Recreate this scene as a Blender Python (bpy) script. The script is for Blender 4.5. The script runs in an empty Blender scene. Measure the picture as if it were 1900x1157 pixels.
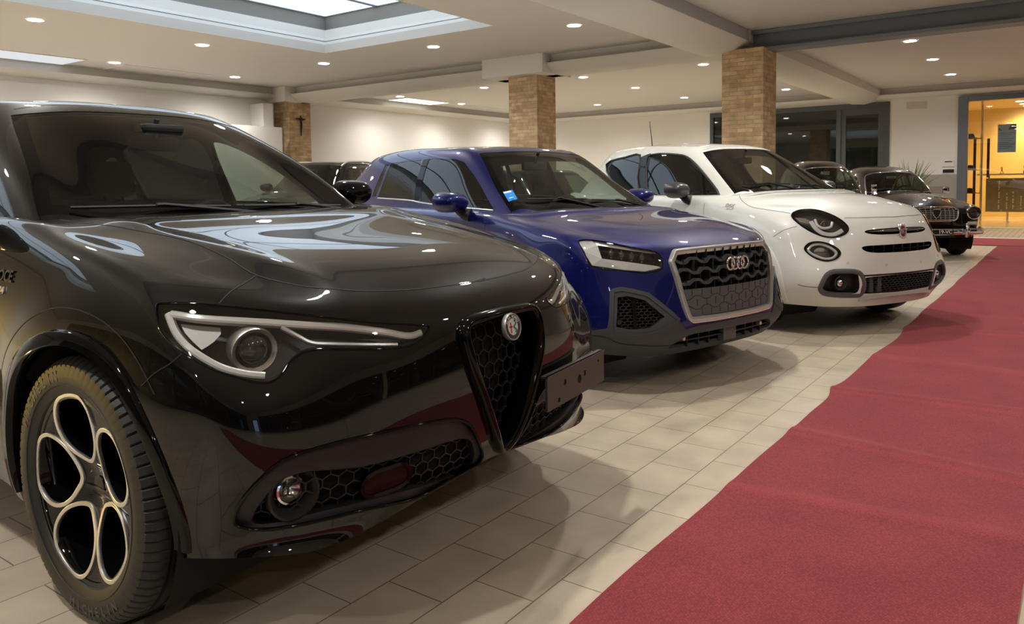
import bpy, bmesh, math, random
import numpy as np
from mathutils import Vector, Matrix
from mathutils.bvhtree import BVHTree
random.seed(7)
SC = bpy.context.scene
COL = SC.collection
PI = math.pi
# ---------------------------------------------------------------- camera
CAM_H = 1.19
cam_d = bpy.data.cameras.new('camera'); cam = bpy.data.objects.new('camera', cam_d); COL.objects.link(cam)
cam_d.sensor_fit = 'HORIZONTAL'; cam_d.sensor_width = 36.0
cam_d.lens = 1445.63 / 1900 * 36.0
cam_d.shift_y = (431.13 - 578.5) / 1900
cam_d.clip_start = 0.05
def cam_matrix(yaw, pitch, roll):
    f = Vector((-math.sin(yaw) * math.cos(pitch), math.cos(yaw) * math.cos(pitch), -math.sin(pitch)))
    r = Vector((math.cos(yaw), math.sin(yaw), 0)); u = r.cross(f)
    c, s = math.cos(roll), math.sin(roll)
    r2 = c * r + s * u; u2 = -s * r + c * u
    return Matrix((r2, u2, -f)).transposed()
cam.matrix_world = Matrix.Translation((0, 0, CAM_H)) @ cam_matrix(*[math.radians(a) for a in (35.8426, 3.5259, -0.7779)]).to_4x4()
SC.camera = cam
# ---------------------------------------------------------------- world, exposure
w = bpy.data.worlds.new('world'); SC.world = w; w.use_nodes = True
w.node_tree.nodes['Background'].inputs[0].default_value = (0.55, 0.66, 0.9, 1)
w.node_tree.nodes['Background'].inputs[1].default_value = 0.25
SC.view_settings.view_transform = 'Standard'; SC.view_settings.look = 'None'
SC.view_settings.exposure = 0.0; SC.view_settings.gamma = 1.0; SC.view_settings.use_curve_mapping = False
SC.cycles.use_denoising = True
SC.cycles.max_bounces = 10; SC.cycles.glossy_bounces = 6; SC.cycles.transmission_bounces = 8; SC.cycles.transparent_max_bounces = 12
SC.cycles.sample_clamp_indirect = 6.0
SC.cycles.caustics_reflective = False; SC.cycles.caustics_refractive = False
LAMP_W = 44.0
SKY_E = 1.7
# ---------------------------------------------------------------- materials
def new_mat(name):
    m = bpy.data.materials.new(name); m.use_nodes = True
    return m, m.node_tree, m.node_tree.nodes['Principled BSDF']
def mat(name, col, rough=.5, metal=0., coat=0., emit=None, es=0., spec=.5, trans=0., ior=1.45, bump=0., bscale=200., var=0., vscale=4., alpha=1., coat_rough=.03):
    m, nt, b = new_mat(name); I = b.inputs
    I['Base Color'].default_value = (*col, 1); I['Roughness'].default_value = rough; I['Metallic'].default_value = metal
    I['Coat Weight'].default_value = coat; I['Coat Roughness'].default_value = coat_rough
    I['Specular IOR Level'].default_value = spec; I['Transmission Weight'].default_value = trans; I['IOR'].default_value = ior
    I['Alpha'].default_value = alpha
    if emit: I['Emission Color'].default_value = (*emit, 1); I['Emission Strength'].default_value = es
    N = nt.nodes; L = nt.links
    if bump or var:
        tc = N.new('ShaderNodeTexCoord')
    if bump:
        n = N.new('ShaderNodeTexNoise'); n.inputs['Scale'].default_value = bscale; n.inputs['Detail'].default_value = 3
        bp = N.new('ShaderNodeBump'); bp.inputs['Strength'].default_value = bump; bp.inputs['Distance'].default_value = .002
        L.new(tc.outputs['Object'], n.inputs['Vector']); L.new(n.outputs['Fac'], bp.inputs['Height']); L.new(bp.outputs['Normal'], I['Normal'])
    if var:
        n = N.new('ShaderNodeTexNoise'); n.inputs['Scale'].default_value = vscale; n.inputs['Detail'].default_value = 4
        r = N.new('ShaderNodeMixRGB'); r.inputs[1].default_value = (*[c * (1 - var) for c in col], 1); r.inputs[2].default_value = (*[min(1, c * (1 + var)) for c in col], 1)
        L.new(tc.outputs['Object'], n.inputs['Vector']); L.new(n.outputs['Fac'], r.inputs[0]); L.new(r.outputs[0], I['Base Color'])
    return m
def emission(name, col, s):
    m = bpy.data.materials.new(name); m.use_nodes = True; nt = m.node_tree
    e = nt.nodes.new('ShaderNodeEmission'); e.inputs[0].default_value = (*col, 1); e.inputs[1].default_value = s
    nt.links.new(e.outputs[0], nt.nodes['Material Output'].inputs[0]); return m
def car_glass(name, tint, refl_rough=0.0):
    # thin laminated pane: tinted see-through plus mirror reflection by angle
    m = bpy.data.materials.new(name); m.use_nodes = True; nt = m.node_tree; N = nt.nodes; L = nt.links
    N.remove(N['Principled BSDF'])
    t = N.new('ShaderNodeBsdfTransparent'); t.inputs[0].default_value = (*tint, 1)
    g = N.new('ShaderNodeBsdfGlossy'); g.inputs['Roughness'].default_value = refl_rough
    geo = N.new('ShaderNodeNewGeometry'); dt = N.new('ShaderNodeVectorMath'); dt.operation = 'DOT_PRODUCT'
    L.new(geo.outputs['Normal'], dt.inputs[0]); L.new(geo.outputs['Incoming'], dt.inputs[1])
    def mth(op, a, b=None):
        n = N.new('ShaderNodeMath'); n.operation = op; n.use_clamp = op != 'ABSOLUTE'
        for i, q in enumerate((a, b)):
            if q is None: continue
            if isinstance(q, (int, float)): n.inputs[i].default_value = q
            else: L.new(q, n.inputs[i])
        return n.outputs[0]
    c = mth('ABSOLUTE', dt.outputs['Value']); fr = mth('ADD', mth('MULTIPLY', mth('POWER', mth('SUBTRACT', 1.0, c), 4.2), .95), .07)
    mx = N.new('ShaderNodeMixShader'); L.new(fr, mx.inputs[0])
    L.new(t.outputs[0], mx.inputs[1]); L.new(g.outputs[0], mx.inputs[2]); L.new(mx.outputs[0], N['Material Output'].inputs[0])
    return m
def car_paint(name, col, metal=.0, rough=.35, flake=0.0, coat=1.0, spec=.5):
    m, nt, b = new_mat(name); I = b.inputs; N = nt.nodes; L = nt.links
    I['Base Color'].default_value = (*col, 1); I['Metallic'].default_value = metal; I['Roughness'].default_value = rough
    I['Coat Weight'].default_value = coat; I['Coat Roughness'].default_value = 0.012; I['Coat IOR'].default_value = 1.5
    I['Specular IOR Level'].default_value = spec
    if flake:
        tc = N.new('ShaderNodeTexCoord'); v = N.new('ShaderNodeTexVoronoi'); v.inputs['Scale'].default_value = 900
        bp = N.new('ShaderNodeBump'); bp.inputs['Strength'].default_value = flake; bp.inputs['Distance'].default_value = .0006
        L.new(tc.outputs['Object'], v.inputs['Vector']); L.new(v.outputs['Color'], bp.inputs['Height']); L.new(bp.outputs['Normal'], I['Normal'])
    return m
# ---------------------------------------------------------------- objects
def link(name, me, material=None, parent=None, smooth=None):
    o = bpy.data.objects.new(name, me); COL.objects.link(o)
    if material is not None and not me.materials: me.materials.append(material)
    if parent is not None: o.parent = parent
    if smooth is not None: shade(me, smooth)
    return o
def shade(me, angle):
    if angle is True: me.shade_smooth()
    elif angle:
        me.shade_smooth(); me.set_sharp_from_angle(angle=math.radians(angle))
def tag(o, label=None, cat=None, group=None, kind=None):
    if label: o['label'] = label
    if cat: o['category'] = cat
    if group: o['group'] = group
    if kind: o['kind'] = kind
    return o
def thing(name, label, cat, loc=(0, 0, 0), rz=0., group=None, kind=None):
    o = bpy.data.objects.new(name, None); COL.objects.link(o); o.empty_display_size = .1
    o.location = loc; o.rotation_euler = (0, 0, rz)
    return tag(o, label, cat, group, kind)
def kids(o): return [c for c in bpy.data.objects if c.parent == o]
def copy_tree(o, parent=None):
    c = o.copy(); COL.objects.link(c)
    if parent is not None: c.parent = parent
    for ch in list(o.children): copy_tree(ch, c)
    return c
class MB:
    """collects shapes in one bmesh and links them as ONE object"""
    def __init__(s): s.bm = bmesh.new()
    def box(s, lo, hi, bev=0., M=None):
        r = bmesh.ops.create_cube(s.bm, size=1.0); vs = r['verts']
        lo, hi = Vector(lo), Vector(hi); c = (lo + hi) / 2; d = hi - lo
        for v in vs: v.co = Vector((v.co.x * d.x, v.co.y * d.y, v.co.z * d.z)) + c
        if bev:
            es = {e for v in vs for e in v.link_edges}
            g = bmesh.ops.bevel(s.bm, geom=list(es), offset=bev, segments=2, affect='EDGES', profile=.6)
            vs = list({v for f in g['faces'] for v in f.verts} | {v for v in vs if v.is_valid})
        if M is not None:
            for v in vs: v.co = M @ v.co
        return s
    def cyl(s, p0, p1, r0, r1=None, n=16, cap=True):
        p0, p1 = Vector(p0), Vector(p1); r1 = r0 if r1 is None else r1
        d = (p1 - p0); q = d.to_track_quat('Z', 'Y').to_matrix()
        a = [s.bm.verts.new(p0 + q @ Vector((r0 * math.cos(2 * PI * i / n), r0 * math.sin(2 * PI * i / n), 0))) for i in range(n)]
        b = [s.bm.verts.new(p1 + q @ Vector((r1 * math.cos(2 * PI * i / n), r1 * math.sin(2 * PI * i / n), 0))) for i in range(n)]
        for i in range(n): s.bm.faces.new((a[i], a[(i + 1) % n], b[(i + 1) % n], b[i]))
        if cap: s.bm.faces.new(a[::-1]); s.bm.faces.new(b)
        return s
    def lathe(s, prof, n=48, axis='Z', M=None, closed=False):
        """prof: (r, h) pairs"""
        rings = []
        for r, h in prof:
            ring = []
            for i in range(n):
                a = 2 * PI * i / n; c, t = r * math.cos(a), r * math.sin(a)
                p = Vector((c, t, h)) if axis == 'Z' else (Vector((c, h, t)) if axis == 'Y' else Vector((h, c, t)))
                ring.append(s.bm.verts.new(M @ p if M is not None else p))
            rings.append(ring)
        m = len(rings)
        for k in range(m if closed else m - 1):
            A, B = rings[k], rings[(k + 1) % m]
            for i in range(n): s.bm.faces.new((A[i], A[(i + 1) % n], B[(i + 1) % n], B[i]))
        return s
    def prism(s, poly, d, M=None):
        """poly: 3-D points (planar), swept by vector d"""
        d = Vector(d); a = [s.bm.verts.new(Vector(p)) for p in poly]; b = [s.bm.verts.new(Vector(p) + d) for p in poly]; n = len(poly)
        s.bm.faces.new(a[::-1]); s.bm.faces.new(b)
        for i in range(n): s.bm.faces.new((a[i], a[(i + 1) % n], b[(i + 1) % n], b[i]))
        if M is not None:
            for v in a + b: v.co = M @ v.co
        return s
    def tube(s, pts, r, n=8, closed=False, prof=None, normals=None, cap=True):
        """round tube, or with prof=[(a,b)] a profile: a across (N x T), b along the normals"""
        P = [Vector(p) for p in pts]; m = len(P); rings = []
        up = None
        for i in range(m):
            a = P[(i - 1) % m] if (closed or i > 0) else P[i]; b = P[(i + 1) % m] if (closed or i < m - 1) else P[i]
            T = (b - a)
            T = T.normalized() if T.length > 1e-9 else Vector((1, 0, 0))
            if normals is not None: N = Vector(normals[i])
            else:
                if up is None: up = Vector((0, 0, 1)) if abs(T.z) < .9 else Vector((1, 0, 0))
                N = up
            N = (N - T * N.dot(T))
            N = N.normalized() if N.length > 1e-6 else T.orthogonal().normalized()
            up = N; B = T.cross(N)
            rr = float(r[i] if isinstance(r, (list, tuple)) else r)
            if prof is None: ring = [s.bm.verts.new(P[i] + rr * (math.cos(2 * PI * k / n) * B + math.sin(2 * PI * k / n) * N)) for k in range(n)]
            else: ring = [s.bm.verts.new(P[i] + B * x * rr + N * y * rr) for x, y in prof]
            rings.append(ring)
        nn = len(rings[0])
        for i in range(m if closed else m - 1):
            A, B_ = rings[i], rings[(i + 1) % m]
            for k in range(nn): s.bm.faces.new((A[k], A[(k + 1) % nn], B_[(k + 1) % nn], B_[k]))
        if cap and not closed:
            s.bm.faces.new(rings[0][::-1]); s.bm.faces.new(rings[-1])
        return s
    def sphere(s, c, r, sc=(1, 1, 1), n=20):
        g = bmesh.ops.create_uvsphere(s.bm, u_segments=n, v_segments=n // 2 + 1, radius=r)
        for v in g['verts']: v.co = Vector((v.co.x * sc[0], v.co.y * sc[1], v.co.z * sc[2])) + Vector(c)
        return s
    def add_mesh(s, me, M=None):
        n0 = len(s.bm.verts); s.bm.from_mesh(me)
        if M is not None:
            s.bm.verts.ensure_lookup_table()
            for v in s.bm.verts[n0:]: v.co = M @ v.co
        return s
    def build(s, name, material, parent=None, smooth=40, fixn=True):
        if fixn: bmesh.ops.recalc_face_normals(s.bm, faces=s.bm.faces)
        me = bpy.data.meshes.new(name); s.bm.to_mesh(me); s.bm.free()
        if smooth: shade(me, smooth)
        return link(name, me, material, parent)
def curve_mesh(loops, extrude=.01, bevel=0., res=1):
    """flat shape with holes (list of closed 2-D loops, local XY) as a mesh, thickness along Z"""
    cu = bpy.data.curves.new('c', 'CURVE'); cu.dimensions = '2D'; cu.fill_mode = 'BOTH'; cu.extrude = extrude; cu.bevel_depth = bevel; cu.bevel_resolution = res
    for lp in loops:
        sp = cu.splines.new('POLY'); sp.points.add(len(lp) - 1)
        for p, q in zip(sp.points, lp): p.co = (q[0], q[1], 0, 1)
        sp.use_cyclic_u = True
    o = bpy.data.objects.new('c', cu); COL.objects.link(o)
    bpy.context.view_layer.update()
    me = bpy.data.meshes.new_from_object(o.evaluated_get(bpy.context.evaluated_depsgraph_get()))
    bpy.data.objects.remove(o); bpy.data.curves.remove(cu); return me
def text_mesh(txt, size=.1, extrude=.002, bold=0., align='CENTER', spacing=1.0):
    cu = bpy.data.curves.new('t', 'FONT'); cu.body = txt; cu.size = size; cu.extrude = extrude; cu.align_x = align; cu.align_y = 'CENTER'; cu.offset = bold; cu.space_character = spacing; cu.resolution_u = 3
    o = bpy.data.objects.new('t', cu); COL.objects.link(o); bpy.context.view_layer.update()
    me = bpy.data.meshes.new_from_object(o.evaluated_get(bpy.context.evaluated_depsgraph_get()))
    bpy.data.objects.remove(o); bpy.data.curves.remove(cu); return me
def spline(pts, n=8, closed=False):
    """Catmull-Rom; a point repeated twice makes a sharp corner"""
    P = [np.array(p, float) for p in pts]; m = len(P); out = []
    for i in range(m if closed else m - 1):
        p1, p2 = P[i], P[(i + 1) % m]
        p0 = P[(i - 1) % m] if (closed or i > 0) else 2 * p1 - p2
        p3 = P[(i + 2) % m] if (closed or i < m - 2) else 2 * p2 - p1
        if np.abs(p1 - p2).max() < 1e-9: continue
        if np.abs(p0 - p1).max() < 1e-9: p0 = 2 * p1 - p2
        if np.abs(p3 - p2).max() < 1e-9: p3 = 2 * p2 - p1
        # centripetal
        def tj(ti, a, b): return ti + max(np.linalg.norm(b - a), 1e-6) ** .5
        t0 = 0; t1 = tj(t0, p0, p1); t2 = tj(t1, p1, p2); t3 = tj(t2, p2, p3)
        for k in range(n):
            t = t1 + (t2 - t1) * k / n
            A1 = (t1 - t) / (t1 - t0) * p0 + (t - t0) / (t1 - t0) * p1; A2 = (t2 - t) / (t2 - t1) * p1 + (t - t1) / (t2 - t1) * p2; A3 = (t3 - t) / (t3 - t2) * p2 + (t - t2) / (t3 - t2) * p3
            B1 = (t2 - t) / (t2 - t0) * A1 + (t - t0) / (t2 - t0) * A2; B2 = (t3 - t) / (t3 - t1) * A2 + (t - t1) / (t3 - t1) * A3
            out.append((t2 - t) / (t2 - t1) * B1 + (t - t1) / (t2 - t1) * B2)
    if not closed: out.append(P[-1])
    return out
def inside2d(poly, x, y):
    c = False; n = len(poly); j = n - 1
    for i in range(n):
        xi, yi = poly[i]; xj, yj = poly[j]
        if (yi > y) != (yj > y) and x < (xj - xi) * (y - yi) / (yj - yi) + xi: c = not c
        j = i
    return c
# ---------------------------------------------------------------- car bodies
MIR = Matrix.Scale(-1, 4, (0, 1, 0))
def shell(rings, tops, J, lvl=4, iters=10, close_bottom=False, crease=None):
    """rings: K+1 lists bottom to top; each runs from the front centre outwards (J points), along the side (I+1 points) and
    back to the rear centre (J points), on the +y half.  tops: I-1 lists of J points (centre outwards).  All points lie ON the surface:
    the Catmull-Clark cage is solved for that.  Returns dense (verts, quads)."""
    K = len(rings) - 1; n = len(rings[0]); I = n - 2 * J - 1
    verts = []; idx = {}
    def add(key, p):
        for sgn in (1, -1):
            if sgn < 0 and abs(p[1]) < 1e-9: idx[(key, -1)] = idx[(key, 1)]; continue
            idx[(key, sgn)] = len(verts); verts.append((p[0], p[1] * sgn, p[2]))
    for k in range(K + 1):
        assert len(rings[k]) == n, (k, len(rings[k]), n)
        for m in range(n): add(('r', k, m), rings[k][m])
    for i in range(1, I):
        assert len(tops[i - 1]) == J, (i, len(tops[i - 1]))
        for j in range(J): add(('t', i, j), tops[i - 1][j])
    def top(i, j):
        if i == 0: return ('r', K, j)
        if i == I: return ('r', K, n - 1 - j)
        if j == J: return ('r', K, J + i)
        return ('t', i, j)
    faces = []
    for s in (1, -1):
        def q(a, b, c, d):
            f = [idx[(t, s)] for t in (a, b, c, d)]
            faces.append(f if s > 0 else f[::-1])
        for k in range(K):
            for m in range(n - 1): q(('r', k, m), ('r', k + 1, m), ('r', k + 1, m + 1), ('r', k, m + 1))
        for i in range(I):
            for j in range(J): q(top(i, j), top(i + 1, j), top(i + 1, j + 1), top(i, j + 1))
    T = np.array(verts); C = T.copy(); nv = len(T)
    me = bpy.data.meshes.new('cage'); me.from_pydata([tuple(v) for v in C], [], faces); me.update()
    o = bpy.data.objects.new('cage', me); COL.objects.link(o)
    md = o.modifiers.new('s', 'SUBSURF'); md.subdivision_type = 'CATMULL_CLARK'; md.levels = 1; md.boundary_smooth = 'ALL'; md.use_limit_surface = True; md.quality = 3
    def ev(l):
        md.levels = l; bpy.context.view_layer.update()
        e = o.evaluated_get(bpy.context.evaluated_depsgraph_get()); m2 = e.to_mesh()
        a = np.empty(len(m2.vertices) * 3); m2.vertices.foreach_get('co', a); a = a.reshape(-1, 3)
        f = None
        if l > 2: f = np.empty(len(m2.polygons) * 4, int); m2.polygons.foreach_get('vertices', f); f = f.reshape(-1, 4)
        e.to_mesh_clear(); return a, f
    for _ in range(iters):
        a, _f = ev(1); C = C + .9 * (T - a[:nv]); me.vertices.foreach_set('co', C.ravel()); me.update()
    V, Fq = ev(lvl)
    bpy.data.objects.remove(o); bpy.data.meshes.remove(me)
    return V.copy(), Fq.copy()
class Body:
    """dense surface that outlines are cut into; pieces are then taken out as parts"""
    def __init__(s, V, Fq):
        s.V, s.F = V, Fq
        s.bm = bmesh.new(); vs = [s.bm.verts.new(v) for v in V]
        for f in Fq: s.bm.faces.new([vs[i] for i in f])
        bmesh.ops.recalc_face_normals(s.bm, faces=s.bm.faces); s.bm.normal_update()
        s.g = s.bm.faces.layers.int.new('grp')
        s.bvh = BVHTree.FromPolygons([tuple(v) for v in V], [tuple(f) for f in Fq])
        s.N = [v.normal.copy() for v in vs]
        # outward check
        ctr = Vector(V.mean(0)); sgn = sum((1 if (Vector(V[i]) - ctr).dot(s.N[i]) > 0 else -1) for i in range(0, len(V), 37))
        if sgn < 0: s.N = [-n for n in s.N]; bmesh.ops.reverse_faces(s.bm, faces=s.bm.faces)
        s.bm.normal_update(); s.gid = 0
    def normal_at(s, p):
        loc, nrm, i, d = s.bvh.find_nearest(Vector(p))
        f = s.F[i]; w_ = [1 / (1e-9 + (Vector(s.V[k]) - loc).length_squared ** .75) for k in f]
        n = Vector()
        for wt, k in zip(w_, f): n += s.N[k] * wt
        return n.normalized()
    def snap(s, p):
        loc, nrm, i, d = s.bvh.find_nearest(Vector(p)); return loc, s.normal_at(loc)
    def cast(s, p, d):
        h = s.bvh.ray_cast(Vector(p), Vector(d).normalized())
        if h[0] is None: return None
        return h[0], s.normal_at(h[0])
    def cut(s, outline, axis, maxdev=None, ang=.0, depth=None):
        """imprint a closed outline (3-D points near the surface), seen along axis; returns the group id of the inside"""
        ax = Vector(axis).normalized(); a1 = ax.orthogonal().normalized(); a2 = ax.cross(a1)
        P = [Vector(p) for p in outline]; q2 = [(p.dot(a1), p.dot(a2)) for p in P]
        lo = (min(q[0] for q in q2) - .05, min(q[1] for q in q2) - .05); hi = (max(q[0] for q in q2) + .05, max(q[1] for q in q2) + .05)
        dlo = min(p.dot(ax) for p in P) - (depth if depth else .25); dhi = max(p.dot(ax) for p in P) + (depth if depth else .25)
        loc = []
        for f in s.bm.faces:
            c = f.calc_center_median(); x, y = c.dot(a1), c.dot(a2)
            if lo[0] < x < hi[0] and lo[1] < y < hi[1] and dlo < c.dot(ax) < dhi and f.normal.dot(ax) > ang: loc.append(f)
        loc = set(loc); n = len(P)
        def b2(f):
            xs = [v.co.dot(a1) for v in f.verts]; ys = [v.co.dot(a2) for v in f.verts]; return min(xs), min(ys), max(xs), max(ys)
        box = {f: b2(f) for f in loc}
        for i in range(n):
            A, B = q2[i], q2[(i + 1) % n]; dx, dy = B[0] - A[0], B[1] - A[1]; L = math.hypot(dx, dy)
            if L < 1e-6: continue
            nx, ny = -dy / L, dx / L; bx = (min(A[0], B[0]) - 1e-4, min(A[1], B[1]) - 1e-4, max(A[0], B[0]) + 1e-4, max(A[1], B[1]) + 1e-4)
            hit = []
            for f in loc:
                b = box[f]
                if b[0] > bx[2] or b[2] < bx[0] or b[1] > bx[3] or b[3] < bx[1]: continue
                ds = [(v.co.dot(a1) - A[0]) * nx + (v.co.dot(a2) - A[1]) * ny for v in f.verts]
                if min(ds) < -1e-6 and max(ds) > 1e-6: hit.append(f)
            if not hit: continue
            geom = hit + list({e for f in hit for e in f.edges}) + list({v for f in hit for v in f.verts})
            co = P[i]; no = a1 * nx + a2 * ny
            r = bmesh.ops.bisect_plane(s.bm, geom=geom, dist=1e-6, plane_co=co, plane_no=no)
            newf = {g for g in r['geom'] if isinstance(g, bmesh.types.BMFace)}
            loc = {f for f in loc if f.is_valid} | newf
            for f in newf: box[f] = b2(f)
            box = {f: b for f, b in box.items() if f.is_valid}
        s.gid += 1; cnt = 0
        for f in loc:
            if not f.is_valid: continue
            c = f.calc_center_median()
            if inside2d(q2, c.dot(a1), c.dot(a2)): f[s.g] = s.gid; cnt += 1
        s.bm.normal_update()
        return s.gid
    def take(s, gid, keep=False):
        """copy the faces of a group out as arrays, and drop them from the body"""
        fs = [f for f in s.bm.faces if f[s.g] == gid]
        vs = {}; V = []; F = []
        for f in fs:
            ff = []
            for v in f.verts:
                if v not in vs: vs[v] = len(V); V.append(v.co.copy())
                ff.append(vs[v])
            F.append(ff)
        if not keep: bmesh.ops.delete(s.bm, geom=fs, context='FACES')
        return V, F
    def drop(s, test):
        bmesh.ops.delete(s.bm, geom=[f for f in s.bm.faces if test(f.calc_center_median())], context='FACES')
    def mesh_part(s, name, V, F, material, parent, offset=0., thick=0.):
        N = [s.normal_at(v) for v in V]
        W = [v + n * offset for v, n in zip(V, N)]; FF = [list(f) for f in F]; NN = list(N)
        if thick:
            n0 = len(W); W += [v + n * (offset - thick) for v, n in zip(V, N)]
            ec = {}
            for f in F:
                for a, b in zip(f, f[1:] + f[:1]): ec[(a, b)] = ec.get((a, b), 0) + 1
            FF += [[i + n0 for i in f[::-1]] for f in F]; NN += [-n for n in N]
            # duplicated rim so that the edge stays crisp
            for (a, b) in list(ec):
                if (b, a) not in ec:
                    t = (Vector(V[b]) - Vector(V[a])); side = t.cross(N[a])
                    side = side.normalized() if side.length > 1e-9 else N[a]
                    k = len(W); W += [W[a], W[b], W[b + n0], W[a + n0]]; NN += [side] * 4; FF.append([k + 1, k, k + 3, k + 2])
        me = bpy.data.meshes.new(name); me.from_pydata([tuple(v) for v in W], [], FF); me.update()
        me.shade_smooth(); me.normals_split_custom_set_from_vertices([tuple(n) for n in NN])
        return link(name, me, material, parent)
    def finish(s, name, material, parent):
        me = bpy.data.meshes.new(name); s.bm.normal_update(); s.bm.to_mesh(me)
        N = [tuple(s.normal_at(v.co)) for v in me.vertices]
        me.shade_smooth(); me.normals_split_custom_set_from_vertices(N)
        s.bm.free()
        return link(name, me, material, parent)
def rim_loop(V, F):
    """boundary loops of a taken patch, as lists of indices"""
    ec = {}
    for f in F:
        for a, b in zip(f, f[1:] + f[:1]): ec[(a, b)] = 1
    nxt = {a: b for (a, b) in ec if (b, a) not in ec}
    loops = []; seen = set()
    for a in list(nxt):
        if a in seen: continue
        lp = []; c = a
        while c in nxt and c not in seen: seen.add(c); lp.append(c); c = nxt[c]
        if len(lp) > 2: loops.append(lp)
    return loops
def skirt(name, V, F, d, material, parent, back=None, flare=0.):
    """walls of a pocket: the patch's rim swept by vector d (and a back plate of another material index)"""
    d = Vector(d); me = bpy.data.meshes.new(name); W = []; FF = []
    for lp in rim_loop(V, F):
        k = len(W); n = len(lp); c = sum((V[i] for i in lp), Vector()) / n
        W += [V[i] for i in lp] + [V[i] + d + (c - V[i]) * flare for i in lp]
        for i in range(n): FF.append([k + (i + 1) % n, k + i, k + n + i, k + n + (i + 1) % n])
        if back: FF.append([k + n + i for i in range(n)])
    me.from_pydata([tuple(v) for v in W], [], FF); me.update(); shade(me, 35)
    return link(name, me, material, parent)
def mirror_pts(P): return [(p[0], -p[1], p[2]) for p in P]
def place_car(name, label, pose):
    o = thing(name, label, 'car', (pose[0], pose[1], 0), math.radians(pose[2])); return o
# ---------------------------------------------------------------- body surfaces (u forward from the front axle, v to the car's left, z up)
POSE = {'alfa': (-2.187, 1.908, 0.), 'audi': (-2.397, 4.70, -15.), 'fiat': (-1.786, 7.057, -26.7)}
def sm(x, a, b):
    t = np.clip((x - a) / (b - a), 0, 1); return t * t * (3 - 2 * t)
def bump1(x, c, wd): return np.exp(-((x - c) / wd) ** 2)
def flare(V, cu, cz, r0, r1, amt):
    """swell the side around a wheel opening: full at radius r0, gone at r1"""
    d = np.hypot(V[:, 0] - cu, V[:, 2] - cz); k = (1 - sm(d, r0, r1)) * amt
    side = sm(np.abs(V[:, 1]), .55, .80)
    V[:, 1] += np.sign(V[:, 1]) * k * side
    return V
def alfa_lower():
    fu = lambda us, zs: [(u, v, z) for u, v, z in zip(us, (0, .22, .45, .65), zs)]
    S = lambda us, vs, zs: list(zip(us, vs, zs))
    U = (.20, -.06, -.38, -.75, -1.6, -2.45, -2.95, -3.4)
    R = [
        fu((.72, .71, .695, .64), (.335, .32, .29, .278)) + [(.53, .805, .285)] + S(U, (.865, .885, .885, .87, .865, .87, .885, .85), (.25, .25, .25, .255, .255, .26, .27, .3)) + [(-3.62, .72, .33)] + [(-3.72, .5, .35), (-3.76, .3, .36), (-3.78, .15, .36), (-3.785, 0, .36)],
        fu((.765, .757, .725, .655), (.40, .39, .37, .36)) + [(.51, .82, .36)] + S(U, (.885, .905, .905, .885, .88, .89, .91, .875), (.37,) * 8) + [(-3.68, .76, .42)] + [(-3.78, .5, .44), (-3.82, .3, .45), (-3.84, .15, .45), (-3.845, 0, .45)],
        fu((.785, .775, .745, .685), (.52, .52, .52, .52)) + [(.545, .85, .525)] + S(U, (.895, .915, .915, .90, .895, .905, .925, .89), (.54,) * 8) + [(-3.70, .79, .56)] + [(-3.80, .5, .58), (-3.84, .3, .58), (-3.855, .15, .58), (-3.86, 0, .58)],
        fu((.79, .778, .745, .668), (.655, .655, .66, .67)) + [(.53, .86, .68)] + S(U, (.90, .925, .925, .91, .90, .915, .93, .895), (.70,) * 8) + [(-3.70, .80, .72)] + [(-3.79, .5, .74), (-3.83, .3, .74), (-3.845, .15, .74), (-3.85, 0, .74)],
        fu((.768, .752, .705, .61), (.775, .777, .785, .80)) + [(.44, .842, .82)] + S(U, (.882, .905, .905, .90, .895, .91, .915, .87), (.845, .86, .87, .88, .89, .90, .90, .90)) + [(-3.66, .77, .90)] + [(-3.74, .5, .92), (-3.78, .3, .92), (-3.79, .15, .92), (-3.8, 0, .92)],
        fu((.70, .69, .635, .53), (.868, .871, .880, .897)) + [(.36, .80, .912)] + S((.17, -.08, -.40, -.76) + U[4:], (.825, .84, .84, .83, .83, .83, .80, .72), (.955, 1.003, 1.047, 1.082, 1.088, 1.09, 1.10, 1.10)) + [(-3.52, .64, 1.08)] + [(-3.62, .45, 1.07), (-3.66, .3, 1.07), (-3.68, .15, 1.07), (-3.69, 0, 1.07)],
    ]
    def row(us, vs, zs): return list(zip(us, vs, zs))
    T = [row((.52, .50, .44, .32), (0, .25, .5, .68), (.95, .952, .952, .95)),
         row((.20, .18, .12, .03), (0, .26, .53, .72), (1.01, 1.013, 1.011, 1.005)),
         row((-.14, -.16, -.21, -.28), (0, .27, .55, .735), (1.06, 1.062, 1.062, 1.058)),
         row((-.48, -.50, -.55, -.62), (0, .27, .55, .735), (1.10, 1.10, 1.098, 1.094))]
    for u, z in ((-1.6, 1.09), (-2.45, 1.10), (-2.95, 1.10), (-3.4, 1.095)): T.append(row((u,) * 4, (0, .27, .5, .68), (z,) * 4))
    return R, T, 4
def alfa_lower_dense(lvl=4):
    R, T, J = alfa_lower(); V, Fq = shell(R, T, J, lvl)
    V = flare(V, 0, .38, .40, .60, .022); V = flare(V, -2.818, .38, .40, .60, .02)
    # lower corner winglets of the bumper
    a = np.abs(V[:, 1]); k = bump1(a, .64, .13) * (1 - sm(V[:, 2], .23, .32)) * sm(V[:, 0], .2, .4); V[:, 0] += .05 * k
    # raised bonnet creases
    hood = sm(V[:, 2], .86, .93) * sm(V[:, 0], -.62, -.2) * (1 - sm(V[:, 0], .55, .72))
    line = .50 + .10 * sm(-V[:, 0], -.6, .6)
    V[:, 2] += hood * .008 * np.exp(-((a - line) / .045) ** 2)
    return V, Fq
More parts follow.
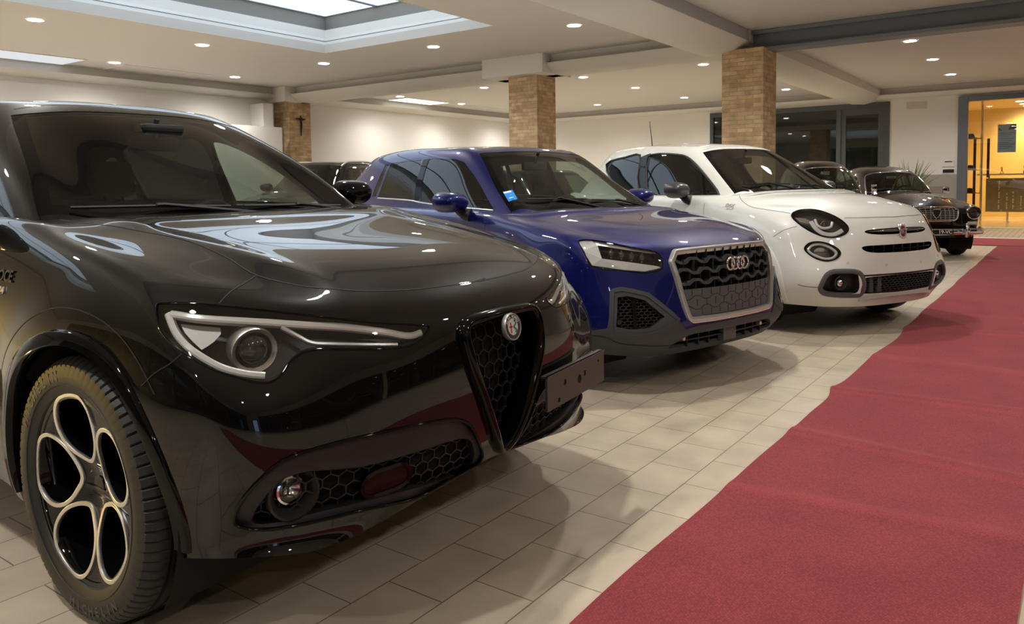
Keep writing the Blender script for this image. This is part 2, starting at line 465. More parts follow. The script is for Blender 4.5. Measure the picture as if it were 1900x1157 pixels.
def alfa_upper():
    R = [
        [(-.50, 0, 1.095), (-.52, .28, 1.093), (-.57, .54, 1.085)] + [(-.66, .745, 1.07), (-1.4, .80, 1.07), (-2.2, .80, 1.08), (-2.8, .78, 1.085), (-3.2, .71, 1.09)] + [(-3.48, .62, 1.07)] + [(-3.6, .40, 1.06), (-3.64, .2, 1.06), (-3.66, 0, 1.06)],
        [(-.87, 0, 1.325), (-.885, .25, 1.322), (-.925, .47, 1.31)] + [(-.955, .66, 1.30), (-1.5, .705, 1.325), (-2.2, .71, 1.34), (-2.75, .69, 1.345), (-3.08, .64, 1.335)] + [(-3.28, .56, 1.32)] + [(-3.4, .36, 1.31), (-3.44, .18, 1.31), (-3.45, 0, 1.31)],
        [(-1.24, 0, 1.535), (-1.25, .22, 1.533), (-1.28, .41, 1.522)] + [(-1.33, .555, 1.497), (-1.65, .595, 1.545), (-2.25, .605, 1.57), (-2.7, .59, 1.56), (-2.98, .55, 1.535)] + [(-3.12, .48, 1.50)] + [(-3.2, .30, 1.52), (-3.23, .15, 1.525), (-3.24, 0, 1.525)],
    ]
    T = [[(-1.62, 0, 1.605), (-1.62, .22, 1.602), (-1.63, .43, 1.588)], [(-2.25, 0, 1.65), (-2.25, .22, 1.645), (-2.25, .44, 1.627)], [(-2.7, 0, 1.64), (-2.7, .22, 1.635), (-2.7, .43, 1.615)], [(-3.0, 0, 1.60), (-3.0, .2, 1.596), (-3., .4, 1.575)]]
    return R, T, 3
def alfa_upper_dense(lvl=4):
    R, T, J = alfa_upper(); return shell(R, T, J, lvl)

def strip(us, vs, zs): return list(zip(us, vs, zs))
def audi_lower():
    C = (0, .25, .48, .66)
    fu = lambda us, zs: [(u, v, z) for u, v, z in zip(us, C, zs)]
    U = (.20, -.05, -.36, -.70, -1.5, -2.2, -2.7, -3.05)
    def rear(us, z): return [(us[0], .5, z), (us[1], .3, z), (us[2], .15, z), (us[3], 0, z)]
    R = [
        fu((.70, .69, .66, .60), (.21, .21, .21, .22)) + [(.45, .79, .23)] + strip(U, (.855, .87, .87, .86, .855, .855, .87, .83), (.23,) * 8) + [(-3.17, .72, .3)] + rear((-3.25, -3.28, -3.3, -3.3), .32),
        fu((.80, .79, .76, .70), (.33, .33, .33, .335)) + [(.535, .84, .345)] + strip(U, (.885, .895, .895, .88, .875, .875, .895, .86), (.36,) * 8) + [(-3.2, .75, .42)] + rear((-3.3, -3.33, -3.345, -3.35), .44),
        fu((.815, .80, .755, .678), (.48, .48, .48, .49)) + [(.51, .855, .50)] + strip(U, (.89, .90, .90, .885, .88, .885, .905, .87), (.52,) * 8) + [(-3.21, .77, .56)] + rear((-3.3, -3.34, -3.355, -3.36), .58),
        fu((.815, .795, .735, .63), (.64, .64, .64, .65)) + [(.46, .86, .66)] + strip(U, (.892, .903, .90, .888, .885, .892, .905, .87), (.68,) * 8) + [(-3.2, .77, .70)] + rear((-3.29, -3.33, -3.345, -3.35), .72),
        fu((.79, .77, .705, .595), (.755, .755, .755, .765)) + [(.425, .857, .78)] + strip(U, (.885, .893, .885, .875, .87, .88, .885, .84), (.81, .82, .83, .84, .85, .85, .86, .86)) + [(-3.15, .74, .86)] + rear((-3.24, -3.28, -3.29, -3.3), .87),
        fu((.72, .705, .64, .53), (.825, .826, .83, .845)) + [(.36, .825, .868)] + strip((.16, -.08, -.38) + U[3:], (.845, .852, .845, .83, .825, .825, .79, .71), (.905, .935, .965, .992, 1.01, 1.02, 1.03, 1.035)) + [(-3.05, .63, 1.02)] + rear((-3.13, -3.17, -3.19, -3.2), 1.01),
    ]
    T = [strip((.53, .52, .46, .34), C[:1] + (.26, .5, .68), (.893, .893, .893, .892)), strip((.22, .2, .15, .05), (0, .27, .53, .72), (.95, .952, .953, .945)),
         strip((-.08, -.1, -.14, -.2), (0, .27, .54, .73), (.995, .996, .992, .98)), strip((-.32, -.34, -.38, -.46), (0, .27, .54, .72), (1.025, 1.025, 1.02, 1.008))]
    for u, z in ((-1.5, 1.01), (-2.2, 1.02), (-2.7, 1.03), (-3.0, 1.03)): T.append(strip((u,) * 4, (0, .27, .5, .67), (z,) * 4))
    return R, T, 4
def audi_lower_dense(lvl=4):
    R, T, J = audi_lower(); V, Fq = shell(R, T, J, lvl)
    V = flare(V, 0, .36, .38, .56, .02); V = flare(V, -2.6, .36, .38, .56, .02)
    return V, Fq
def audi_upper():
    def rear(us, z): return [(us[0], .38, z), (us[1], .19, z), (us[2], 0, z)]
    R = [
        [(-.31, 0, 1.02), (-.325, .26, 1.018), (-.37, .51, 1.01)] + [(-.445, .705, .995), (-1.2, .775, 1.0), (-1.9, .775, 1.01), (-2.5, .75, 1.02), (-2.88, .68, 1.02)] + [(-3.03, .59, 1.01)] + rear((-3.12, -3.15, -3.16), 1.0),
        [(-.68, 0, 1.25), (-.69, .23, 1.248), (-.725, .44, 1.238)] + [(-.775, .615, 1.215), (-1.25, .675, 1.245), (-1.9, .68, 1.255), (-2.45, .655, 1.255), (-2.72, .60, 1.25)] + [(-2.84, .525, 1.235)] + rear((-2.93, -2.96, -2.97), 1.235),
        [(-1.01, 0, 1.445), (-1.015, .2, 1.443), (-1.035, .37, 1.435)] + [(-1.06, .54, 1.42), (-1.38, .56, 1.445), (-1.9, .57, 1.455), (-2.38, .55, 1.435), (-2.58, .50, 1.42)] + [(-2.68, .44, 1.395)] + rear((-2.75, -2.78, -2.79), 1.405),
    ]
    T = [strip((-1.35,) * 3, (0, .2, .41), (1.49, 1.487, 1.474)), strip((-1.9,) * 3, (0, .2, .42), (1.51, 1.505, 1.49)), strip((-2.36,) * 3, (0, .2, .4), (1.495, 1.49, 1.473)), strip((-2.58,) * 3, (0, .19, .37), (1.47, 1.466, 1.45))]
    return R, T, 3
def audi_upper_dense(lvl=4):
    R, T, J = audi_upper(); return shell(R, T, J, lvl)
def fiat_lower():
    C = (0, .25, .47, .64)
    fu = lambda us, zs: [(u, v, z) for u, v, z in zip(us, C, zs)]
    U = (.14, -.08, -.36, -.70, -1.5, -2.15, -2.6, -3.0)
    def rear(us, z): return [(us[0], .5, z), (us[1], .3, z), (us[2], .15, z), (us[3], 0, z)]
    R = [
        fu((.72, .71, .67, .59), (.21, .21, .215, .22)) + [(.43, .79, .23)] + strip(U, (.855, .87, .87, .86, .855, .855, .87, .83), (.23,) * 8) + [(-3.17, .72, .3)] + rear((-3.25, -3.28, -3.3, -3.3), .32),
        fu((.80, .785, .75, .69), (.36, .36, .36, .37)) + [(.53, .845, .37)] + strip(U, (.885, .895, .895, .88, .875, .88, .895, .86), (.38,) * 8) + [(-3.2, .75, .42)] + rear((-3.3, -3.34, -3.36, -3.37), .44),
        fu((.815, .80, .755, .68), (.52, .52, .52, .53)) + [(.505, .857, .53)] + strip(U, (.89, .90, .90, .885, .88, .89, .905, .87), (.54,) * 8) + [(-3.21, .77, .58)] + rear((-3.31, -3.35, -3.37, -3.38), .6),
        fu((.805, .785, .725, .62), (.68, .68, .68, .685)) + [(.44, .852, .69)] + strip(U, (.892, .903, .90, .888, .885, .895, .905, .865), (.70,) * 8) + [(-3.19, .76, .74)] + rear((-3.28, -3.32, -3.34, -3.35), .76),
        fu((.75, .73, .665, .555), (.835, .835, .835, .84)) + [(.375, .825, .845)] + strip(U, (.875, .885, .885, .875, .872, .88, .875, .82), (.86, .87, .88, .885, .89, .89, .90, .90)) + [(-3.1, .70, .91)] + rear((-3.19, -3.23, -3.25, -3.26), .92),
        fu((.63, .61, .54, .43), (.955, .955, .952, .95)) + [(.26, .765, .955)] + strip((.06, -.12, -.38) + U[3:], (.80, .82, .83, .825, .825, .82, .78, .69), (.98, 1.0, 1.022, 1.04, 1.05, 1.06, 1.07, 1.07)) + [(-3.0, .60, 1.06)] + rear((-3.08, -3.12, -3.14, -3.15), 1.06),
    ]
    T = [strip((.42, .405, .345, .24), (0, .24, .46, .62), (1.02, 1.019, 1.01, .995)), strip((.15, .135, .09, 0), (0, .25, .49, .67), (1.07, 1.068, 1.058, 1.035)),
         strip((-.08, -.095, -.13, -.2), (0, .25, .5, .69), (1.095, 1.093, 1.083, 1.06)), strip((-.26, -.275, -.31, -.4), (0, .25, .5, .69), (1.11, 1.108, 1.098, 1.075))]
    for u, z in ((-1.5, 1.06), (-2.15, 1.06), (-2.6, 1.07), (-2.95, 1.07)): T.append(strip((u,) * 4, (0, .27, .5, .66), (z,) * 4))
    return R, T, 4
def fiat_lower_dense(lvl=4):
    R, T, J = fiat_lower(); V, Fq = shell(R, T, J, lvl)
    V = flare(V, 0, .36, .38, .55, .02); V = flare(V, -2.57, .36, .38, .55, .02)
    return V, Fq
def fiat_upper():
    def rear(us, z): return [(us[0], .38, z), (us[1], .19, z), (us[2], 0, z)]
    R = [
        [(-.22, 0, 1.10), (-.235, .25, 1.097), (-.28, .48, 1.085)] + [(-.36, .67, 1.065), (-1.1, .765, 1.05), (-1.8, .765, 1.06), (-2.4, .74, 1.07), (-2.8, .66, 1.08)] + [(-2.98, .56, 1.07)] + rear((-3.07, -3.1, -3.11), 1.06),
        [(-.58, 0, 1.315), (-.59, .22, 1.312), (-.63, .42, 1.30)] + [(-.685, .585, 1.275), (-1.15, .66, 1.295), (-1.8, .665, 1.31), (-2.35, .635, 1.31), (-2.65, .57, 1.30)] + [(-2.79, .485, 1.285)] + rear((-2.88, -2.91, -2.92), 1.29),
        [(-.94, 0, 1.51), (-.945, .19, 1.508), (-.97, .36, 1.498)] + [(-1.02, .505, 1.47), (-1.3, .545, 1.51), (-1.8, .555, 1.53), (-2.3, .53, 1.515), (-2.52, .47, 1.495)] + [(-2.63, .41, 1.465)] + rear((-2.7, -2.73, -2.74), 1.475),
    ]
    T = [strip((-1.25,) * 3, (0, .2, .39), (1.568, 1.562, 1.542)), strip((-1.8,) * 3, (0, .2, .41), (1.60, 1.594, 1.572)), strip((-2.28,) * 3, (0, .2, .39), (1.588, 1.58, 1.558)), strip((-2.52,) * 3, (0, .18, .35), (1.555, 1.548, 1.528))]
    return R, T, 3
def fiat_upper_dense(lvl=4):
    R, T, J = fiat_upper(); return shell(R, T, J, lvl)
def vint_lower():
    C = (0, .24, .44)
    fu = lambda us, zs: [(u, v, z) for u, v, z in zip(us, C, zs)]
    U = (.14, -.1, -.4, -.8, -1.6, -2.2, -2.7)
    def rear(us, z): return [(us[0], .4, z), (us[1], .2, z), (us[2], 0, z)]
    R = [fu((.56, .55, .52), (.30, .30, .30)) + [(.42, .63, .30)] + strip(U, (.69, .70, .70, .70, .70, .70, .68), (.27,) * 7) + [(-2.98, .56, .3)] + rear((-3.08, -3.12, -3.14), .32),
         fu((.625, .61, .575), (.45, .45, .45)) + [(.49, .665, .45)] + strip(U, (.715, .725, .73, .735, .735, .73, .71), (.44,) * 7) + [(-3.05, .59, .46)] + rear((-3.16, -3.21, -3.23), .48),
         fu((.655, .625, .575), (.60, .60, .60)) + [(.52, .675, .60)] + strip(U, (.72, .735, .74, .742, .742, .735, .71), (.60,) * 7) + [(-3.05, .59, .62)] + rear((-3.16, -3.21, -3.23), .63),
         fu((.645, .60, .55), (.72, .72, .72)) + [(.49, .66, .725)] + strip(U, (.705, .715, .725, .73, .73, .72, .69), (.74, .75, .75, .76, .77, .77, .76)) + [(-3.0, .56, .75)] + rear((-3.1, -3.15, -3.17), .76),
         fu((.56, .50, .44), (.815, .79, .765)) + [(.34, .60, .795)] + strip((.08, -.14, -.4, -.8, -1.6, -2.2, -2.65), (.625, .635, .645, .66, .665, .65, .60), (.845, .865, .88, .895, .905, .90, .875)) + [(-2.88, .48, .85)] + rear((-2.98, -3.02, -3.03), .86)]
    T = [strip((.36, .33, .24), C, (.885, .86, .815)), strip((.05, .03, -.02), (0, .25, .46), (.945, .925, .875)), strip((-.3, -.31, -.35), (0, .26, .48), (.98, .965, .915))]
    for u, z in ((-.8, .97), (-1.6, .96), (-2.2, .95), (-2.6, .92)): T.append(strip((u,) * 3, (0, .25, .45), (z, z - .005, z - .025)))
    return R, T, 3
def vint_lower_dense(lvl=3):
    R, T, J = vint_lower(); return shell(R, T, J, lvl)
def vint_upper():
    def rear(us, z): return [(us[0], .36, z), (us[1], .18, z), (us[2], 0, z)]
    R = [[(-.56, 0, .98), (-.575, .2, .975), (-.61, .39, .955)] + [(-.69, .545, .925), (-1.2, .62, .895), (-1.7, .625, .90), (-2.2, .60, .90)] + [(-2.52, .50, .88)] + rear((-2.66, -2.7, -2.71), .87),
         [(-.79, 0, 1.17), (-.80, .19, 1.165), (-.83, .37, 1.15)] + [(-.90, .49, 1.13), (-1.25, .555, 1.13), (-1.7, .56, 1.14), (-2.1, .53, 1.13)] + [(-2.36, .43, 1.11)] + rear((-2.49, -2.53, -2.54), 1.10),
         [(-1.0, 0, 1.325), (-1.01, .17, 1.32), (-1.04, .32, 1.305)] + [(-1.10, .43, 1.275), (-1.35, .48, 1.30), (-1.7, .485, 1.31), (-2.0, .45, 1.29)] + [(-2.17, .36, 1.26)] + rear((-2.28, -2.31, -2.32), 1.27)]
    T = [strip((-1.28,) * 3, (0, .17, .33), (1.40, 1.395, 1.37)), strip((-1.7,) * 3, (0, .18, .35), (1.43, 1.424, 1.395)), strip((-2.0,) * 3, (0, .17, .33), (1.40, 1.393, 1.36))]
    return R, T, 3
def vint_upper_dense(lvl=3):
    R, T, J = vint_upper(); return shell(R, T, J, lvl)
# ---------------------------------------------------------------- the room
XL, XR, YF, YB, ZC = -15.1, 6.6, -6.0, 21.77, 3.46
M_wall = mat('plaster', (.80, .78, .74), .7, bump=.15, bscale=60)
M_ceil = mat('ceiling_paint', (.63, .61, .58), .8)
M_beam = mat('beam_paint', (.70, .68, .63), .75)
M_steel = mat('steel_beam_paint', (.20, .22, .255), .45)
M_lav = mat('fascia_paint', (.42, .42, .46), .7)
M_black = mat('black_plastic', (.012, .012, .013), .45)
M_white = mat('white_plastic', (.8, .78, .74), .4)
M_frame = mat('grey_aluminium', (.16, .185, .215), .35, metal=.3)
M_dframe = mat('dark_window_frame', (.085, .095, .10), .45)
M_wain = mat('wainscot_paint', (.36, .34, .30), .6)
M_wain2 = mat('wainscot_stripe_paint', (.27, .225, .20), .6)
M_chrome = mat('chrome', (.78, .78, .78), .06, metal=1.)

def tile_material():
    m, nt, b = new_mat('floor_tiles'); N = nt.nodes; L = nt.links
    tc = N.new('ShaderNodeTexCoord'); mp = N.new('ShaderNodeMapping'); L.new(tc.outputs['Object'], mp.inputs[0])
    mp.inputs['Rotation'].default_value = (0, 0, PI / 2)
    mp.inputs['Location'].default_value = TILE_OFF
    br = N.new('ShaderNodeTexBrick'); L.new(mp.outputs[0], br.inputs['Vector'])
    br.inputs['Scale'].default_value = 1.0; br.inputs['Brick Width'].default_value = .303; br.inputs['Row Height'].default_value = .2125
    br.inputs['Mortar Size'].default_value = .0022; br.inputs['Mortar Smooth'].default_value = .15; br.offset = .5; br.inputs['Bias'].default_value = 0
    br.inputs['Color1'].default_value = (.53, .445, .335, 1); br.inputs['Color2'].default_value = (.56, .475, .365, 1); br.inputs['Mortar'].default_value = (.19, .15, .105, 1)
    n1 = N.new('ShaderNodeTexNoise'); n1.inputs['Scale'].default_value = 5.; n1.inputs['Detail'].default_value = 6
    n2 = N.new('ShaderNodeTexNoise'); n2.inputs['Scale'].default_value = 260.; n2.inputs['Detail'].default_value = 2
    L.new(tc.outputs['Object'], n1.inputs[0]); L.new(tc.outputs['Object'], n2.inputs[0])
    cr = N.new('ShaderNodeMapRange'); cr.inputs[3].default_value = .86; cr.inputs[4].default_value = 1.1; cr.inputs[1].default_value = .3; cr.inputs[2].default_value = .7; L.new(n1.outputs[0], cr.inputs[0])
    cr2 = N.new('ShaderNodeMapRange'); cr2.inputs[3].default_value = .9; cr2.inputs[4].default_value = 1.1; L.new(n2.outputs[0], cr2.inputs[0])
    mu = N.new('ShaderNodeMath'); mu.operation = 'MULTIPLY'; L.new(cr.outputs[0], mu.inputs[0]); L.new(cr2.outputs[0], mu.inputs[1])
    mx = N.new('ShaderNodeMixRGB'); mx.blend_type = 'MULTIPLY'; mx.inputs[0].default_value = 1; L.new(br.outputs['Color'], mx.inputs[1]); L.new(mu.outputs[0], mx.inputs[2])
    L.new(mx.outputs[0], b.inputs['Base Color'])
    rr = N.new('ShaderNodeMapRange'); rr.inputs[3].default_value = .3; rr.inputs[4].default_value = .42; L.new(n1.outputs[0], rr.inputs[0]); L.new(rr.outputs[0], b.inputs['Roughness'])
    bp = N.new('ShaderNodeBump'); bp.inputs['Strength'].default_value = .5; bp.inputs['Distance'].default_value = .0015; bp.invert = True
    L.new(br.outputs['Fac'], bp.inputs['Height'])
    bp2 = N.new('ShaderNodeBump'); bp2.inputs['Strength'].default_value = .12; bp2.inputs['Distance'].default_value = .001; L.new(n2.outputs[0], bp2.inputs['Height']); L.new(bp.outputs[0], bp2.inputs['Normal'])
    L.new(bp2.outputs[0], b.inputs['Normal']); return m
TILE_OFF = (.1105, .163, 0.0)
def brick_material():
    m, nt, b = new_mat('old_brick'); N = nt.nodes; L = nt.links
    tc = N.new('ShaderNodeTexCoord'); sp = N.new('ShaderNodeSeparateXYZ'); L.new(tc.outputs['Object'], sp.inputs[0])
    ad = N.new('ShaderNodeMath'); ad.operation = 'ADD'; L.new(sp.outputs[0], ad.inputs[0]); L.new(sp.outputs[1], ad.inputs[1])
    cb = N.new('ShaderNodeCombineXYZ'); L.new(ad.outputs[0], cb.inputs[0]); L.new(sp.outputs[2], cb.inputs[1])
    nz = N.new('ShaderNodeTexNoise'); nz.inputs['Scale'].default_value = 9; nz.inputs['Detail'].default_value = 3; L.new(tc.outputs['Object'], nz.inputs[0])
    dv = N.new('ShaderNodeMixRGB'); dv.blend_type = 'LINEAR_LIGHT'; dv.inputs[0].default_value = .006; L.new(cb.outputs[0], dv.inputs[1]); L.new(nz.outputs['Color'], dv.inputs[2])
    br = N.new('ShaderNodeTexBrick'); L.new(dv.outputs[0], br.inputs['Vector']); br.inputs['Scale'].default_value = 1
    br.inputs['Brick Width'].default_value = .24; br.inputs['Row Height'].default_value = .062; br.inputs['Mortar Size'].default_value = .006; br.inputs['Mortar Smooth'].default_value = .5
    br.inputs['Color1'].default_value = (.70, .52, .31, 1); br.inputs['Color2'].default_value = (.50, .32, .19, 1); br.inputs['Mortar'].default_value = (.52, .40, .26, 1)
    n2 = N.new('ShaderNodeTexNoise'); n2.inputs['Scale'].default_value = 7; n2.inputs['Detail'].default_value = 3; L.new(tc.outputs['Object'], n2.inputs[0])
    cr = N.new('ShaderNodeMapRange'); cr.inputs[1].default_value = .3; cr.inputs[2].default_value = .7; cr.inputs[3].default_value = .8; cr.inputs[4].default_value = 1.2; L.new(n2.outputs[0], cr.inputs[0])
    mx = N.new('ShaderNodeMixRGB'); mx.blend_type = 'MULTIPLY'; mx.inputs[0].default_value = 1; L.new(br.outputs[0], mx.inputs[1]); L.new(cr.outputs[0], mx.inputs[2]); L.new(mx.outputs[0], b.inputs['Base Color'])
    b.inputs['Roughness'].default_value = .85
    bp = N.new('ShaderNodeBump'); bp.inputs['Strength'].default_value = .7; bp.inputs['Distance'].default_value = .01; bp.invert = True; L.new(br.outputs['Fac'], bp.inputs['Height'])
    bp2 = N.new('ShaderNodeBump'); bp2.inputs['Strength'].default_value = .5; bp2.inputs['Distance'].default_value = .006; L.new(n2.outputs[0], bp2.inputs['Height']); L.new(bp.outputs[0], bp2.inputs['Normal']); L.new(bp2.outputs[0], b.inputs['Normal'])
    return m
def carpet_material():
    m, nt, b = new_mat('red_carpet'); N = nt.nodes; L = nt.links
    tc = N.new('ShaderNodeTexCoord')
    mp = N.new('ShaderNodeMapping'); mp.inputs['Rotation'].default_value = (0, 0, .55); mp.inputs['Scale'].default_value = (150, 95, 100); L.new(tc.outputs['Object'], mp.inputs[0])
    v = N.new('ShaderNodeTexVoronoi'); v.inputs['Scale'].default_value = 1.0; v.inputs['Randomness'].default_value = .45; L.new(mp.outputs[0], v.inputs['Vector'])
    n = N.new('ShaderNodeTexNoise'); n.inputs['Scale'].default_value = 3.0; n.inputs['Detail'].default_value = 5; L.new(tc.outputs['Object'], n.inputs[0])
    r1 = N.new('ShaderNodeMapRange'); r1.inputs[1].default_value = 0; r1.inputs[2].default_value = .7; r1.inputs[3].default_value = 1.22; r1.inputs[4].default_value = .62; L.new(v.outputs['Distance'], r1.inputs[0])
    r2 = N.new('ShaderNodeMapRange'); r2.inputs[1].default_value = .3; r2.inputs[2].default_value = .7; r2.inputs[3].default_value = .9; r2.inputs[4].default_value = 1.12; L.new(n.outputs[0], r2.inputs[0])
    mu = N.new('ShaderNodeMath'); mu.operation = 'MULTIPLY'; L.new(r1.outputs[0], mu.inputs[0]); L.new(r2.outputs[0], mu.inputs[1])
    mx = N.new('ShaderNodeMixRGB'); mx.blend_type = 'MULTIPLY'; mx.inputs[0].default_value = 1; mx.inputs[1].default_value = (.34, .055, .064, 1); L.new(mu.outputs[0], mx.inputs[2]); L.new(mx.outputs[0], b.inputs['Base Color'])
    b.inputs['Roughness'].default_value = .95; b.inputs['Specular IOR Level'].default_value = .15; b.inputs['Sheen Weight'].default_value = .25; b.inputs['Sheen Tint'].default_value = (.9, .5, .5, 1)
    bp = N.new('ShaderNodeBump'); bp.inputs['Strength'].default_value = .6; bp.inputs['Distance'].default_value = .003; L.new(r1.outputs[0], bp.inputs['Height']); L.new(bp.outputs[0], b.inputs['Normal'])
    return m
M_brick = brick_material()
def struct(name, mb, m, label=None, smooth=None):
    o = mb.build(name, m, smooth=smooth); o['kind'] = 'structure'
    if label: o['label'] = label
    return o
# floor, walls
struct('floor', MB().box((XL - .2, YF - .2, -.1), (XR + .2, YB + .05, 0)), tile_material(), 'beige rectangular floor tiles of the showroom')
struct('wall_left', MB().box((XL - .2, YF, 0), (XL, YB + .2, ZC + .3)).box((XL - .0, 12.2, 0), (XL + .035, YB, 2.63)).box((XL, YF, 0), (XL + .035, 10.9, 3.10)), M_wall)
back = MB()
back.box((XL, YB, 0), (-8.6, YB + .2, ZC + .3)).box((-8.6, YB, 3.16), (-3.85, YB + .2, ZC + .3)).box((-3.85, YB, 0), (-2.3, YB + .2, ZC + .3)).box((-2.3, YB, 3.15), (1.4, YB + .2, ZC + .3)).box((1.4, YB, 0), (XR, YB + .2, ZC + .3))
struct('wall_back', back, M_wall)
struct('wall_front', MB().box((XL, YF - .2, 0), (-12.0, YF, ZC + .3)).box((-12.0, YF - .2, 3.1), (XR, YF, ZC + .3)), M_wall)
rw = MB()
rw.box((XR, YF, 2.75), (XR + .2, YB + .2, ZC + .3)).box((XR, YF, 0), (XR + .2, -4.6, 2.75)).box((XR, -3.5, 2.2), (XR + .2, -3.2, 2.75)).box((XR, -4.6, 2.2), (XR + .2, -3.5, 2.75)).box((XR, -3.5, 0), (XR + .2, -3.2, 2.2)).box((XR, 2.6, 0), (XR + .2, 3.0, 2.75)).box((XR, 10.4, 0), (XR + .2, 11, 2.75)).box((XR, 17.5, 0), (XR + .2, YB + .2, 2.75))
struct('wall_right', rw, M_wall)
# wainscot on the back wall between the glass partition and the entrance
struct('baseboard_back', MB().box((-3.83, YB - .012, 0), (-2.32, YB, 1.29)), M_wain)
struct('trim_1', MB().box((-3.6, YB - .02, .84), (-2.52, YB - .012, 1.0)), M_wain2)
# ceiling with the skylight opening
SX0, SX1, SY0, SY1 = -10.4, -6.81, -2.2, 9.04
ce = MB()
for lo, hi in (((XL - .2, YF - .2), (SX0, YB + .2)), ((SX1, YF - .2), (XR + .2, YB + .2)), ((SX0, YF - .2), (SX1, SY0)), ((SX0, SY1), (SX1, YB + .2))):
    ce.box((lo[0], lo[1], ZC), (hi[0], hi[1], ZC + .14))
struct('ceiling', ce, M_ceil, 'flat taupe ceiling of the showroom')
# skylight well: flared white lower lining, groove, upper lining, throat painted darker grey for its shade
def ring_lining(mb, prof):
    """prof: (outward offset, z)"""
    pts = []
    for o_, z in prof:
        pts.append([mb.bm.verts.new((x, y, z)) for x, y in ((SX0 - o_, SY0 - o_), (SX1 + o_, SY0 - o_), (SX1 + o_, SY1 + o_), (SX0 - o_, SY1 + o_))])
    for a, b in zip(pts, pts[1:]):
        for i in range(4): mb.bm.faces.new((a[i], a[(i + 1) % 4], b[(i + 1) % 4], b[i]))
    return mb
M_lining = mat('skylight_lining_paint', (.80, .79, .76), .6)
struct('trim_2', ring_lining(MB(), [(0, ZC), (.03, 3.655), (.075, 3.655), (.075, 3.67), (.035, 3.67), (.05, 3.72), (.06, 3.86), (.16, 3.86)]), M_lining, 'white stepped lining of the skylight well')
struct('trim_3', ring_lining(MB(), [(.16, 3.86), (.10, 4.10), (.10, 4.14)]), mat('throat_shade_grey', (.30, .29, .27), .5), 'grey throat under the skylight glass, its shade put into the colour')
M_sky = emission('daylight_glass', (.74, .87, 1.0), SKY_E)
sky = thing('skylight', 'big bluish white skylight panel glowing in the recessed ceiling well', 'skylight', ((SX0 + SX1) / 2, 3.4, 4.1)); sky['kind'] = 'structure'
bars = MB(); npx = 3; pw = (SX1 - SX0 + .2) / npx
for i in range(npx):
    for j in range(5):
        y0 = SY0 - .1 + j * (SY1 - SY0 + .2) / 5; y1 = y0 + (SY1 - SY0 + .2) / 5
        p = MB().box((SX0 - .1 + i * pw + .03, y0 + .02, 4.10), (SX0 - .1 + (i + 1) * pw - .03, y1 - .02, 4.12)).build('glass_pane', M_sky, sky, smooth=None)
        p.matrix_parent_inverse = Matrix.Translation(-sky.location)
for i in range(npx + 1): bars.box((SX0 - .1 + i * pw - .03, SY0 - .1, 4.085), (SX0 - .1 + i * pw + .03, SY1 + .1, 4.14))
for j in range(6):
    y0 = SY0 - .1 + j * (SY1 - SY0 + .2) / 5; bars.box((SX0 - .1, y0 - .02, 4.087), (SX1 + .1, y0 + .02, 4.14))
b_ = bars.build('glazing_bar_frame', M_frame, sky, smooth=None); b_.matrix_parent_inverse = Matrix.Translation(-sky.location)
# ceiling beams: recessed neck above a wider moulded flange
def beam(name, a, b, wid, m=M_beam, half=0, right_lav=False):
    """a, b: ends of the centre line (x,y). half=+1/-1: only one side projects (against a wall)"""
    a, b = Vector((*a, 0)), Vector((*b, 0)); t = (b - a).normalized(); nrm = Vector((-t.y, t.x, 0)); h = wid / 2
    prof = [(-h + .16, ZC), (-h + .16, 3.30), (-h, 3.30), (-h + .03, 3.25), (-h + .2, 3.155), (-h + .34, 3.13), (h - .34, 3.13), (h - .2, 3.155), (h - .03, 3.25), (h, 3.30), (h - .16, 3.30), (h - .16, ZC)]
    if half: prof = [(-.0, ZC), (0, 3.2), (half * .16, 3.215), (half * .27, 3.24), (half * .33, 3.30), (half * .2, 3.30), (half * .2, ZC)]
    pts = [a + nrm * x + Vector((0, 0, z)) for x, z in prof]
    return struct(name, MB().prism(pts, b - a), m, smooth=50)
beam('crossbeam', (XL, 11.98), (-4.45, 11.98), .95)
beam('perimeter_cornice', (XL, YF), (XL, YB), 0, half=-1)
beam('perimeter_cornice', (XL, YB), (XR, YB), 0, half=-1)
bl = MB()
for y0, y1 in ((YF, 11.75), (11.75, YB)):
    pr = [(-5.02, 3.30), (-4.98, 3.24), (-4.75, 3.14), (-4.45, 3.12), (-4.2, 3.17), (-4.03, 3.29), (-4.03, ZC), (-4.85, ZC), (-4.85, 3.30)]
    bl.prism([(x, y0, z) for x, z in pr], (0, y1 - y0, 0))
struct('longitudinal_beam', bl, M_beam, smooth=50)
struct('trim_4', MB().box((-4.03, YF, 3.295), (-4.022, 11.7, ZC - .002)), M_lav, 'lavender grey painted face of the long ceiling beam')
sb = MB()   # steel I-beam
sb.box((-4.02, 11.82, 3.40), (XR, 12.10, 3.455)).box((-4.02, 11.93, 3.19), (XR, 11.99, 3.42)).box((-4.02, 11.80, 3.14), (XR, 12.12, 3.19))
struct('steel_beam', sb, M_steel, 'dark blue grey steel I-beam crossing under the ceiling on the right')
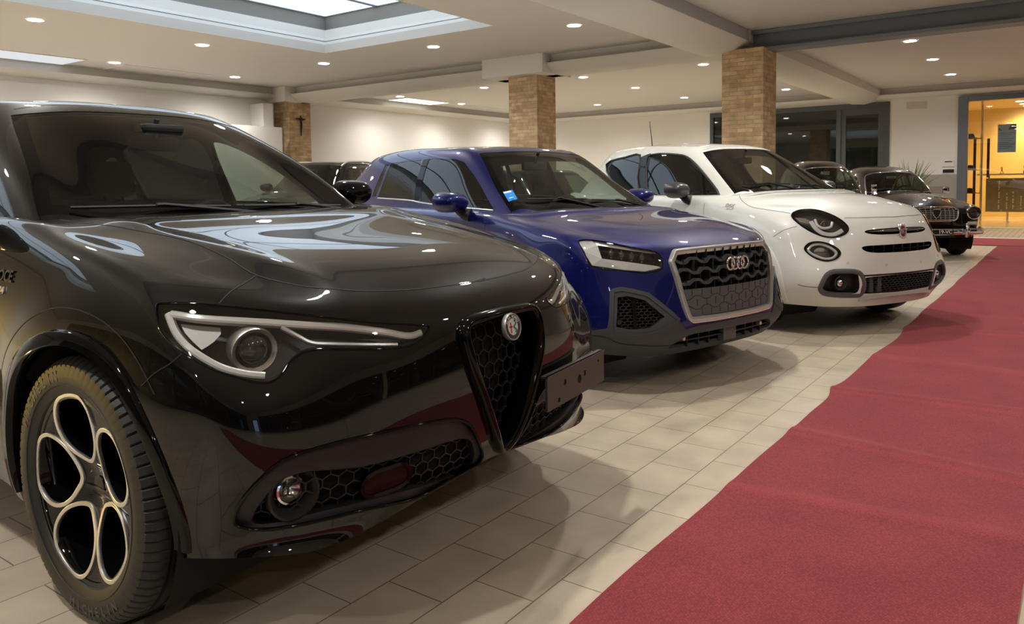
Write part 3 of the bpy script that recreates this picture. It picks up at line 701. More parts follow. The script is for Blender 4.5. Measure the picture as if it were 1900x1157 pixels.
# brick pillars with plaster caps
def pillar(x0, x1, y0, y1, z1, label):
    o = struct('brick_pillar', MB().box((x0, y0, 0), (x1, y1, z1), bev=.006), M_brick, label, smooth=None); o['category'] = 'pillar'; return o
pillar(-4.40, -3.77, 11.60, 12.22, 3.17, 'wide brick pillar under the end of the steel beam, nearest of the three')
pillar(-8.39, -7.77, 11.57, 12.18, 3.14, 'middle brick pillar with a broad white cap, behind the blue car')
p1 = pillar(-15.1, -14.57, 11.55, 12.17, 3.14, 'darker brick pillar against the left wall holding a small crucifix')
struct('pillar_cap', MB().box((-8.86, 11.40, 3.13), (-7.54, 12.35, ZC - .001)), M_wall)
struct('pillar_cap', MB().box((-15.3, 11.34, 3.13), (-14.43, 12.3, ZC - .001)), M_wall)
struct('pilaster', MB().box((XL, 10.88, 0), (-14.6, 11.14, 3.06)), M_wall, 'narrow white pilaster beside the darker brick pillar')
tag(MB().box((-14.44, 6.0, 0), (-14.38, 11.2, 2.53)).build('partition_panel', M_white, smooth=None), 'low white partition panel standing in front of the left wall pillar', 'panel')
# crucifix
cx = thing('crucifix', 'small dark crucifix hanging on the leftmost brick pillar', 'crucifix', (-14.56, 11.87, 2.72))
MB().box((-.008, -.012, -.34), (.012, .012, .12)).box((-.008, -.13, .03), (.012, .13, .055)).build('cross', mat('dark_wood', (.03, .02, .012), .6), cx, smooth=None)
fg = MB().tube([(.02, 0, .02), (.026, .004, -.08), (.024, .0, -.16), (.026, -.006, -.26)], [.014, .02, .015, .009]).tube([(.02, -.11, .05), (.024, -.04, .02), (.024, .04, .02), (.02, .11, .05)], .008).sphere((.028, 0, .055), .018)
fg.build('figure', mat('dark_bronze', (.05, .04, .03), .4, metal=.6), cx)
# downlights
M_lens = emission('lamp_lens', (1.0, .95, .87), 55.)
M_trim = mat('lamp_trim', (.85, .84, .82), .35)
lamp_pos = []
for x in (-13.98, -11.27, -8.59, -5.9):
    for y in (-.1, 2.4, 4.84, 7.29, 9.76, 14.57, 17.02, 19.9):
        if SX0 - .3 < x < SX1 + .3 and SY0 - .3 < y < SY1 + .3: continue
        lamp_pos.append((x, y))
for y in (-5.0, -2.5, 0., 2.5, 5.0, 7.5, 9.9, 14.41, 16.9, 19.58): lamp_pos.append((-2.26, y))
for y in (-2.5, 0., 2.5, 5., 7.5, 9.9, 14.41, 16.9, 19.58): lamp_pos.append((2.6, y))  # row out of view on the right, added to light the car fronts
ROWS = {-13.98: 'in the row nearest the left wall', -11.27: 'in the second row from the left wall', -8.59: 'in the third row from the left wall', -5.9: 'in the row just left of the long beam', -2.26: 'in the row just right of the long beam', 2.6: 'in the added row farthest right'}
def lamp_label(x, y):
    if y > 12: return 'white downlight %s, %s beyond the crossbeam' % (ROWS[x], {14: 'first', 16: 'second', 17: 'second', 19: 'third'}[int(y)])
    k = sum(1 for q in lamp_pos if q[0] == x and y <= q[1] < 12)
    return 'white downlight %s, %s before the crossbeam' % (ROWS[x], ['first', 'second', 'third', 'fourth', 'fifth', 'sixth', 'seventh', 'eighth'][k - 1])
lamp0 = None
ld = bpy.data.lights.new('downlight', 'SPOT'); ld.energy = LAMP_W * 4; ld.color = (1.0, .965, .91); ld.spot_size = math.radians(150); ld.spot_blend = .9; ld.shadow_soft_size = .07
for n, (x, y) in enumerate(lamp_pos):
    if lamp0 is None:
        lamp0 = thing('recessed_downlight', 'x', 'lamp', (x, y, ZC), group='recessed ceiling downlights')
        MB().lathe([(.112, -.004), (.106, -.008), (.096, -.009), (.092, -.001)], 28).build('trim_ring', M_trim, lamp0)
        MB().cyl((0, 0, -.004), (0, 0, -.001), .094, n=28).build('lens', M_lens, lamp0, smooth=None)
        r = lamp0; l = bpy.data.objects.new('downlight_light', ld); COL.objects.link(l); l.parent = r; l.location = (0, 0, -.03)
    else:
        r = copy_tree(lamp0); r.location = (x, y, ZC)
    r['label'] = lamp_label(x, y)
# ceiling panels and grilles along the left wall
M_panel = emission('panel_light', (1., .95, .86), 2.2)
def cpanel(x0, x1, y0, y1, name, m, label, cat):
    o = thing(name, label, cat, ((x0 + x1) / 2, (y0 + y1) / 2, ZC)); hx, hy = (x1 - x0) / 2, (y1 - y0) / 2
    MB().box((-hx, -hy, -.012), (-hx + .03, hy, 0)).box((hx - .03, -hy, -.012), (hx, hy, 0)).box((-hx + .03, -hy, -.012), (hx - .03, -hy + .03, 0)).box((-hx + .03, hy - .03, -.012), (hx - .03, hy, 0)).build('frame', M_white, o, smooth=None)
    MB().box((-hx + .03, -hy + .03, -.008), (hx - .03, hy - .03, -.001)).build('face', m, o, smooth=None); return o
cpanel(-14.87, -14.0, 3.6, 6.82, 'ceiling_panel', emission('pale_panel_light', (.90, .92, .96), .85), 'long pale bluish light panel in the ceiling over the black car roof', 'light panel')
M_grill = mat('vent_paint', (.60, .58, .55), .6)
cpanel(-14.87, -14.05, 7.5, 9.3, 'ceiling_vent', M_grill, 'flat grey air vent in the ceiling near the left wall, before the crossbeam', 'vent')
cpanel(-14.78, -14.0, 14.87, 16.6, 'ceiling_panel', M_panel, 'bright warm rectangular light panel in the ceiling beyond the crossbeam', 'light panel')
cpanel(-14.75, -14.03, 17.6, 19.2, 'ceiling_vent', M_grill, 'small grey ceiling vent farther along beyond the bright light panel', 'vent')
# dark glass partition in the back wall
def glass_material(name, tint, refl=1.6):
    m = car_glass(name, tint); return m
M_dark = mat('night_glass', (.012, .014, .012), .02, spec=.8, coat=.3)
wn = thing('window_1', 'dark glass partition with grey frames in the back wall', 'window', (-6.2, YB, 0)); wn['kind'] = 'structure'
def wp(name, lo, hi, m, bev=0.):
    o = MB()
    for a, b in (lo if isinstance(lo, list) else [(lo, hi)]): o.box(a, b, bev)
    o = o.build(name, m, wn, smooth=None); o.matrix_parent_inverse = Matrix.Translation(-wn.location); return o
wp('frame', [((-8.6, YB - .03, 3.03), (-3.85, YB + .08, 3.16)), ((-3.96, YB - .029, .1), (-3.85, YB + .079, 3.03)), ((-8.6, YB - .029, .1), (-8.5, YB + .079, 3.03)), ((-5.13, YB - .029, .1), (-5.02, YB + .079, 3.03)), ((-8.6, YB - .03, 0), (-3.85, YB + .08, .1))], None, M_dframe)
wp('sash_frame', [((-5.02, YB + .0, 2.86), (-3.96, YB + .06, 3.03)), ((-5.02, YB, .1), (-4.9, YB + .06, 2.86)), ((-4.12, YB, .1), (-3.96, YB + .06, 2.86))], None, M_dframe)
wp('pane', (-8.5, YB + .03, .1), (-5.13, YB + .05, 3.03), M_dark); wp('pane', (-4.9, YB + .03, .1), (-4.12, YB + .05, 2.86), M_dark)
# wall fittings
tag(MB().box((-3.47, YB - .012, 2.93), (-3.02, YB, 3.10), bev=.004).build('wall_vent', mat('beige_grille', (.60, .56, .5), .6), smooth=None), 'beige rectangular vent cover high on the back wall beside the entrance', 'vent')
th = thing('thermostat', 'small white control box with a dark slot on the back wall', 'thermostat', (-2.5, YB, 1.56))
MB().box((-.16, -.03, -.08), (.1, 0, .08), bev=.008).build('housing', M_white, th, smooth=None)
MB().box((-.1, -.034, .03), (.06, -.028, .055)).build('display', M_black, th, smooth=None)
kp = thing('keypad', 'black keypad mounted just under the white control box', 'keypad', (-2.5, YB, 1.375))
MB().box((-.16, -.02, -.06), (.12, 0, .06), bev=.006).build('housing', M_white, kp, smooth=None)
MB().box((-.14, -.024, -.045), (.1, -.018, .04)).build('screen', M_black, kp, smooth=None)
# entrance: grey frame, glass, lobby beyond
dr = thing('door_1', 'wide glass entrance in a grey aluminium frame leading to a yellow lit lobby', 'door', (-2.2, YB, 0)); dr['kind'] = 'structure'
def dp(name, boxes, m):
    o = MB()
    for a, b in boxes: o.box(a, b, bev=.012 if name == 'frame' else 0)
    o = o.build(name, m, dr, smooth=None); o.matrix_parent_inverse = Matrix.Translation(-dr.location); return o
dp('frame', [((-2.33, YB - .1, 0), (-2.12, YB + .1, 3.15)), ((-2.12, YB - .098, 3.03), (1.2, YB + .098, 3.15)), ((1.2, YB - .1, 0), (1.4, YB + .1, 3.15))], M_frame)
M_clear = car_glass('clear_glass', (.96, .97, .95))
dp('glass', [((-2.12, YB - .01, .02), (1.2, YB + .01, 3.03))], M_clear)
M_lob = mat('lobby_paint', (.80, .60, .26), .7)
LY = 28.2
lb = MB().box((-3.6, LY, 0), (4.5, LY + .2, 3.4)).box((-3.8, YB + .2, 0), (-3.6, LY + .2, 3.4)).box((4.5, YB + .2, 0), (4.7, LY + .2, 3.4))
struct('wall_lobby', lb, M_lob, 'yellow painted walls of the lobby behind the glass')
struct('floor_lobby', MB().box((-3.8, YB + .05, -.1), (4.7, LY + .2, 0.0)), mat('lobby_floor_tiles', (.55, .44, .28), .25))
struct('ceiling_lobby', MB().box((-3.8, YB + .2, 3.3), (4.7, LY + .2, 3.4)), mat('lobby_ceiling_paint', (.8, .64, .34), .7))
for i, (x, y) in enumerate(((-1.75, 24.2), (-1.3, 25.9), (-1.25, 26.9), (-1.2, 27.7), (.6, 24.0), (2.2, 26.0))):
    r = copy_tree(lamp0); r.location = (x, y, 3.3); r['label'] = 'lobby downlight ' + ('just inside the glass by the metal pole', 'in the diagonal group of three, nearest the glass', 'in the middle of the diagonal group of three', 'in the diagonal group of three, farthest from the glass', 'above the reception counter', 'at the far right of the lobby')[i]; r['group'] = 'lobby downlights'
    for c in r.children:
        if c.type == 'LIGHT':
            c.data = ld.copy() if i == 0 else LOBD
            if i == 0: LOBD = c.data; LOBD.color = (1.0, .70, .30); LOBD.energy = 190
dk = thing('reception_desk', 'grey printed reception counter on short legs in the lobby', 'desk', (-.5, 24.6, 0))
MB().box((-1.45, -.02, .28), (1.8, .03, 1.18)).build('front_panel', mat('printed_panel', (.22, .20, .15), .4, var=.25, vscale=6), dk, smooth=None)
MB().box((-1.65, -.12, 1.26), (1.85, .5, 1.3)).build('counter_top', mat('counter_glass', (.35, .36, .30), .15), dk, smooth=None)
for x in (-.95, -.3, .5, 1.3): MB().cyl((x, .1, 0), (x, .1, .3), .03).cyl((x, .1, 0), (x, .1, .02), .08).build('leg', M_chrome, dk)
MB().box((-1.4, .02, 1.18), (-1.36, .1, 1.27)).box((1.6, .02, 1.18), (1.64, .1, 1.27)).build('top_support', M_chrome, dk, smooth=None)
pn = MB(); rr_ = random.Random(3)
for k, x in enumerate((-1.16, -.98, -.84, -.66, -.5)):
    z = .36
    top = 1.1 if k == 0 else .8 - .05 * (k % 2)
    while z < top:
        h = rr_.uniform(.03, .06); pn.box((x, -.024, z), (x + rr_.uniform(.02, .035), -.019, z + h)); z += h + rr_.choice((.012, .012, .05))
pn.build('printed_lettering', mat('pale_print', (.62, .58, .45), .5), dk, smooth=None)
# things on the counter
fgm = mat('brown_ceramic', (.28, .12, .03), .4)
tag(MB().lathe([(.0, 1.3), (.055, 1.3), (.05, 1.33), (.02, 1.36), (.016, 1.44), (.03, 1.47), (.0, 1.5)], 16).build('trophy', mat('brass', (.6, .4, .12), .3, metal=.8)), 'small brass trophy at the end of the reception counter', 'trophy').location = (-1.6, 24.7, 0)
bs = thing('basket', 'brown round basket standing on the reception counter', 'basket', (-.78, 24.75, 1.3))
MB().lathe([(0, 0), (.13, 0), (.19, .06), (.2, .12), (.15, .18), (.0, .19)], 20).build('bowl', mat('wicker', (.50, .27, .08), .7, bump=.6, bscale=90), bs)
tag(MB().lathe([(0, 0), (.06, 0), (.07, .05), (.04, .1), (.06, .17), (.05, .21), (0, .22)], 14).build('figurine', fgm), 'dark brown figurine beside the basket on the counter', 'figurine').location = (-1.06, 24.72, 1.3)
tag(MB().box((-.24, -.1, 0), (.24, .1, .12), bev=.01).build('card_box', mat('pale_blue_card', (.42, .50, .56), .5), smooth=None), 'pale blue box at the right of the reception counter', 'box').location = (-.25, 24.7, 1.3)
po = thing('notice_poster', 'blue grey notice sheet fixed to the lobby glass', 'poster', (-1.33, YB + .06, 2.12))
MB().box((-.185, 0, -.33), (.185, .006, .33)).build('sheet', mat('blue_paper', (.33, .42, .52), .6), po, smooth=None)
pr_ = MB()
for k in range(9): pr_.box((-.15, -.003, .12 - k * .045), (.15 - .05 * (k % 3), 0, .13 - k * .045))
pr_.prism([(.02, -.003, .2), (.185, -.003, .21), (.185, -.003, .33), (.08, -.003, .32)], (0, .002, 0)).prism([(-.17, -.003, .19), (-.1, -.003, .18), (-.16, -.003, .26)], (0, .002, 0))
pr_.build('printing', mat('dark_ink', (.08, .11, .14), .6), po, smooth=None)
rk = thing('display_rack', 'thin metal pole display rack with little shelves just inside the entrance', 'rack', (-1.95, 23.2, 0))
MB().cyl((0, 0, 0), (0, 0, 3.3), .03).build('pole', M_chrome, rk)
for z in (.83, 1.42, 2.22): MB().box((-.42, -.12, z - .03), (.02, .16, z - .012)).build('shelf', mat('bronze_shelf', (.25, .17, .07), .4, metal=.4) if z < 1 else bpy.data.materials['bronze_shelf'], rk, smooth=None)
MB().lathe([(0, 3.16), (.2, 3.2), (.2, 3.24), (0, 3.26)], 20).build('ceiling_plate', M_trim, rk)
for x in (-.44, -.2, .1): MB().box((x, .2, .2 if x < 0 else 1.2), (x + .06, .24, 2.2)).build('banner_strip', mat('dark_banner', (.07, .045, .02), .7) if x < -.4 else bpy.data.materials['dark_banner'], rk, smooth=None)
hat = None
for k, (z, nm) in enumerate(((.822, 'lowest'), (1.412, 'middle'), (2.212, 'top'))):
    if hat is None:
        hat = thing('cap', 'x', 'cap', (-2.2, 23.2, z), group='caps on the display rack')
        MB().lathe([(0, .12), (.06, .11), (.09, .06), (.09, 0)], 16).build('crown', mat('dark_felt', (.035, .022, .01), .8), hat)
        MB().lathe([(.09, .01), (.15, -.0), (.15, .012), (.09, .02)], 16).build('brim', bpy.data.materials['dark_felt'], hat)
        h = hat
    else: h = copy_tree(hat); h.location = (-2.2, 23.2, z)
    h['label'] = f'dark peaked cap on the {nm} shelf of the lobby display rack'
# warm pendant behind the lobby glass
pl = thing('star_lamp', 'bright star shaped lamp hanging in the lobby', 'lamp', (-.55, 26.6, 2.52))
MB().cyl((0, 0, 0), (0, 0, .78), .004, n=6).build('cord', M_black, pl)
st = MB()
for k in range(10):
    a = k * 2 * PI / 10; st.cyl((0, 0, 0), (.13 * math.cos(a), .05 * math.sin(k * 2.3), .13 * math.sin(a)), .03, .003, n=6)
st.build('star', emission('star_glow', (1, .85, .5), 14), pl)
# runner across, metal mat and sill before the entrance
M_carp = carpet_material()
def sheet(name, outline_fn, nx, ny, x0, x1, y0, y1, m, label, hz):
    bm = bmesh.new(); V = []
    for j in range(ny + 1):
        row = []
        for i in range(nx + 1):
            x = x0 + (x1 - x0) * i / nx; y = y0 + (y1 - y0) * j / ny
            x, y = outline_fn(x, y); row.append(bm.verts.new((x, y, hz(x, y))))
        V.append(row)
    top = []
    for j in range(ny):
        for i in range(nx): top.append(bm.faces.new((V[j][i], V[j][i + 1], V[j + 1][i + 1], V[j + 1][i])))
    r = bmesh.ops.extrude_face_region(bm, geom=top)
    for v in r['geom']:
        if isinstance(v, bmesh.types.BMVert): v.co.z += .006
    bmesh.ops.recalc_face_normals(bm, faces=bm.faces)
    me = bpy.data.meshes.new(name); bm.to_mesh(me); bm.free(); shade(me, 50)
    return tag(link(name, me, m), label, 'carpet')
def wob(y): return .004 * math.sin(y * 2.1 + .4) + .004 * math.sin(y * 5.3) - (.022 * math.exp(-((y - 4.62) / .12) ** 2)) + (.014 * math.exp(-((y - 4.35) / .2) ** 2)) + .02 * math.exp(-((y - 6.35) / .4) ** 2)
def ripple(x, y):
    h = 0
    for y0, s, a, k in ((2.95, .05, .006, .10), (3.65, .06, .012, -.14), (4.62, .06, .013, .05), (5.6, .08, .007, -.1), (6.9, .09, .010, .1), (7.7, .1, .006, 0)):
        d = y - y0 - k * (x + .6); h += a * math.exp(-(d / s) ** 2)
    return .0005 + h
sheet('red_carpet_runner', lambda x, y: (x + wob(y) * (1 if x < -.6 else .6), y), 24, 420, -1.075, -.095, -3.0, 15.98, M_carp, 'long red woven carpet runner laid along the row of cars', ripple)
sheet('entrance_carpet', lambda x, y: (x, y), 30, 12, -2.6, 4.0, 15.97, 17.85, carpet_material(), 'wider red carpet laid crosswise in front of the entrance', lambda x, y: .0065)
def mat_grid():
    m, nt, b = new_mat('doormat_grid'); N = nt.nodes; L = nt.links
    tc = N.new('ShaderNodeTexCoord'); br = N.new('ShaderNodeTexBrick'); L.new(tc.outputs['Object'], br.inputs[0]); br.offset = 0
    br.inputs['Scale'].default_value = 1; br.inputs['Brick Width'].default_value = .11; br.inputs['Row Height'].default_value = .3; br.inputs['Mortar Size'].default_value = .012
    br.inputs['Color1'].default_value = (.35, .30, .24, 1); br.inputs['Color2'].default_value = (.42, .36, .28, 1); br.inputs['Mortar'].default_value = (.2, .17, .13, 1)
    L.new(br.outputs[0], b.inputs[0]); b.inputs['Roughness'].default_value = .4; return m
tag(MB().box((-2.3, 18.15, 0), (3.6, 21.5, .006)).build('entrance_mat', mat_grid(), smooth=None), 'grey ribbed mat on the floor before the glass entrance', 'mat')
struct('trim_5', MB().box((-2.4, 17.86, 0), (3.8, 18.14, .008)).box((-2.3, 21.52, 0), (1.4, 21.75, .02)), mat('pale_stone', (.72, .66, .56), .4), 'pale stone sill strips before the entrance')
# showroom windows on the right wall (seen only in reflections)
for k, (y0, y1) in enumerate(((-3.2, 2.6), (3.0, 10.4), (11.0, 17.5))):
    o = thing('window_%d' % (k + 2), 'large showroom window in the right wall', 'window', (XR, (y0 + y1) / 2, 0)); o['kind'] = 'structure'
    f = MB(); n = 4
    for i in range(n + 1):
        yy = y0 + (y1 - y0) * i / n; f.box((XR - .02, yy - .04, 0), (XR + .1, yy + .04, 2.75))
    f.box((XR - .02, y0, 2.68), (XR + .1, y1, 2.75)).box((XR - .02, y0, 0), (XR + .1, y1, .12))
    q = f.build('frame', M_dframe, o, smooth=None); q.matrix_parent_inverse = Matrix.Translation(-o.location)
    q = MB().box((XR + .05, y0, .1), (XR + .07, y1, 2.7)).build('pane', M_dark, o, smooth=None); q.matrix_parent_inverse = Matrix.Translation(-o.location)

# street door with bluish light outside, seen only as a reflection in the bumper
dd = thing('door_2', 'glazed street door with blue evening light behind', 'door', (XR, -4.05, 0)); dd['kind'] = 'structure'
q = MB().box((XR - .02, -4.6, 0), (XR + .08, -4.5, 2.2)).box((XR - .02, -3.6, 0), (XR + .08, -3.5, 2.2)).box((XR - .02, -4.6, 2.1), (XR + .08, -3.5, 2.2)).build('frame', M_dframe, dd, smooth=None); q.matrix_parent_inverse = Matrix.Translation(-dd.location)
q = MB().box((XR + .04, -4.5, .05), (XR + .06, -3.6, 2.1)).build('pane', emission('evening_light', (.45, .62, 1.0), 2.2), dd, smooth=None); q.matrix_parent_inverse = Matrix.Translation(-dd.location)

# warm floor spotlight out of frame on the left, aimed at the black SUV
fs = thing('floor_spotlight', 'small warm spotlight standing on the floor near the left wall', 'lamp', (-8.6, -1.6, 0))
MB().lathe([(0, 0), (.16, 0), (.16, .03), (.03, .05), (.02, .25)], 24).build('stand', M_black, fs)
aim = (Vector((-2.9, .75, .05)) - Vector((-8.6, -1.6, .34))).normalized(); q = aim.to_track_quat('Z', 'Y').to_matrix().to_4x4(); Mh = Matrix.Translation((0, 0, .34)) @ q
MB().lathe([(.0, -.14), (.07, -.13), (.09, .0), (.10, .06), (.085, .06), (.07, .0)], 24, M=Mh).build('head', M_black, fs)
MB().lathe([(.085, .05), (.0005, .052)], 24, M=Mh).build('lens', emission('warm_lens', (1.0, .66, .16), 60), fs)
l_ = bpy.data.lights.new('floor_spot', 'SPOT'); l_.energy = 330; l_.color = (1.0, .64, .13); l_.spot_size = math.radians(34); l_.spot_blend = .7; l_.shadow_soft_size = .10
lo = bpy.data.objects.new('floor_spot', l_); COL.objects.link(lo); lo.parent = fs; lo.matrix_local = Matrix.Translation(Vector((0, 0, .34)) + aim * .1) @ (-aim).to_track_quat('Z', 'Y').to_matrix().to_4x4()

fw_ = thing('window_5', 'long dark shop window in the front wall behind the camera', 'window', (-2.7, YF, 0)); fw_['kind'] = 'structure'
f = MB()
for i in range(9):
    xx = -12.0 + (XR + 12.0) * i / 8; f.box((xx - .04, YF - .1, 0), (xx + .04, YF + .02, 3.1))
q = f.build('frame', M_dframe, fw_, smooth=None); q.matrix_parent_inverse = Matrix.Translation(-fw_.location)
q = MB().box((-12.0, YF - .08, .0), (XR, YF - .06, 3.1)).build('pane', M_dark, fw_, smooth=None); q.matrix_parent_inverse = Matrix.Translation(-fw_.location)
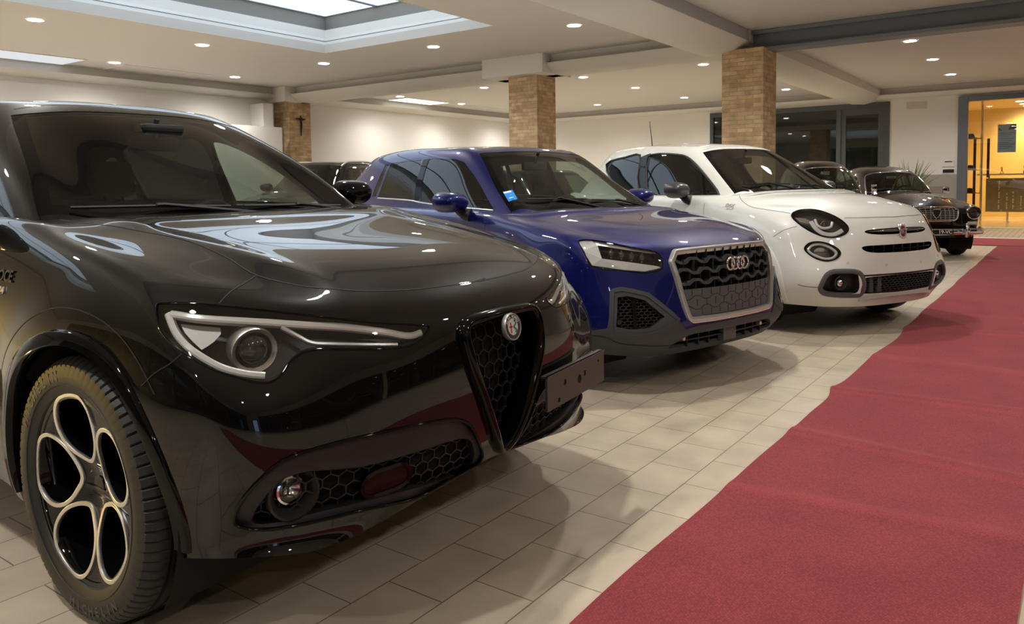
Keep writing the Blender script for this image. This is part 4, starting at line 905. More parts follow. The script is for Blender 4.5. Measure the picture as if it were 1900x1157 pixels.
# outlines and points on the bodies,in car coordinates
OUT = {
 'alfa_lamp': [(.3078,-.8493,.8917),(.3051,-.843,.9003),(.3213,-.835,.9019),(.3761,-.8035,.902),(.4428,-.7578,.8943),(.5169,-.6953,.8822),(.5883,-.6196,.8651),(.641,-.5406,.847),(.6793,-.4628,.8288),(.7219,-.3356,.8074),(.7335,-.2978,.7965),(.7371,-.3491,.7632),(.7264,-.4118,.7568),(.6846,-.5274,.7686),(.6398,-.6136,.7791),(.6229,-.6511,.7744),(.6163,-.6831,.7566),(.617,-.7139,.7291),(.6104,-.741,.718),(.5935,-.7686,.7216),(.5727,-.7912,.7315),(.5045,-.8395,.7601),(.4374,-.8602,.7928),(.3775,-.8669,.8247),(.3483,-.866,.8445)],
 'alfa_drl_top': [(.3473,-.8409,.883),(.4153,-.8077,.8751),(.4843,-.7539,.8664),(.5448,-.6932,.8568),(.5982,-.6284,.8448),(.6599,-.5235,.8273),(.7001,-.434,.8051),(.7273,-.3595,.7835),(.7332,-.3207,.7871)],
 'alfa_drl_low': [(.3403,-.8442,.8828),(.3613,-.8499,.8635),(.3918,-.8545,.8374),(.4311,-.8521,.8117),(.4776,-.8401,.7875),(.5247,-.8185,.7639),(.5544,-.7957,.7516),(.5793,-.7693,.7426),(.5983,-.7426,.7367)],
 'alfa_drl_mid': [(.5724,-.6713,.842),(.6037,-.645,.8181),(.6263,-.6217,.7994),(.6523,-.5787,.7907),(.6981,-.4821,.777),(.7233,-.4081,.7668)],
 'alfa_proj': [(.5507,-.7392,.807)],
 'alfa_side_refl': [(.375,-.8411,.8674),(.4669,-.7804,.8588),(.4774,-.7858,.8447),(.476,-.8052,.8281),(.4691,-.8228,.8166),(.4612,-.8352,.8091),(.4324,-.8418,.8257),(.4,-.8443,.8465)],
 'alfa_slot': [(.5455,-.8077,.3743),(.5588,-.8094,.4117),(.6039,-.7913,.4758),(.6508,-.7413,.5309),(.6911,-.6365,.5472),(.746,-.455,.548),(.7686,-.3024,.5364),(.7748,-.2235,.5203),(.7762,-.1744,.4911),(.7698,-.1275,.4239),(.7534,-.0906,.3756),(.718,-.0741,.333),(.714,-.1471,.3277),(.7144,-.2954,.3186),(.7053,-.5043,.3444),(.642,-.6726,.3485),(.5854,-.7633,.3533),(.5608,-.7902,.36)],
 'alfa_mesh': [(.5812,-.7755,.3767),(.651,-.7226,.4811),(.7113,-.5536,.4625),(.7589,-.3274,.4585),(.7715,-.1699,.4458),(.7626,-.1345,.3975),(.7167,-.1049,.3314),(.7146,-.1624,.3277),(.7331,-.3789,.3568),(.6683,-.6233,.3684),(.5871,-.7642,.3625)],
 'alfa_fog': [(.6347,-.7324,.4383)],
 'alfa_fogbowl': [(.6463,-.7001,.4184)],
 'alfa_sensor': [(.7084,-.5251,.387),(.7102,-.5283,.4028),(.7161,-.5198,.4235),(.7249,-.4951,.4356),(.7357,-.4521,.4375),(.7434,-.4136,.4375),(.7454,-.3859,.4174),(.7398,-.3852,.3851),(.7321,-.4135,.3711),(.7221,-.4607,.3684),(.7101,-.5081,.3701)],
 'alfa_shield': [(.7577,-.195,.7691),(.7533,-.1789,.7876),(.7526,-.1503,.7966),(.7581,-.0042,.7985),(.7537,.1136,.8006),(.7176,.0827,.3325),(.746,.0171,.3641),(.7782,-.0846,.4679),(.7843,-.1399,.5727),(.7795,-.1868,.6701),(.7668,-.1967,.7356)],
 'alfa_badge': [(.7714,.0295,.7631)],
 'alfa_bracket': [(.7812,.1875,.575),(.6833,.6587,.5766),(.7084,.5665,.4733),(.7723,.1761,.4543)],
 'alfa_hoodline': [(-.9848,-.5873,1.0932),(-.4202,-.685,1.0855),(-.2637,-.6268,1.0701),(-.0329,-.5707,1.0373),(.2045,-.5774,.9934),(.3742,-.5983,.9521),(.4701,-.5715,.9329),(.543,-.5284,.9196),(.587,-.4595,.9087),(.6487,-.2787,.8931),(.6704,-.0243,.8882),(.6641,.0496,.8919)],
 'alfa_hoodbranch': [(.377,-.6004,.951),(.4111,-.6843,.9303),(.4285,-.7287,.9157),(.4374,-.7555,.8991)],
 'alfa_fenderline': [(.438,-.8606,.7916),(.4125,-.8801,.7657),(.3776,-.8955,.7444),(.335,-.9117,.7072)],
 'alfa_archtop': [(-.0052,-.9343,.7989),(.2488,-.9188,.7212),(.3696,-.9137,.603)],
 'alfa_text1': [(-.4448,-.8889,.9334)],
 'alfa_text2': [(-.452,-.8946,.912)],
 'alfa_wiperR': [(-.5907,-.3932,1.116),(-.6169,-.4647,1.1202),(-.56,-.2591,1.1198)],
 'alfa_washer': [(.6443,-.6709,.7116)],
 'audi_lamp': [(.3456,-.8369,.8667),(.3985,-.7781,.8699),(.5622,-.6435,.8306),(.6525,-.5349,.8012),(.6752,-.52,.7779),(.6959,-.5293,.7092),(.6533,-.6072,.6886),(.5779,-.7189,.7035),(.4581,-.8503,.7283),(.4082,-.8548,.8038)],
 'audi_lamp_black': [(.4468,-.7847,.841),(.5584,-.674,.815),(.6601,-.5379,.7884),(.6845,-.5432,.7212),(.605,-.6569,.7437),(.4947,-.7988,.7701)],
 'audi_frame': [(.6955,-.4659,.7834),(.7047,-.391,.8028),(.7442,-.1194,.8083),(.6934,.4459,.796),(.5546,.7317,.7491),(.5766,.7374,.6665),(.6057,.7429,.566),(.7247,.5588,.4939),(.7715,.4506,.4151),(.7905,.3464,.4108),(.814,-.0789,.4247),(.7921,-.3326,.4216),(.7829,-.3776,.4457),(.7594,-.4348,.5604),(.7329,-.4631,.687)],
 'audi_grille': [(.7217,-.4271,.7626),(.7319,-.3565,.7822),(.7639,-.1462,.7881),(.7276,.3782,.7796),(.6847,.5146,.7636),(.6424,.6301,.6739),(.6705,.6277,.5745),(.7538,.4727,.5049),(.7793,.4053,.4297),(.7894,.3479,.4281),(.814,-.0791,.4421),(.7925,-.3242,.4359),(.786,-.3539,.4577),(.7663,-.4064,.5742),(.7374,-.4318,.7165)],
 'audi_blank': [(.7681,-.4024,.5644),(.8148,-.0672,.5705),(.7008,.5882,.5391),(.7578,.4666,.4879),(.7793,.4053,.4297),(.7894,.3479,.4281),(.814,-.0791,.4421),(.7925,-.3242,.4359),(.786,-.3539,.4577)],
 'audi_rings': [(.7999,-.0853,.7206),(.8018,-.025,.7213),(.8014,.0368,.7217),(.7984,.1036,.7218)],
 'audi_vent': [(.5846,-.7744,.5612),(.6158,-.727,.5658),(.6683,-.6484,.5414),(.7359,-.5576,.4453),(.7085,-.6489,.3906),(.6546,-.7482,.3867),(.6024,-.8058,.4025)],
 'audi_ventframe': [(.5589,-.7916,.5953),(.5867,-.7517,.6035),(.6711,-.6282,.5709),(.7656,-.4733,.4216),(.7291,-.6029,.3601),(.7016,-.6643,.3512),(.5958,-.808,.3568),(.5803,-.8225,.3799)],
 'audi_clad': [(.3903,-.8968,.3752),(.5649,-.8308,.3695),(.5778,-.8243,.3798),(.557,-.794,.5954),(.586,-.7509,.6072),(.6714,-.6262,.5738),(.7661,-.4703,.4229),(.7894,-.3545,.4055),(.8126,.1054,.4059),(.7807,.4081,.4056),(.7429,.5549,.4143),(.6627,.7374,.3769),(.6903,.6601,.3118),(.6762,.5922,.2553),(.6628,.4644,.2097),(.6992,.0707,.2101),(.6842,-.3117,.2096),(.6262,-.6063,.2159),(.3693,-.8391,.2308),(.35,-.8701,.2739)],
 'audi_lowgrille': [(.7544,-.4037,.295),(.7913,-.3314,.3692),(.8029,-.2373,.3873),(.8121,-.0622,.3811),(.7863,.3688,.3682),(.7642,.4662,.3364),(.6878,.6157,.2784),(.7502,.3032,.2746),(.7728,-.02,.2852),(.7644,-.2768,.2896)],
 'audi_cladline': [(.4563,-.8744,.3459),(.5531,-.8298,.342),(.6011,-.7806,.3111),(.6632,-.6901,.296),(.7431,-.4019,.2794),(.7528,.0084,.2617),(.6606,.5904,.24)],
 'audi_radar': [(.8112,-.0581,.3747),(.8109,.0511,.3723),(.7878,.0781,.3084),(.7895,-.0298,.3098)],
 'audi_hoodline': [(-.4061,-.8003,.9968),(-.1181,-.7296,.9669),(.2601,-.7524,.9024),(.4732,-.6342,.8679),(.6428,-.483,.8275),(.6897,-.4219,.8078)],
 'audi_parkr': [(.7971,-.2814,.3701)],
 'audi_hook': [(.7319,-.5286,.52),(.7627,-.4389,.5098),(.7693,-.4288,.4738),(.7482,-.5064,.4722)],
 'audi_win_front': [(-1.4435,-.7515,1.0742),(-1.5028,-.6906,1.2281),(-1.5574,-.6227,1.3733),(-1.5053,-.6069,1.3965),(-1.1839,-.6013,1.3817),(-1.0717,-.6046,1.3545),(-.919,-.6321,1.2585),(-.7128,-.6821,1.1079),(-.5949,-.7146,1.0259),(-.9632,-.7453,1.0438)],
 'audi_win_rear': [(-2.1023,-.736,1.1038),(-2.0808,-.6201,1.3763),(-1.6247,-.6134,1.3922),(-1.583,-.6879,1.2373),(-1.5468,-.7483,1.0856)],
 'audi_win_quarter': [(-2.2182,-.7311,1.1078),(-2.1748,-.6218,1.3656),(-2.1146,-.6207,1.3729),(-2.1486,-.7349,1.1036)],
 'audi_sticker': [(-.6206,-.6142,1.1399),(-.6046,-.5425,1.1527),(-.5059,-.5797,1.0911),(-.5203,-.6445,1.0746)],
 'fiat_lamp': [(.372,-.7511,.9149),(.3653,-.7031,.9484),(.4279,-.6039,.9614),(.5539,-.5323,.9244),(.642,-.4815,.8609),(.6721,-.474,.819),(.6712,-.5124,.7776),(.6182,-.6053,.7542),(.5408,-.6987,.7895),(.453,-.7524,.8524)],
 'fiat_lamp_u': [(.5075,-.6471,.8941),(.5405,-.6538,.847),(.5717,-.6284,.8258),(.6014,-.5792,.836),(.5937,-.5553,.8724)],
 'fiat_lamp_c': [(.5664,-.6075,.8603)],
 'fiat_lamp_arc': [(.4953,-.6788,.8785),(.5434,-.6719,.8209),(.5892,-.6327,.7817),(.6307,-.5746,.7782),(.6565,-.5137,.8091)],
 'fiat_lamp_brow': [(.3935,-.741,.9098),(.4532,-.6928,.9047),(.5019,-.6711,.8785),(.4984,-.6972,.8577),(.4396,-.7381,.8785)],
 'fiat_lamp2': [(.5314,-.7843,.6695),(.5429,-.7452,.7112),(.5865,-.6742,.7191),(.6425,-.6024,.6892),(.6796,-.5694,.642),(.6776,-.5968,.6007),(.6435,-.6777,.5792),(.5881,-.7498,.6076)],
 'fiat_lamp2_arc': [(.5485,-.7659,.6644),(.5585,-.7325,.6955),(.5896,-.6776,.7055),(.6402,-.6146,.6736),(.6672,-.5926,.637),(.6636,-.6184,.6062),(.6388,-.6725,.5966),(.5966,-.7296,.6178),(.5634,-.7598,.6437),(.5485,-.7659,.6644)],
 'fiat_lamp2_c': [(.6085,-.6835,.6515)],
 'fiat_bar': [(.7391,-.3345,.779),(.7399,-.3119,.79),(.771,-.0207,.7929),(.7202,.3754,.7966),(.7114,.4205,.7832),(.7489,.3174,.764),(.7851,.0777,.7512),(.7751,-.2049,.7464),(.7562,-.3083,.7488)],
 'fiat_badge': [(.7796,.0312,.7715)],
 'fiat_slot': [(.7611,-.3759,.6644),(.7908,-.2239,.6696),(.7096,.5109,.659),(.672,.5834,.6394),(.744,.4654,.6017),(.8113,.0787,.6043),(.7825,-.3233,.6065)],
 'fiat_grille': [(.7777,-.3932,.4797),(.8134,-.0874,.4905),(.7456,.5077,.4895),(.7054,.6138,.4716),(.6333,.6935,.3071),(.6732,.6032,.3023),(.7865,-.0465,.3264),(.7581,-.3649,.3254)],
 'fiat_fogframe': [(.6371,-.7527,.3675),(.6493,-.7495,.4164),(.6617,-.7123,.4788),(.6754,-.6686,.5038),(.7092,-.5874,.5103),(.7625,-.4524,.496),(.7779,-.3932,.4637),(.7593,-.3554,.3249),(.7381,-.3701,.2857),(.7221,-.4444,.2842),(.6491,-.6647,.3088),(.6366,-.7186,.3297)],
 'fiat_fogopen': [(.6535,-.7313,.3784),(.6733,-.6955,.4629),(.6863,-.651,.4909),(.7113,-.5897,.4947),(.7567,-.476,.4831),(.7626,-.4608,.4401),(.7523,-.4491,.3526),(.7391,-.4664,.3288),(.6683,-.6573,.334),(.6539,-.7087,.3501)],
 'fiat_fog': [(.7178,-.5883,.407)],
 'fiat_hoodfront': [(.6216,-.4573,.8971),(.6742,-.3018,.896),(.7019,-.1116,.8963),(.6979,.0934,.902)],
 'fiat_hoodside': [(-.2775,-.6795,1.076),(-.1576,-.7638,1.0329),(-.0588,-.8052,.9992),(.0179,-.8149,.9787),(.196,-.7938,.9558),(.3522,-.7412,.9325)],
 'fiat_fenderline': [(.3109,-.8847,.753),(.384,-.8424,.8073),(.4459,-.7746,.8367)],
 'fiat_flareline': [(.1434,-.8877,.8284),(.2529,-.8852,.7942),(.3634,-.8793,.7121),(.4665,-.8683,.5672),(.5303,-.8543,.4219)],
 'fiat_bumperline': [(.5289,-.8525,.4002),(.5845,-.8173,.3877),(.6383,-.7589,.384)],
 'fiat_lip': [(.736,-.2552,.2544),(.7501,.0049,.2573),(.7118,.4038,.252),(.6335,.6402,.2718)],
 'fiat_doorline': [(-.387,-.834,1.0178),(-.3784,-.8658,.963),(-.3826,-.88,.9076)],
 'fiat_park': [(.722,-.5349,.5603),(.8048,-.2039,.5348)],
 'fiat_win_front': [(-1.4452,-.751,1.103),(-1.5418,-.6967,1.2366),(-1.6379,-.6091,1.4446),(-1.5853,-.5953,1.4698),(-1.2033,-.5792,1.4547),(-1.0972,-.5753,1.4351),(-.9827,-.5873,1.3851),(-.7248,-.6377,1.2299),(-.5026,-.6984,1.0704),(-.5117,-.7067,1.0592),(-.7658,-.7408,1.0534)],
 'fiat_win_rear': [(-2.4112,-.5869,1.396),(-2.0516,-.5914,1.4598),(-1.7839,-.5941,1.4722),(-1.6865,-.6951,1.2385),(-1.6035,-.7441,1.1188),(-1.9515,-.7341,1.13)],
 'fiat_text': [(-.2104,-.8452,.9865),(-.1952,-.8593,.9621)],
}
# ---------------------------------------------------------------- car materials
P_black = car_paint('black_paint', (.0016, .0016, .0019), rough=.4, spec=.05)
P_blue = car_paint('deep_blue_paint', (.003, .006, .105), metal=.35, rough=.38, flake=.2, spec=.2)
P_white = car_paint('pearl_white_paint', (.78, .79, .74), rough=.4)
P_vint = car_paint('old_black_paint', (.003, .0032, .004), rough=.4, spec=.1)
G_shield = car_glass('windscreen_glass', (.58, .68, .61)); G_side = car_glass('side_glass', (.50, .55, .52)); G_dark = car_glass('privacy_glass', (.03, .034, .034))
G_lens = car_glass('lamp_cover', (.97, .97, .97))
M_gloss = mat('gloss_black', (.003, .003, .0034), .06, coat=.35, spec=.1)
M_matt = mat('matt_black_plastic', (.018, .018, .019), .5, bump=.05, bscale=500)
M_rubber = mat('tyre_rubber', (.017, .017, .0165), .55, bump=.1, bscale=300)
M_clad = mat('grey_plastic_cladding', (.048, .052, .058), .55, bump=.05, bscale=700)
M_gap = mat('shut_line_shadow_gap', (.004, .004, .004), .7)
M_silver = mat('satin_silver', (.66, .66, .65), .3, metal=.75)
M_machined = mat('machined_alloy', (.80, .79, .76), .38, metal=1.)
M_refl = mat('reflector', (.80, .80, .80), .12, metal=1.)
M_drl = mat('light_guide', (.64, .64, .62), .15, spec=.8, coat=1.)
M_bulb = mat('projector_glass', (.03, .03, .035), .03, coat=1.)
M_dim = mat('lamp_housing', (.035, .034, .034), .35)
M_lgrey = mat('speckled_reflector', (.30, .30, .285), .35, metal=.4, bump=.3, bscale=900)
M_int = mat('interior_fabric', (.028, .027, .025), .8, bump=.1, bscale=400)
M_int2 = mat('dashboard_plastic', (.014, .014, .014), .6)
M_head = mat('headliner_cloth', (.10, .10, .095), .9)
M_under = mat('underbody', (.006, .006, .006), .9)
M_disc = mat('brake_disc', (.25, .25, .25), .35, metal=1.)
M_red = mat('dark_red_panel', (.02, .004, .005), .3, spec=.15)
def circ(cu, cz, r, v, n=56): return [(cu + r * math.cos(2 * PI * i / n), v, cz + r * math.sin(2 * PI * i / n)) for i in range(n)]
def ribbon(body, pts, w, name, m, parent, off=.0009, n=6, closed=False, raw=False):
    P = [Vector(p) for p in (pts if raw else spline(pts, n, closed))]
    S = [body.snap(p) for p in P]; mb = MB(); L = len(S); prev = None; first = None
    for i in range(L):
        p, nn = S[i]; a = S[max(0, i - 1)][0]; b = S[min(L - 1, i + 1)][0]
        if closed: a, b = S[i - 1][0], S[(i + 1) % L][0]
        t = (b - a); t = t.normalized() if t.length > 1e-7 else Vector((0, 0, 1)); s = nn.cross(t).normalized() * w / 2
        q = (mb.bm.verts.new(p + s + nn * off), mb.bm.verts.new(p - s + nn * off))
        if prev: mb.bm.faces.new((prev[0], prev[1], q[1], q[0]))
        else: first = q
        prev = q
    if closed: mb.bm.faces.new((prev[0], prev[1], first[1], first[0]))
    return mb.build(name, m, parent, smooth=True, fixn=False)
def surf_tube(body, pts, r, name, m, parent, off=0., n=6, closed=False, prof=None, sn=8, mb=None):
    P = [Vector(p) for p in spline(pts, n, closed)]; S = [body.snap(p) for p in P]
    own = mb is None; mb = mb or MB()
    mb.tube([p + nn * off for p, nn in S], r, n=sn, closed=closed, prof=prof, normals=[nn for p, nn in S])
    return mb.build(name, m, parent, smooth=45) if own else mb
class Map2:
    """2-D coordinates seen along an axis, put back on the body surface at a depth below it"""
    def __init__(s, body, axis):
        s.b = body; s.ax = Vector(axis).normalized(); up = Vector((0, 0, 1)); s.a1 = up.cross(s.ax).normalized(); s.a2 = s.ax.cross(s.a1)
    def to2(s, p): p = Vector(p); return (p.dot(s.a1), p.dot(s.a2))
    def up3(s, x, y, depth, hint=0.):
        o = s.a1 * x + s.a2 * y + s.ax * (hint + .5); h = s.b.bvh.ray_cast(o, -s.ax, 1.2)
        if h[0] is None: return None
        return h[0] - s.ax * depth
def hexmesh(body, outline, axis, cell, depth, r, hint, flat=None, squash=1.0, deep=2.2):
    mp = Map2(body, axis); Q = [mp.to2(p) for p in outline]; x0, x1 = min(q[0] for q in Q), max(q[0] for q in Q); y0, y1 = min(q[1] for q in Q), max(q[1] for q in Q)
    mb = MB(); R = cell / math.sqrt(3); seen = set(); rows = int((y1 - y0) / (1.5 * R * squash)) + 3; cols = int((x1 - x0) / cell) + 3
    for j in range(-1, rows):
        for i in range(-1, cols):
            cx = x0 + (i + .5 * (j % 2)) * cell; cy = y0 + j * 1.5 * R * squash
            pts = [(cx + R * math.sin(k * PI / 3), cy + R * math.cos(k * PI / 3) * squash) for k in range(6)]
            for k in range(6):
                a, b = pts[k], pts[(k + 1) % 6]; key = (round((a[0] + b[0]) * 500), round((a[1] + b[1]) * 500))
                if key in seen: continue
                seen.add(key)
                ia, ib = inside2d(Q, *a), inside2d(Q, *b)
                if not (ia or ib): continue
                if not (ia and ib):   # shorten to the rim
                    lo, hi = (a, b) if ia else (b, a)
                    for _ in range(7):
                        m = ((lo[0] + hi[0]) / 2, (lo[1] + hi[1]) / 2)
                        if inside2d(Q, *m): lo = m
                        else: hi = m
                    a, b = ((a if ia else b), lo)
                pa, pb = ((flat(*a), flat(*b)) if flat else (mp.up3(*a, depth, hint), mp.up3(*b, depth, hint)))
                if pa is None or pb is None or (pa - pb).length > cell * 2 or (pa - pb).length < 1e-4: continue
                mb.tube([pa, pb], r, prof=[(-.5, -deep), (.5, -deep), (.5, deep * .4), (-.5, deep * .4)], normals=[mp.ax, mp.ax])
    return mb
def arch_and_wheel_wells(body, car, axles, r, cz, v=-.93, liner=M_under, inner=.42):
    for cu in axles:
        for s in (-1, 1):
            g = body.cut(circ(cu, cz, r, s * abs(v)), (0, s, 0), ang=.0, depth=.45); body.take(g)
    for cu in axles:
        for s in (-1, 1):
            mb = MB(); n = 40
            P = [(cu + (r + .02) * math.cos(a), cz + (r + .02) * math.sin(a)) for a in [PI * 1.2 - PI * 1.4 * i / n for i in range(n + 1)]]
            A = [mb.bm.verts.new((x, s * (abs(v) - .05), z)) for x, z in P]; B = [mb.bm.verts.new((x, s * inner, z)) for x, z in P]
            for i in range(n): mb.bm.faces.new((A[i], A[i + 1], B[i + 1], B[i]))
            mb.bm.faces.new(B)
            mb.build('wheel_arch_liner', liner, car, smooth=60)
def flare_ring(body, car, cu, cz, r0, r1, s, m, thick=.010, a0=-.22, a1=1.2, name='arch_flare', v=.93):
    """raised band round a wheel opening, following the body side"""
    n = 64; mb = MB(); rows = []; mp_dir = Vector((0, -s, 0))
    for i in range(n + 1):
        a = PI * (a0 + (a1 - a0) * i / n); row = []
        for rr, o in ((r0, -.03), (r0, thick * .55), (r0 + .004, thick), (r1 - .006, thick * .9), (r1 - .001, thick * .5), (r1, 0)):
            h = body.bvh.ray_cast(Vector((cu + rr * math.cos(a), s * 1.5, cz + rr * math.sin(a))), mp_dir, .9)
            if h[0] is None: row = None; break
            row.append(mb.bm.verts.new(Vector(h[0]) + Vector((0, s * o, 0))))
        rows.append(row)
    for A, B in zip(rows, rows[1:]):
        if A and B:
            for k in range(len(A) - 1): mb.bm.faces.new((A[k], A[k + 1], B[k + 1], B[k]))
    return mb.build(name, m, car, smooth=50)
def tyre(mb, R, rim, w, lugs=True, n=480):
    """axis along Y, outer face at -w/2"""
    h = w / 2; prof = [(rim, -h * .80), (rim + .006, -h * .9), (rim + (R - rim) * .3, -h * .985), (rim + (R - rim) * .55, -h), (rim + (R - rim) * .8, -h * .955), (R - .012, -h * .86), (R - .003, -h * .74)]
    for g in (-.45, -.15, .15, .45): prof += [(R, h * (g - .055)), (R - .008, h * (g - .045)), (R - .008, h * (g + .045)), (R, h * (g + .055))]
    prof += [(R - .003, h * .74), (R - .012, h * .86), (rim + (R - rim) * .55, h), (rim, h * .8)]
    v0 = len(mb.bm.verts); mb.lathe(prof, n, axis='Y'); mb.bm.verts.ensure_lookup_table()
    if lugs:
        for k in (4, 5, 6):
            for i in range(n):
                if i % 6 == 0:
                    v = mb.bm.verts[v0 + k * n + i]; d = Vector((v.co.x, 0, v.co.z)).normalized(); v.co -= d * .007
    return mb
def wheel_base(car, cu, v, cz, R, rim, w, s, steer=0.):
    """tyre, barrel, brake; s=-1 outer face towards -v"""
    o = thing('wheel', None, None, (cu, v, cz), 0); o.parent = car
    if s > 0: o.rotation_euler = (0, 0, PI)
    tyre(MB(), R, rim, w).build('tyre', M_rubber, o, smooth=35)
    MB().lathe([(rim + .004, -w * .41), (rim + .004, -w * .43), (rim - .010, -w * .425), (rim - .016, -w * .38), (rim - .02, w * .38), (rim, w * .42)], 72, axis='Y').build('rim_barrel', M_gloss, o)
    MB().lathe([(.06, .0), (.165, .0), (.165, .022), (.06, .022)], 48, axis='Y').build('brake_disc', M_disc, o)
    MB().lathe([(0.001, w * .2), (rim, w * .2)], 40, axis='Y').build('back_plate', M_under, o)
    return o
def bulge_arm_mirror(car, body_pt, c, size, s, mcap, marm, name='door_mirror'):
    """wing mirror: housing as an ellipsoid-like shell with a flat glass back, and an arm"""
    o = thing(name, None, None, (0, 0, 0)); o.parent = car
    mb = MB(); n = 24; m = 12; rows = []
    for j in range(m + 1):
        t = j / m; row = []
        for i in range(n):
            a = 2 * PI * i / n; e = abs(math.cos(a)) ** .75 * math.copysign(1, math.cos(a)); f = abs(math.sin(a)) ** .85 * math.copysign(1, math.sin(a))
            k = math.cos(t * PI / 2) ** .55 if t < 1 else 0.02
            row.append(mb.bm.verts.new((c[0] - size[0] * .5 + size[0] * math.sin(t * PI / 2), c[1] + s * size[1] * (e * k * (1 - .10 * (f < 0) * abs(f)) - .10 * t), c[2] + size[2] * (f * k + .06 * e * s * s))))
        rows.append(row)
    for A, B in zip(rows, rows[1:]):
        for i in range(n): mb.bm.faces.new((A[i], A[(i + 1) % n], B[(i + 1) % n], B[i]))
    mb.bm.faces.new(rows[-1]); mb.build('housing', mcap, o, smooth=60)
    g = MB(); ring = [g.bm.verts.new(v) for v in [(c[0] - size[0] * .5 - .002, c[1] + s * size[1] * .92 * math.copysign(abs(math.cos(a)) ** .75, math.cos(a)), c[2] + size[2] * .92 * math.copysign(abs(math.sin(a)) ** .85, math.sin(a))) for a in [2 * PI * i / n for i in range(n)]]]
    g.bm.faces.new(ring); g.build('mirror_glass', M_refl, o, smooth=None)
    b = Vector(body_pt); e = Vector((c[0] - .02, c[1] - s * size[1] * .55, c[2] - size[2] * .62))
    MB().tube([b, b.lerp(e, .5) + Vector((0, 0, -.012)), e, e + Vector((0, s * .05, .04))], [.045, .04, .038, .03], n=12).build('arm', marm, o)
    return o
def seat(car, u, v, w=.50, m=None, head=True, back_h=.62, z=.50):
    m = m or M_int; o = thing('seat', None, None, (0, 0, 0)); o.parent = car
    MB().box((u - .02, v - w / 2, z - .15), (u + .50, v + w / 2, z + .02), bev=.06).build('cushion', m, o, smooth=50)
    Mt = Matrix.Translation((u, v, z - .02)) @ Matrix.Rotation(math.radians(-16), 4, 'Y')
    MB().box((-.12, -w / 2, 0), (.02, w / 2, back_h), bev=.055, M=Mt).build('backrest', m, o, smooth=50)
    if head: MB().box((-.10, -.13, back_h + .03), (.0, .13, back_h + .24), bev=.05, M=Mt).cyl(Mt @ Vector((-.05, -.05, back_h - .02)), Mt @ Vector((-.05, -.05, back_h + .08)), .008).cyl(Mt @ Vector((-.05, .05, back_h - .02)), Mt @ Vector((-.05, .05, back_h + .08)), .008).build('headrest', m, o, smooth=50)
    return o
def steering_wheel(car, u, v, z, r=.185, m=None, col=None):
    o = thing('steering_wheel', None, None, (u, v, z)); o.parent = car; o.rotation_euler = (0, math.radians(-66), 0)
    P = [(r * math.cos(a), r * math.sin(a), 0) for a in [2 * PI * i / 40 for i in range(40)]]
    MB().tube(P, .016, n=10, closed=True).build('rim', m or M_int2, o)
    MB().cyl((0, 0, -.03), (0, 0, .02), .07, n=24).box((-.02, -r, -.01), (.02, r, .01)).box((-r, -.02, -.01), (0, .02, .01)).build('hub', col or M_int2, o)
    return o
def dashboard(car, u, z, hw, m=None, depth=.55):
    mb = MB(); n = 24
    for f in (0,):
        prof = [(u + .26, z - .03), (u + .05, z + .005), (u - .12, z + .0), (u - .24, z - .05), (u - .28, z - .16), (u - .25, z - .5), (u + .2, z - .5)]
        mb.prism([(x, -hw, zz) for x, zz in prof], (0, 2 * hw, 0))
    mb.build('dashboard', m or M_int2, car, smooth=40)
    MB().lathe([(.0, .09), (.10, .085), (.15, .05), (.17, 0)], 24, axis='Z', M=Matrix.Translation((u - .16, .37, z - .05)) @ Matrix.Diagonal((.8, 1, .9, 1))).build('instrument_hood', m or M_int2, car)
def wipers(car, up, specs):
    for a, b, c_ in specs:
        A, nA = up.snap(a); B, nB = up.snap(b); mb = MB()
        o = MB(); o.tube([A + nA * .012, A.lerp(B, .5) + nA * .016, B + nB * .012], .006, n=6); w_ = thing('wiper', None, None); w_.parent = car
        o.build('blade', M_matt, w_)
        MB().tube([Vector(c_), A.lerp(B, .45) + nA * .022, A.lerp(B, .5) + nA * .02], .008, n=6).build('arm', M_matt, w_)
def half_loop(half):
    """(v,z) half outline from top centre to bottom centre -> closed loop"""
    h = [tuple(p) for p in half]; return h + [(-v, z) for v, z in h[::-1] if abs(v) > 1e-6]
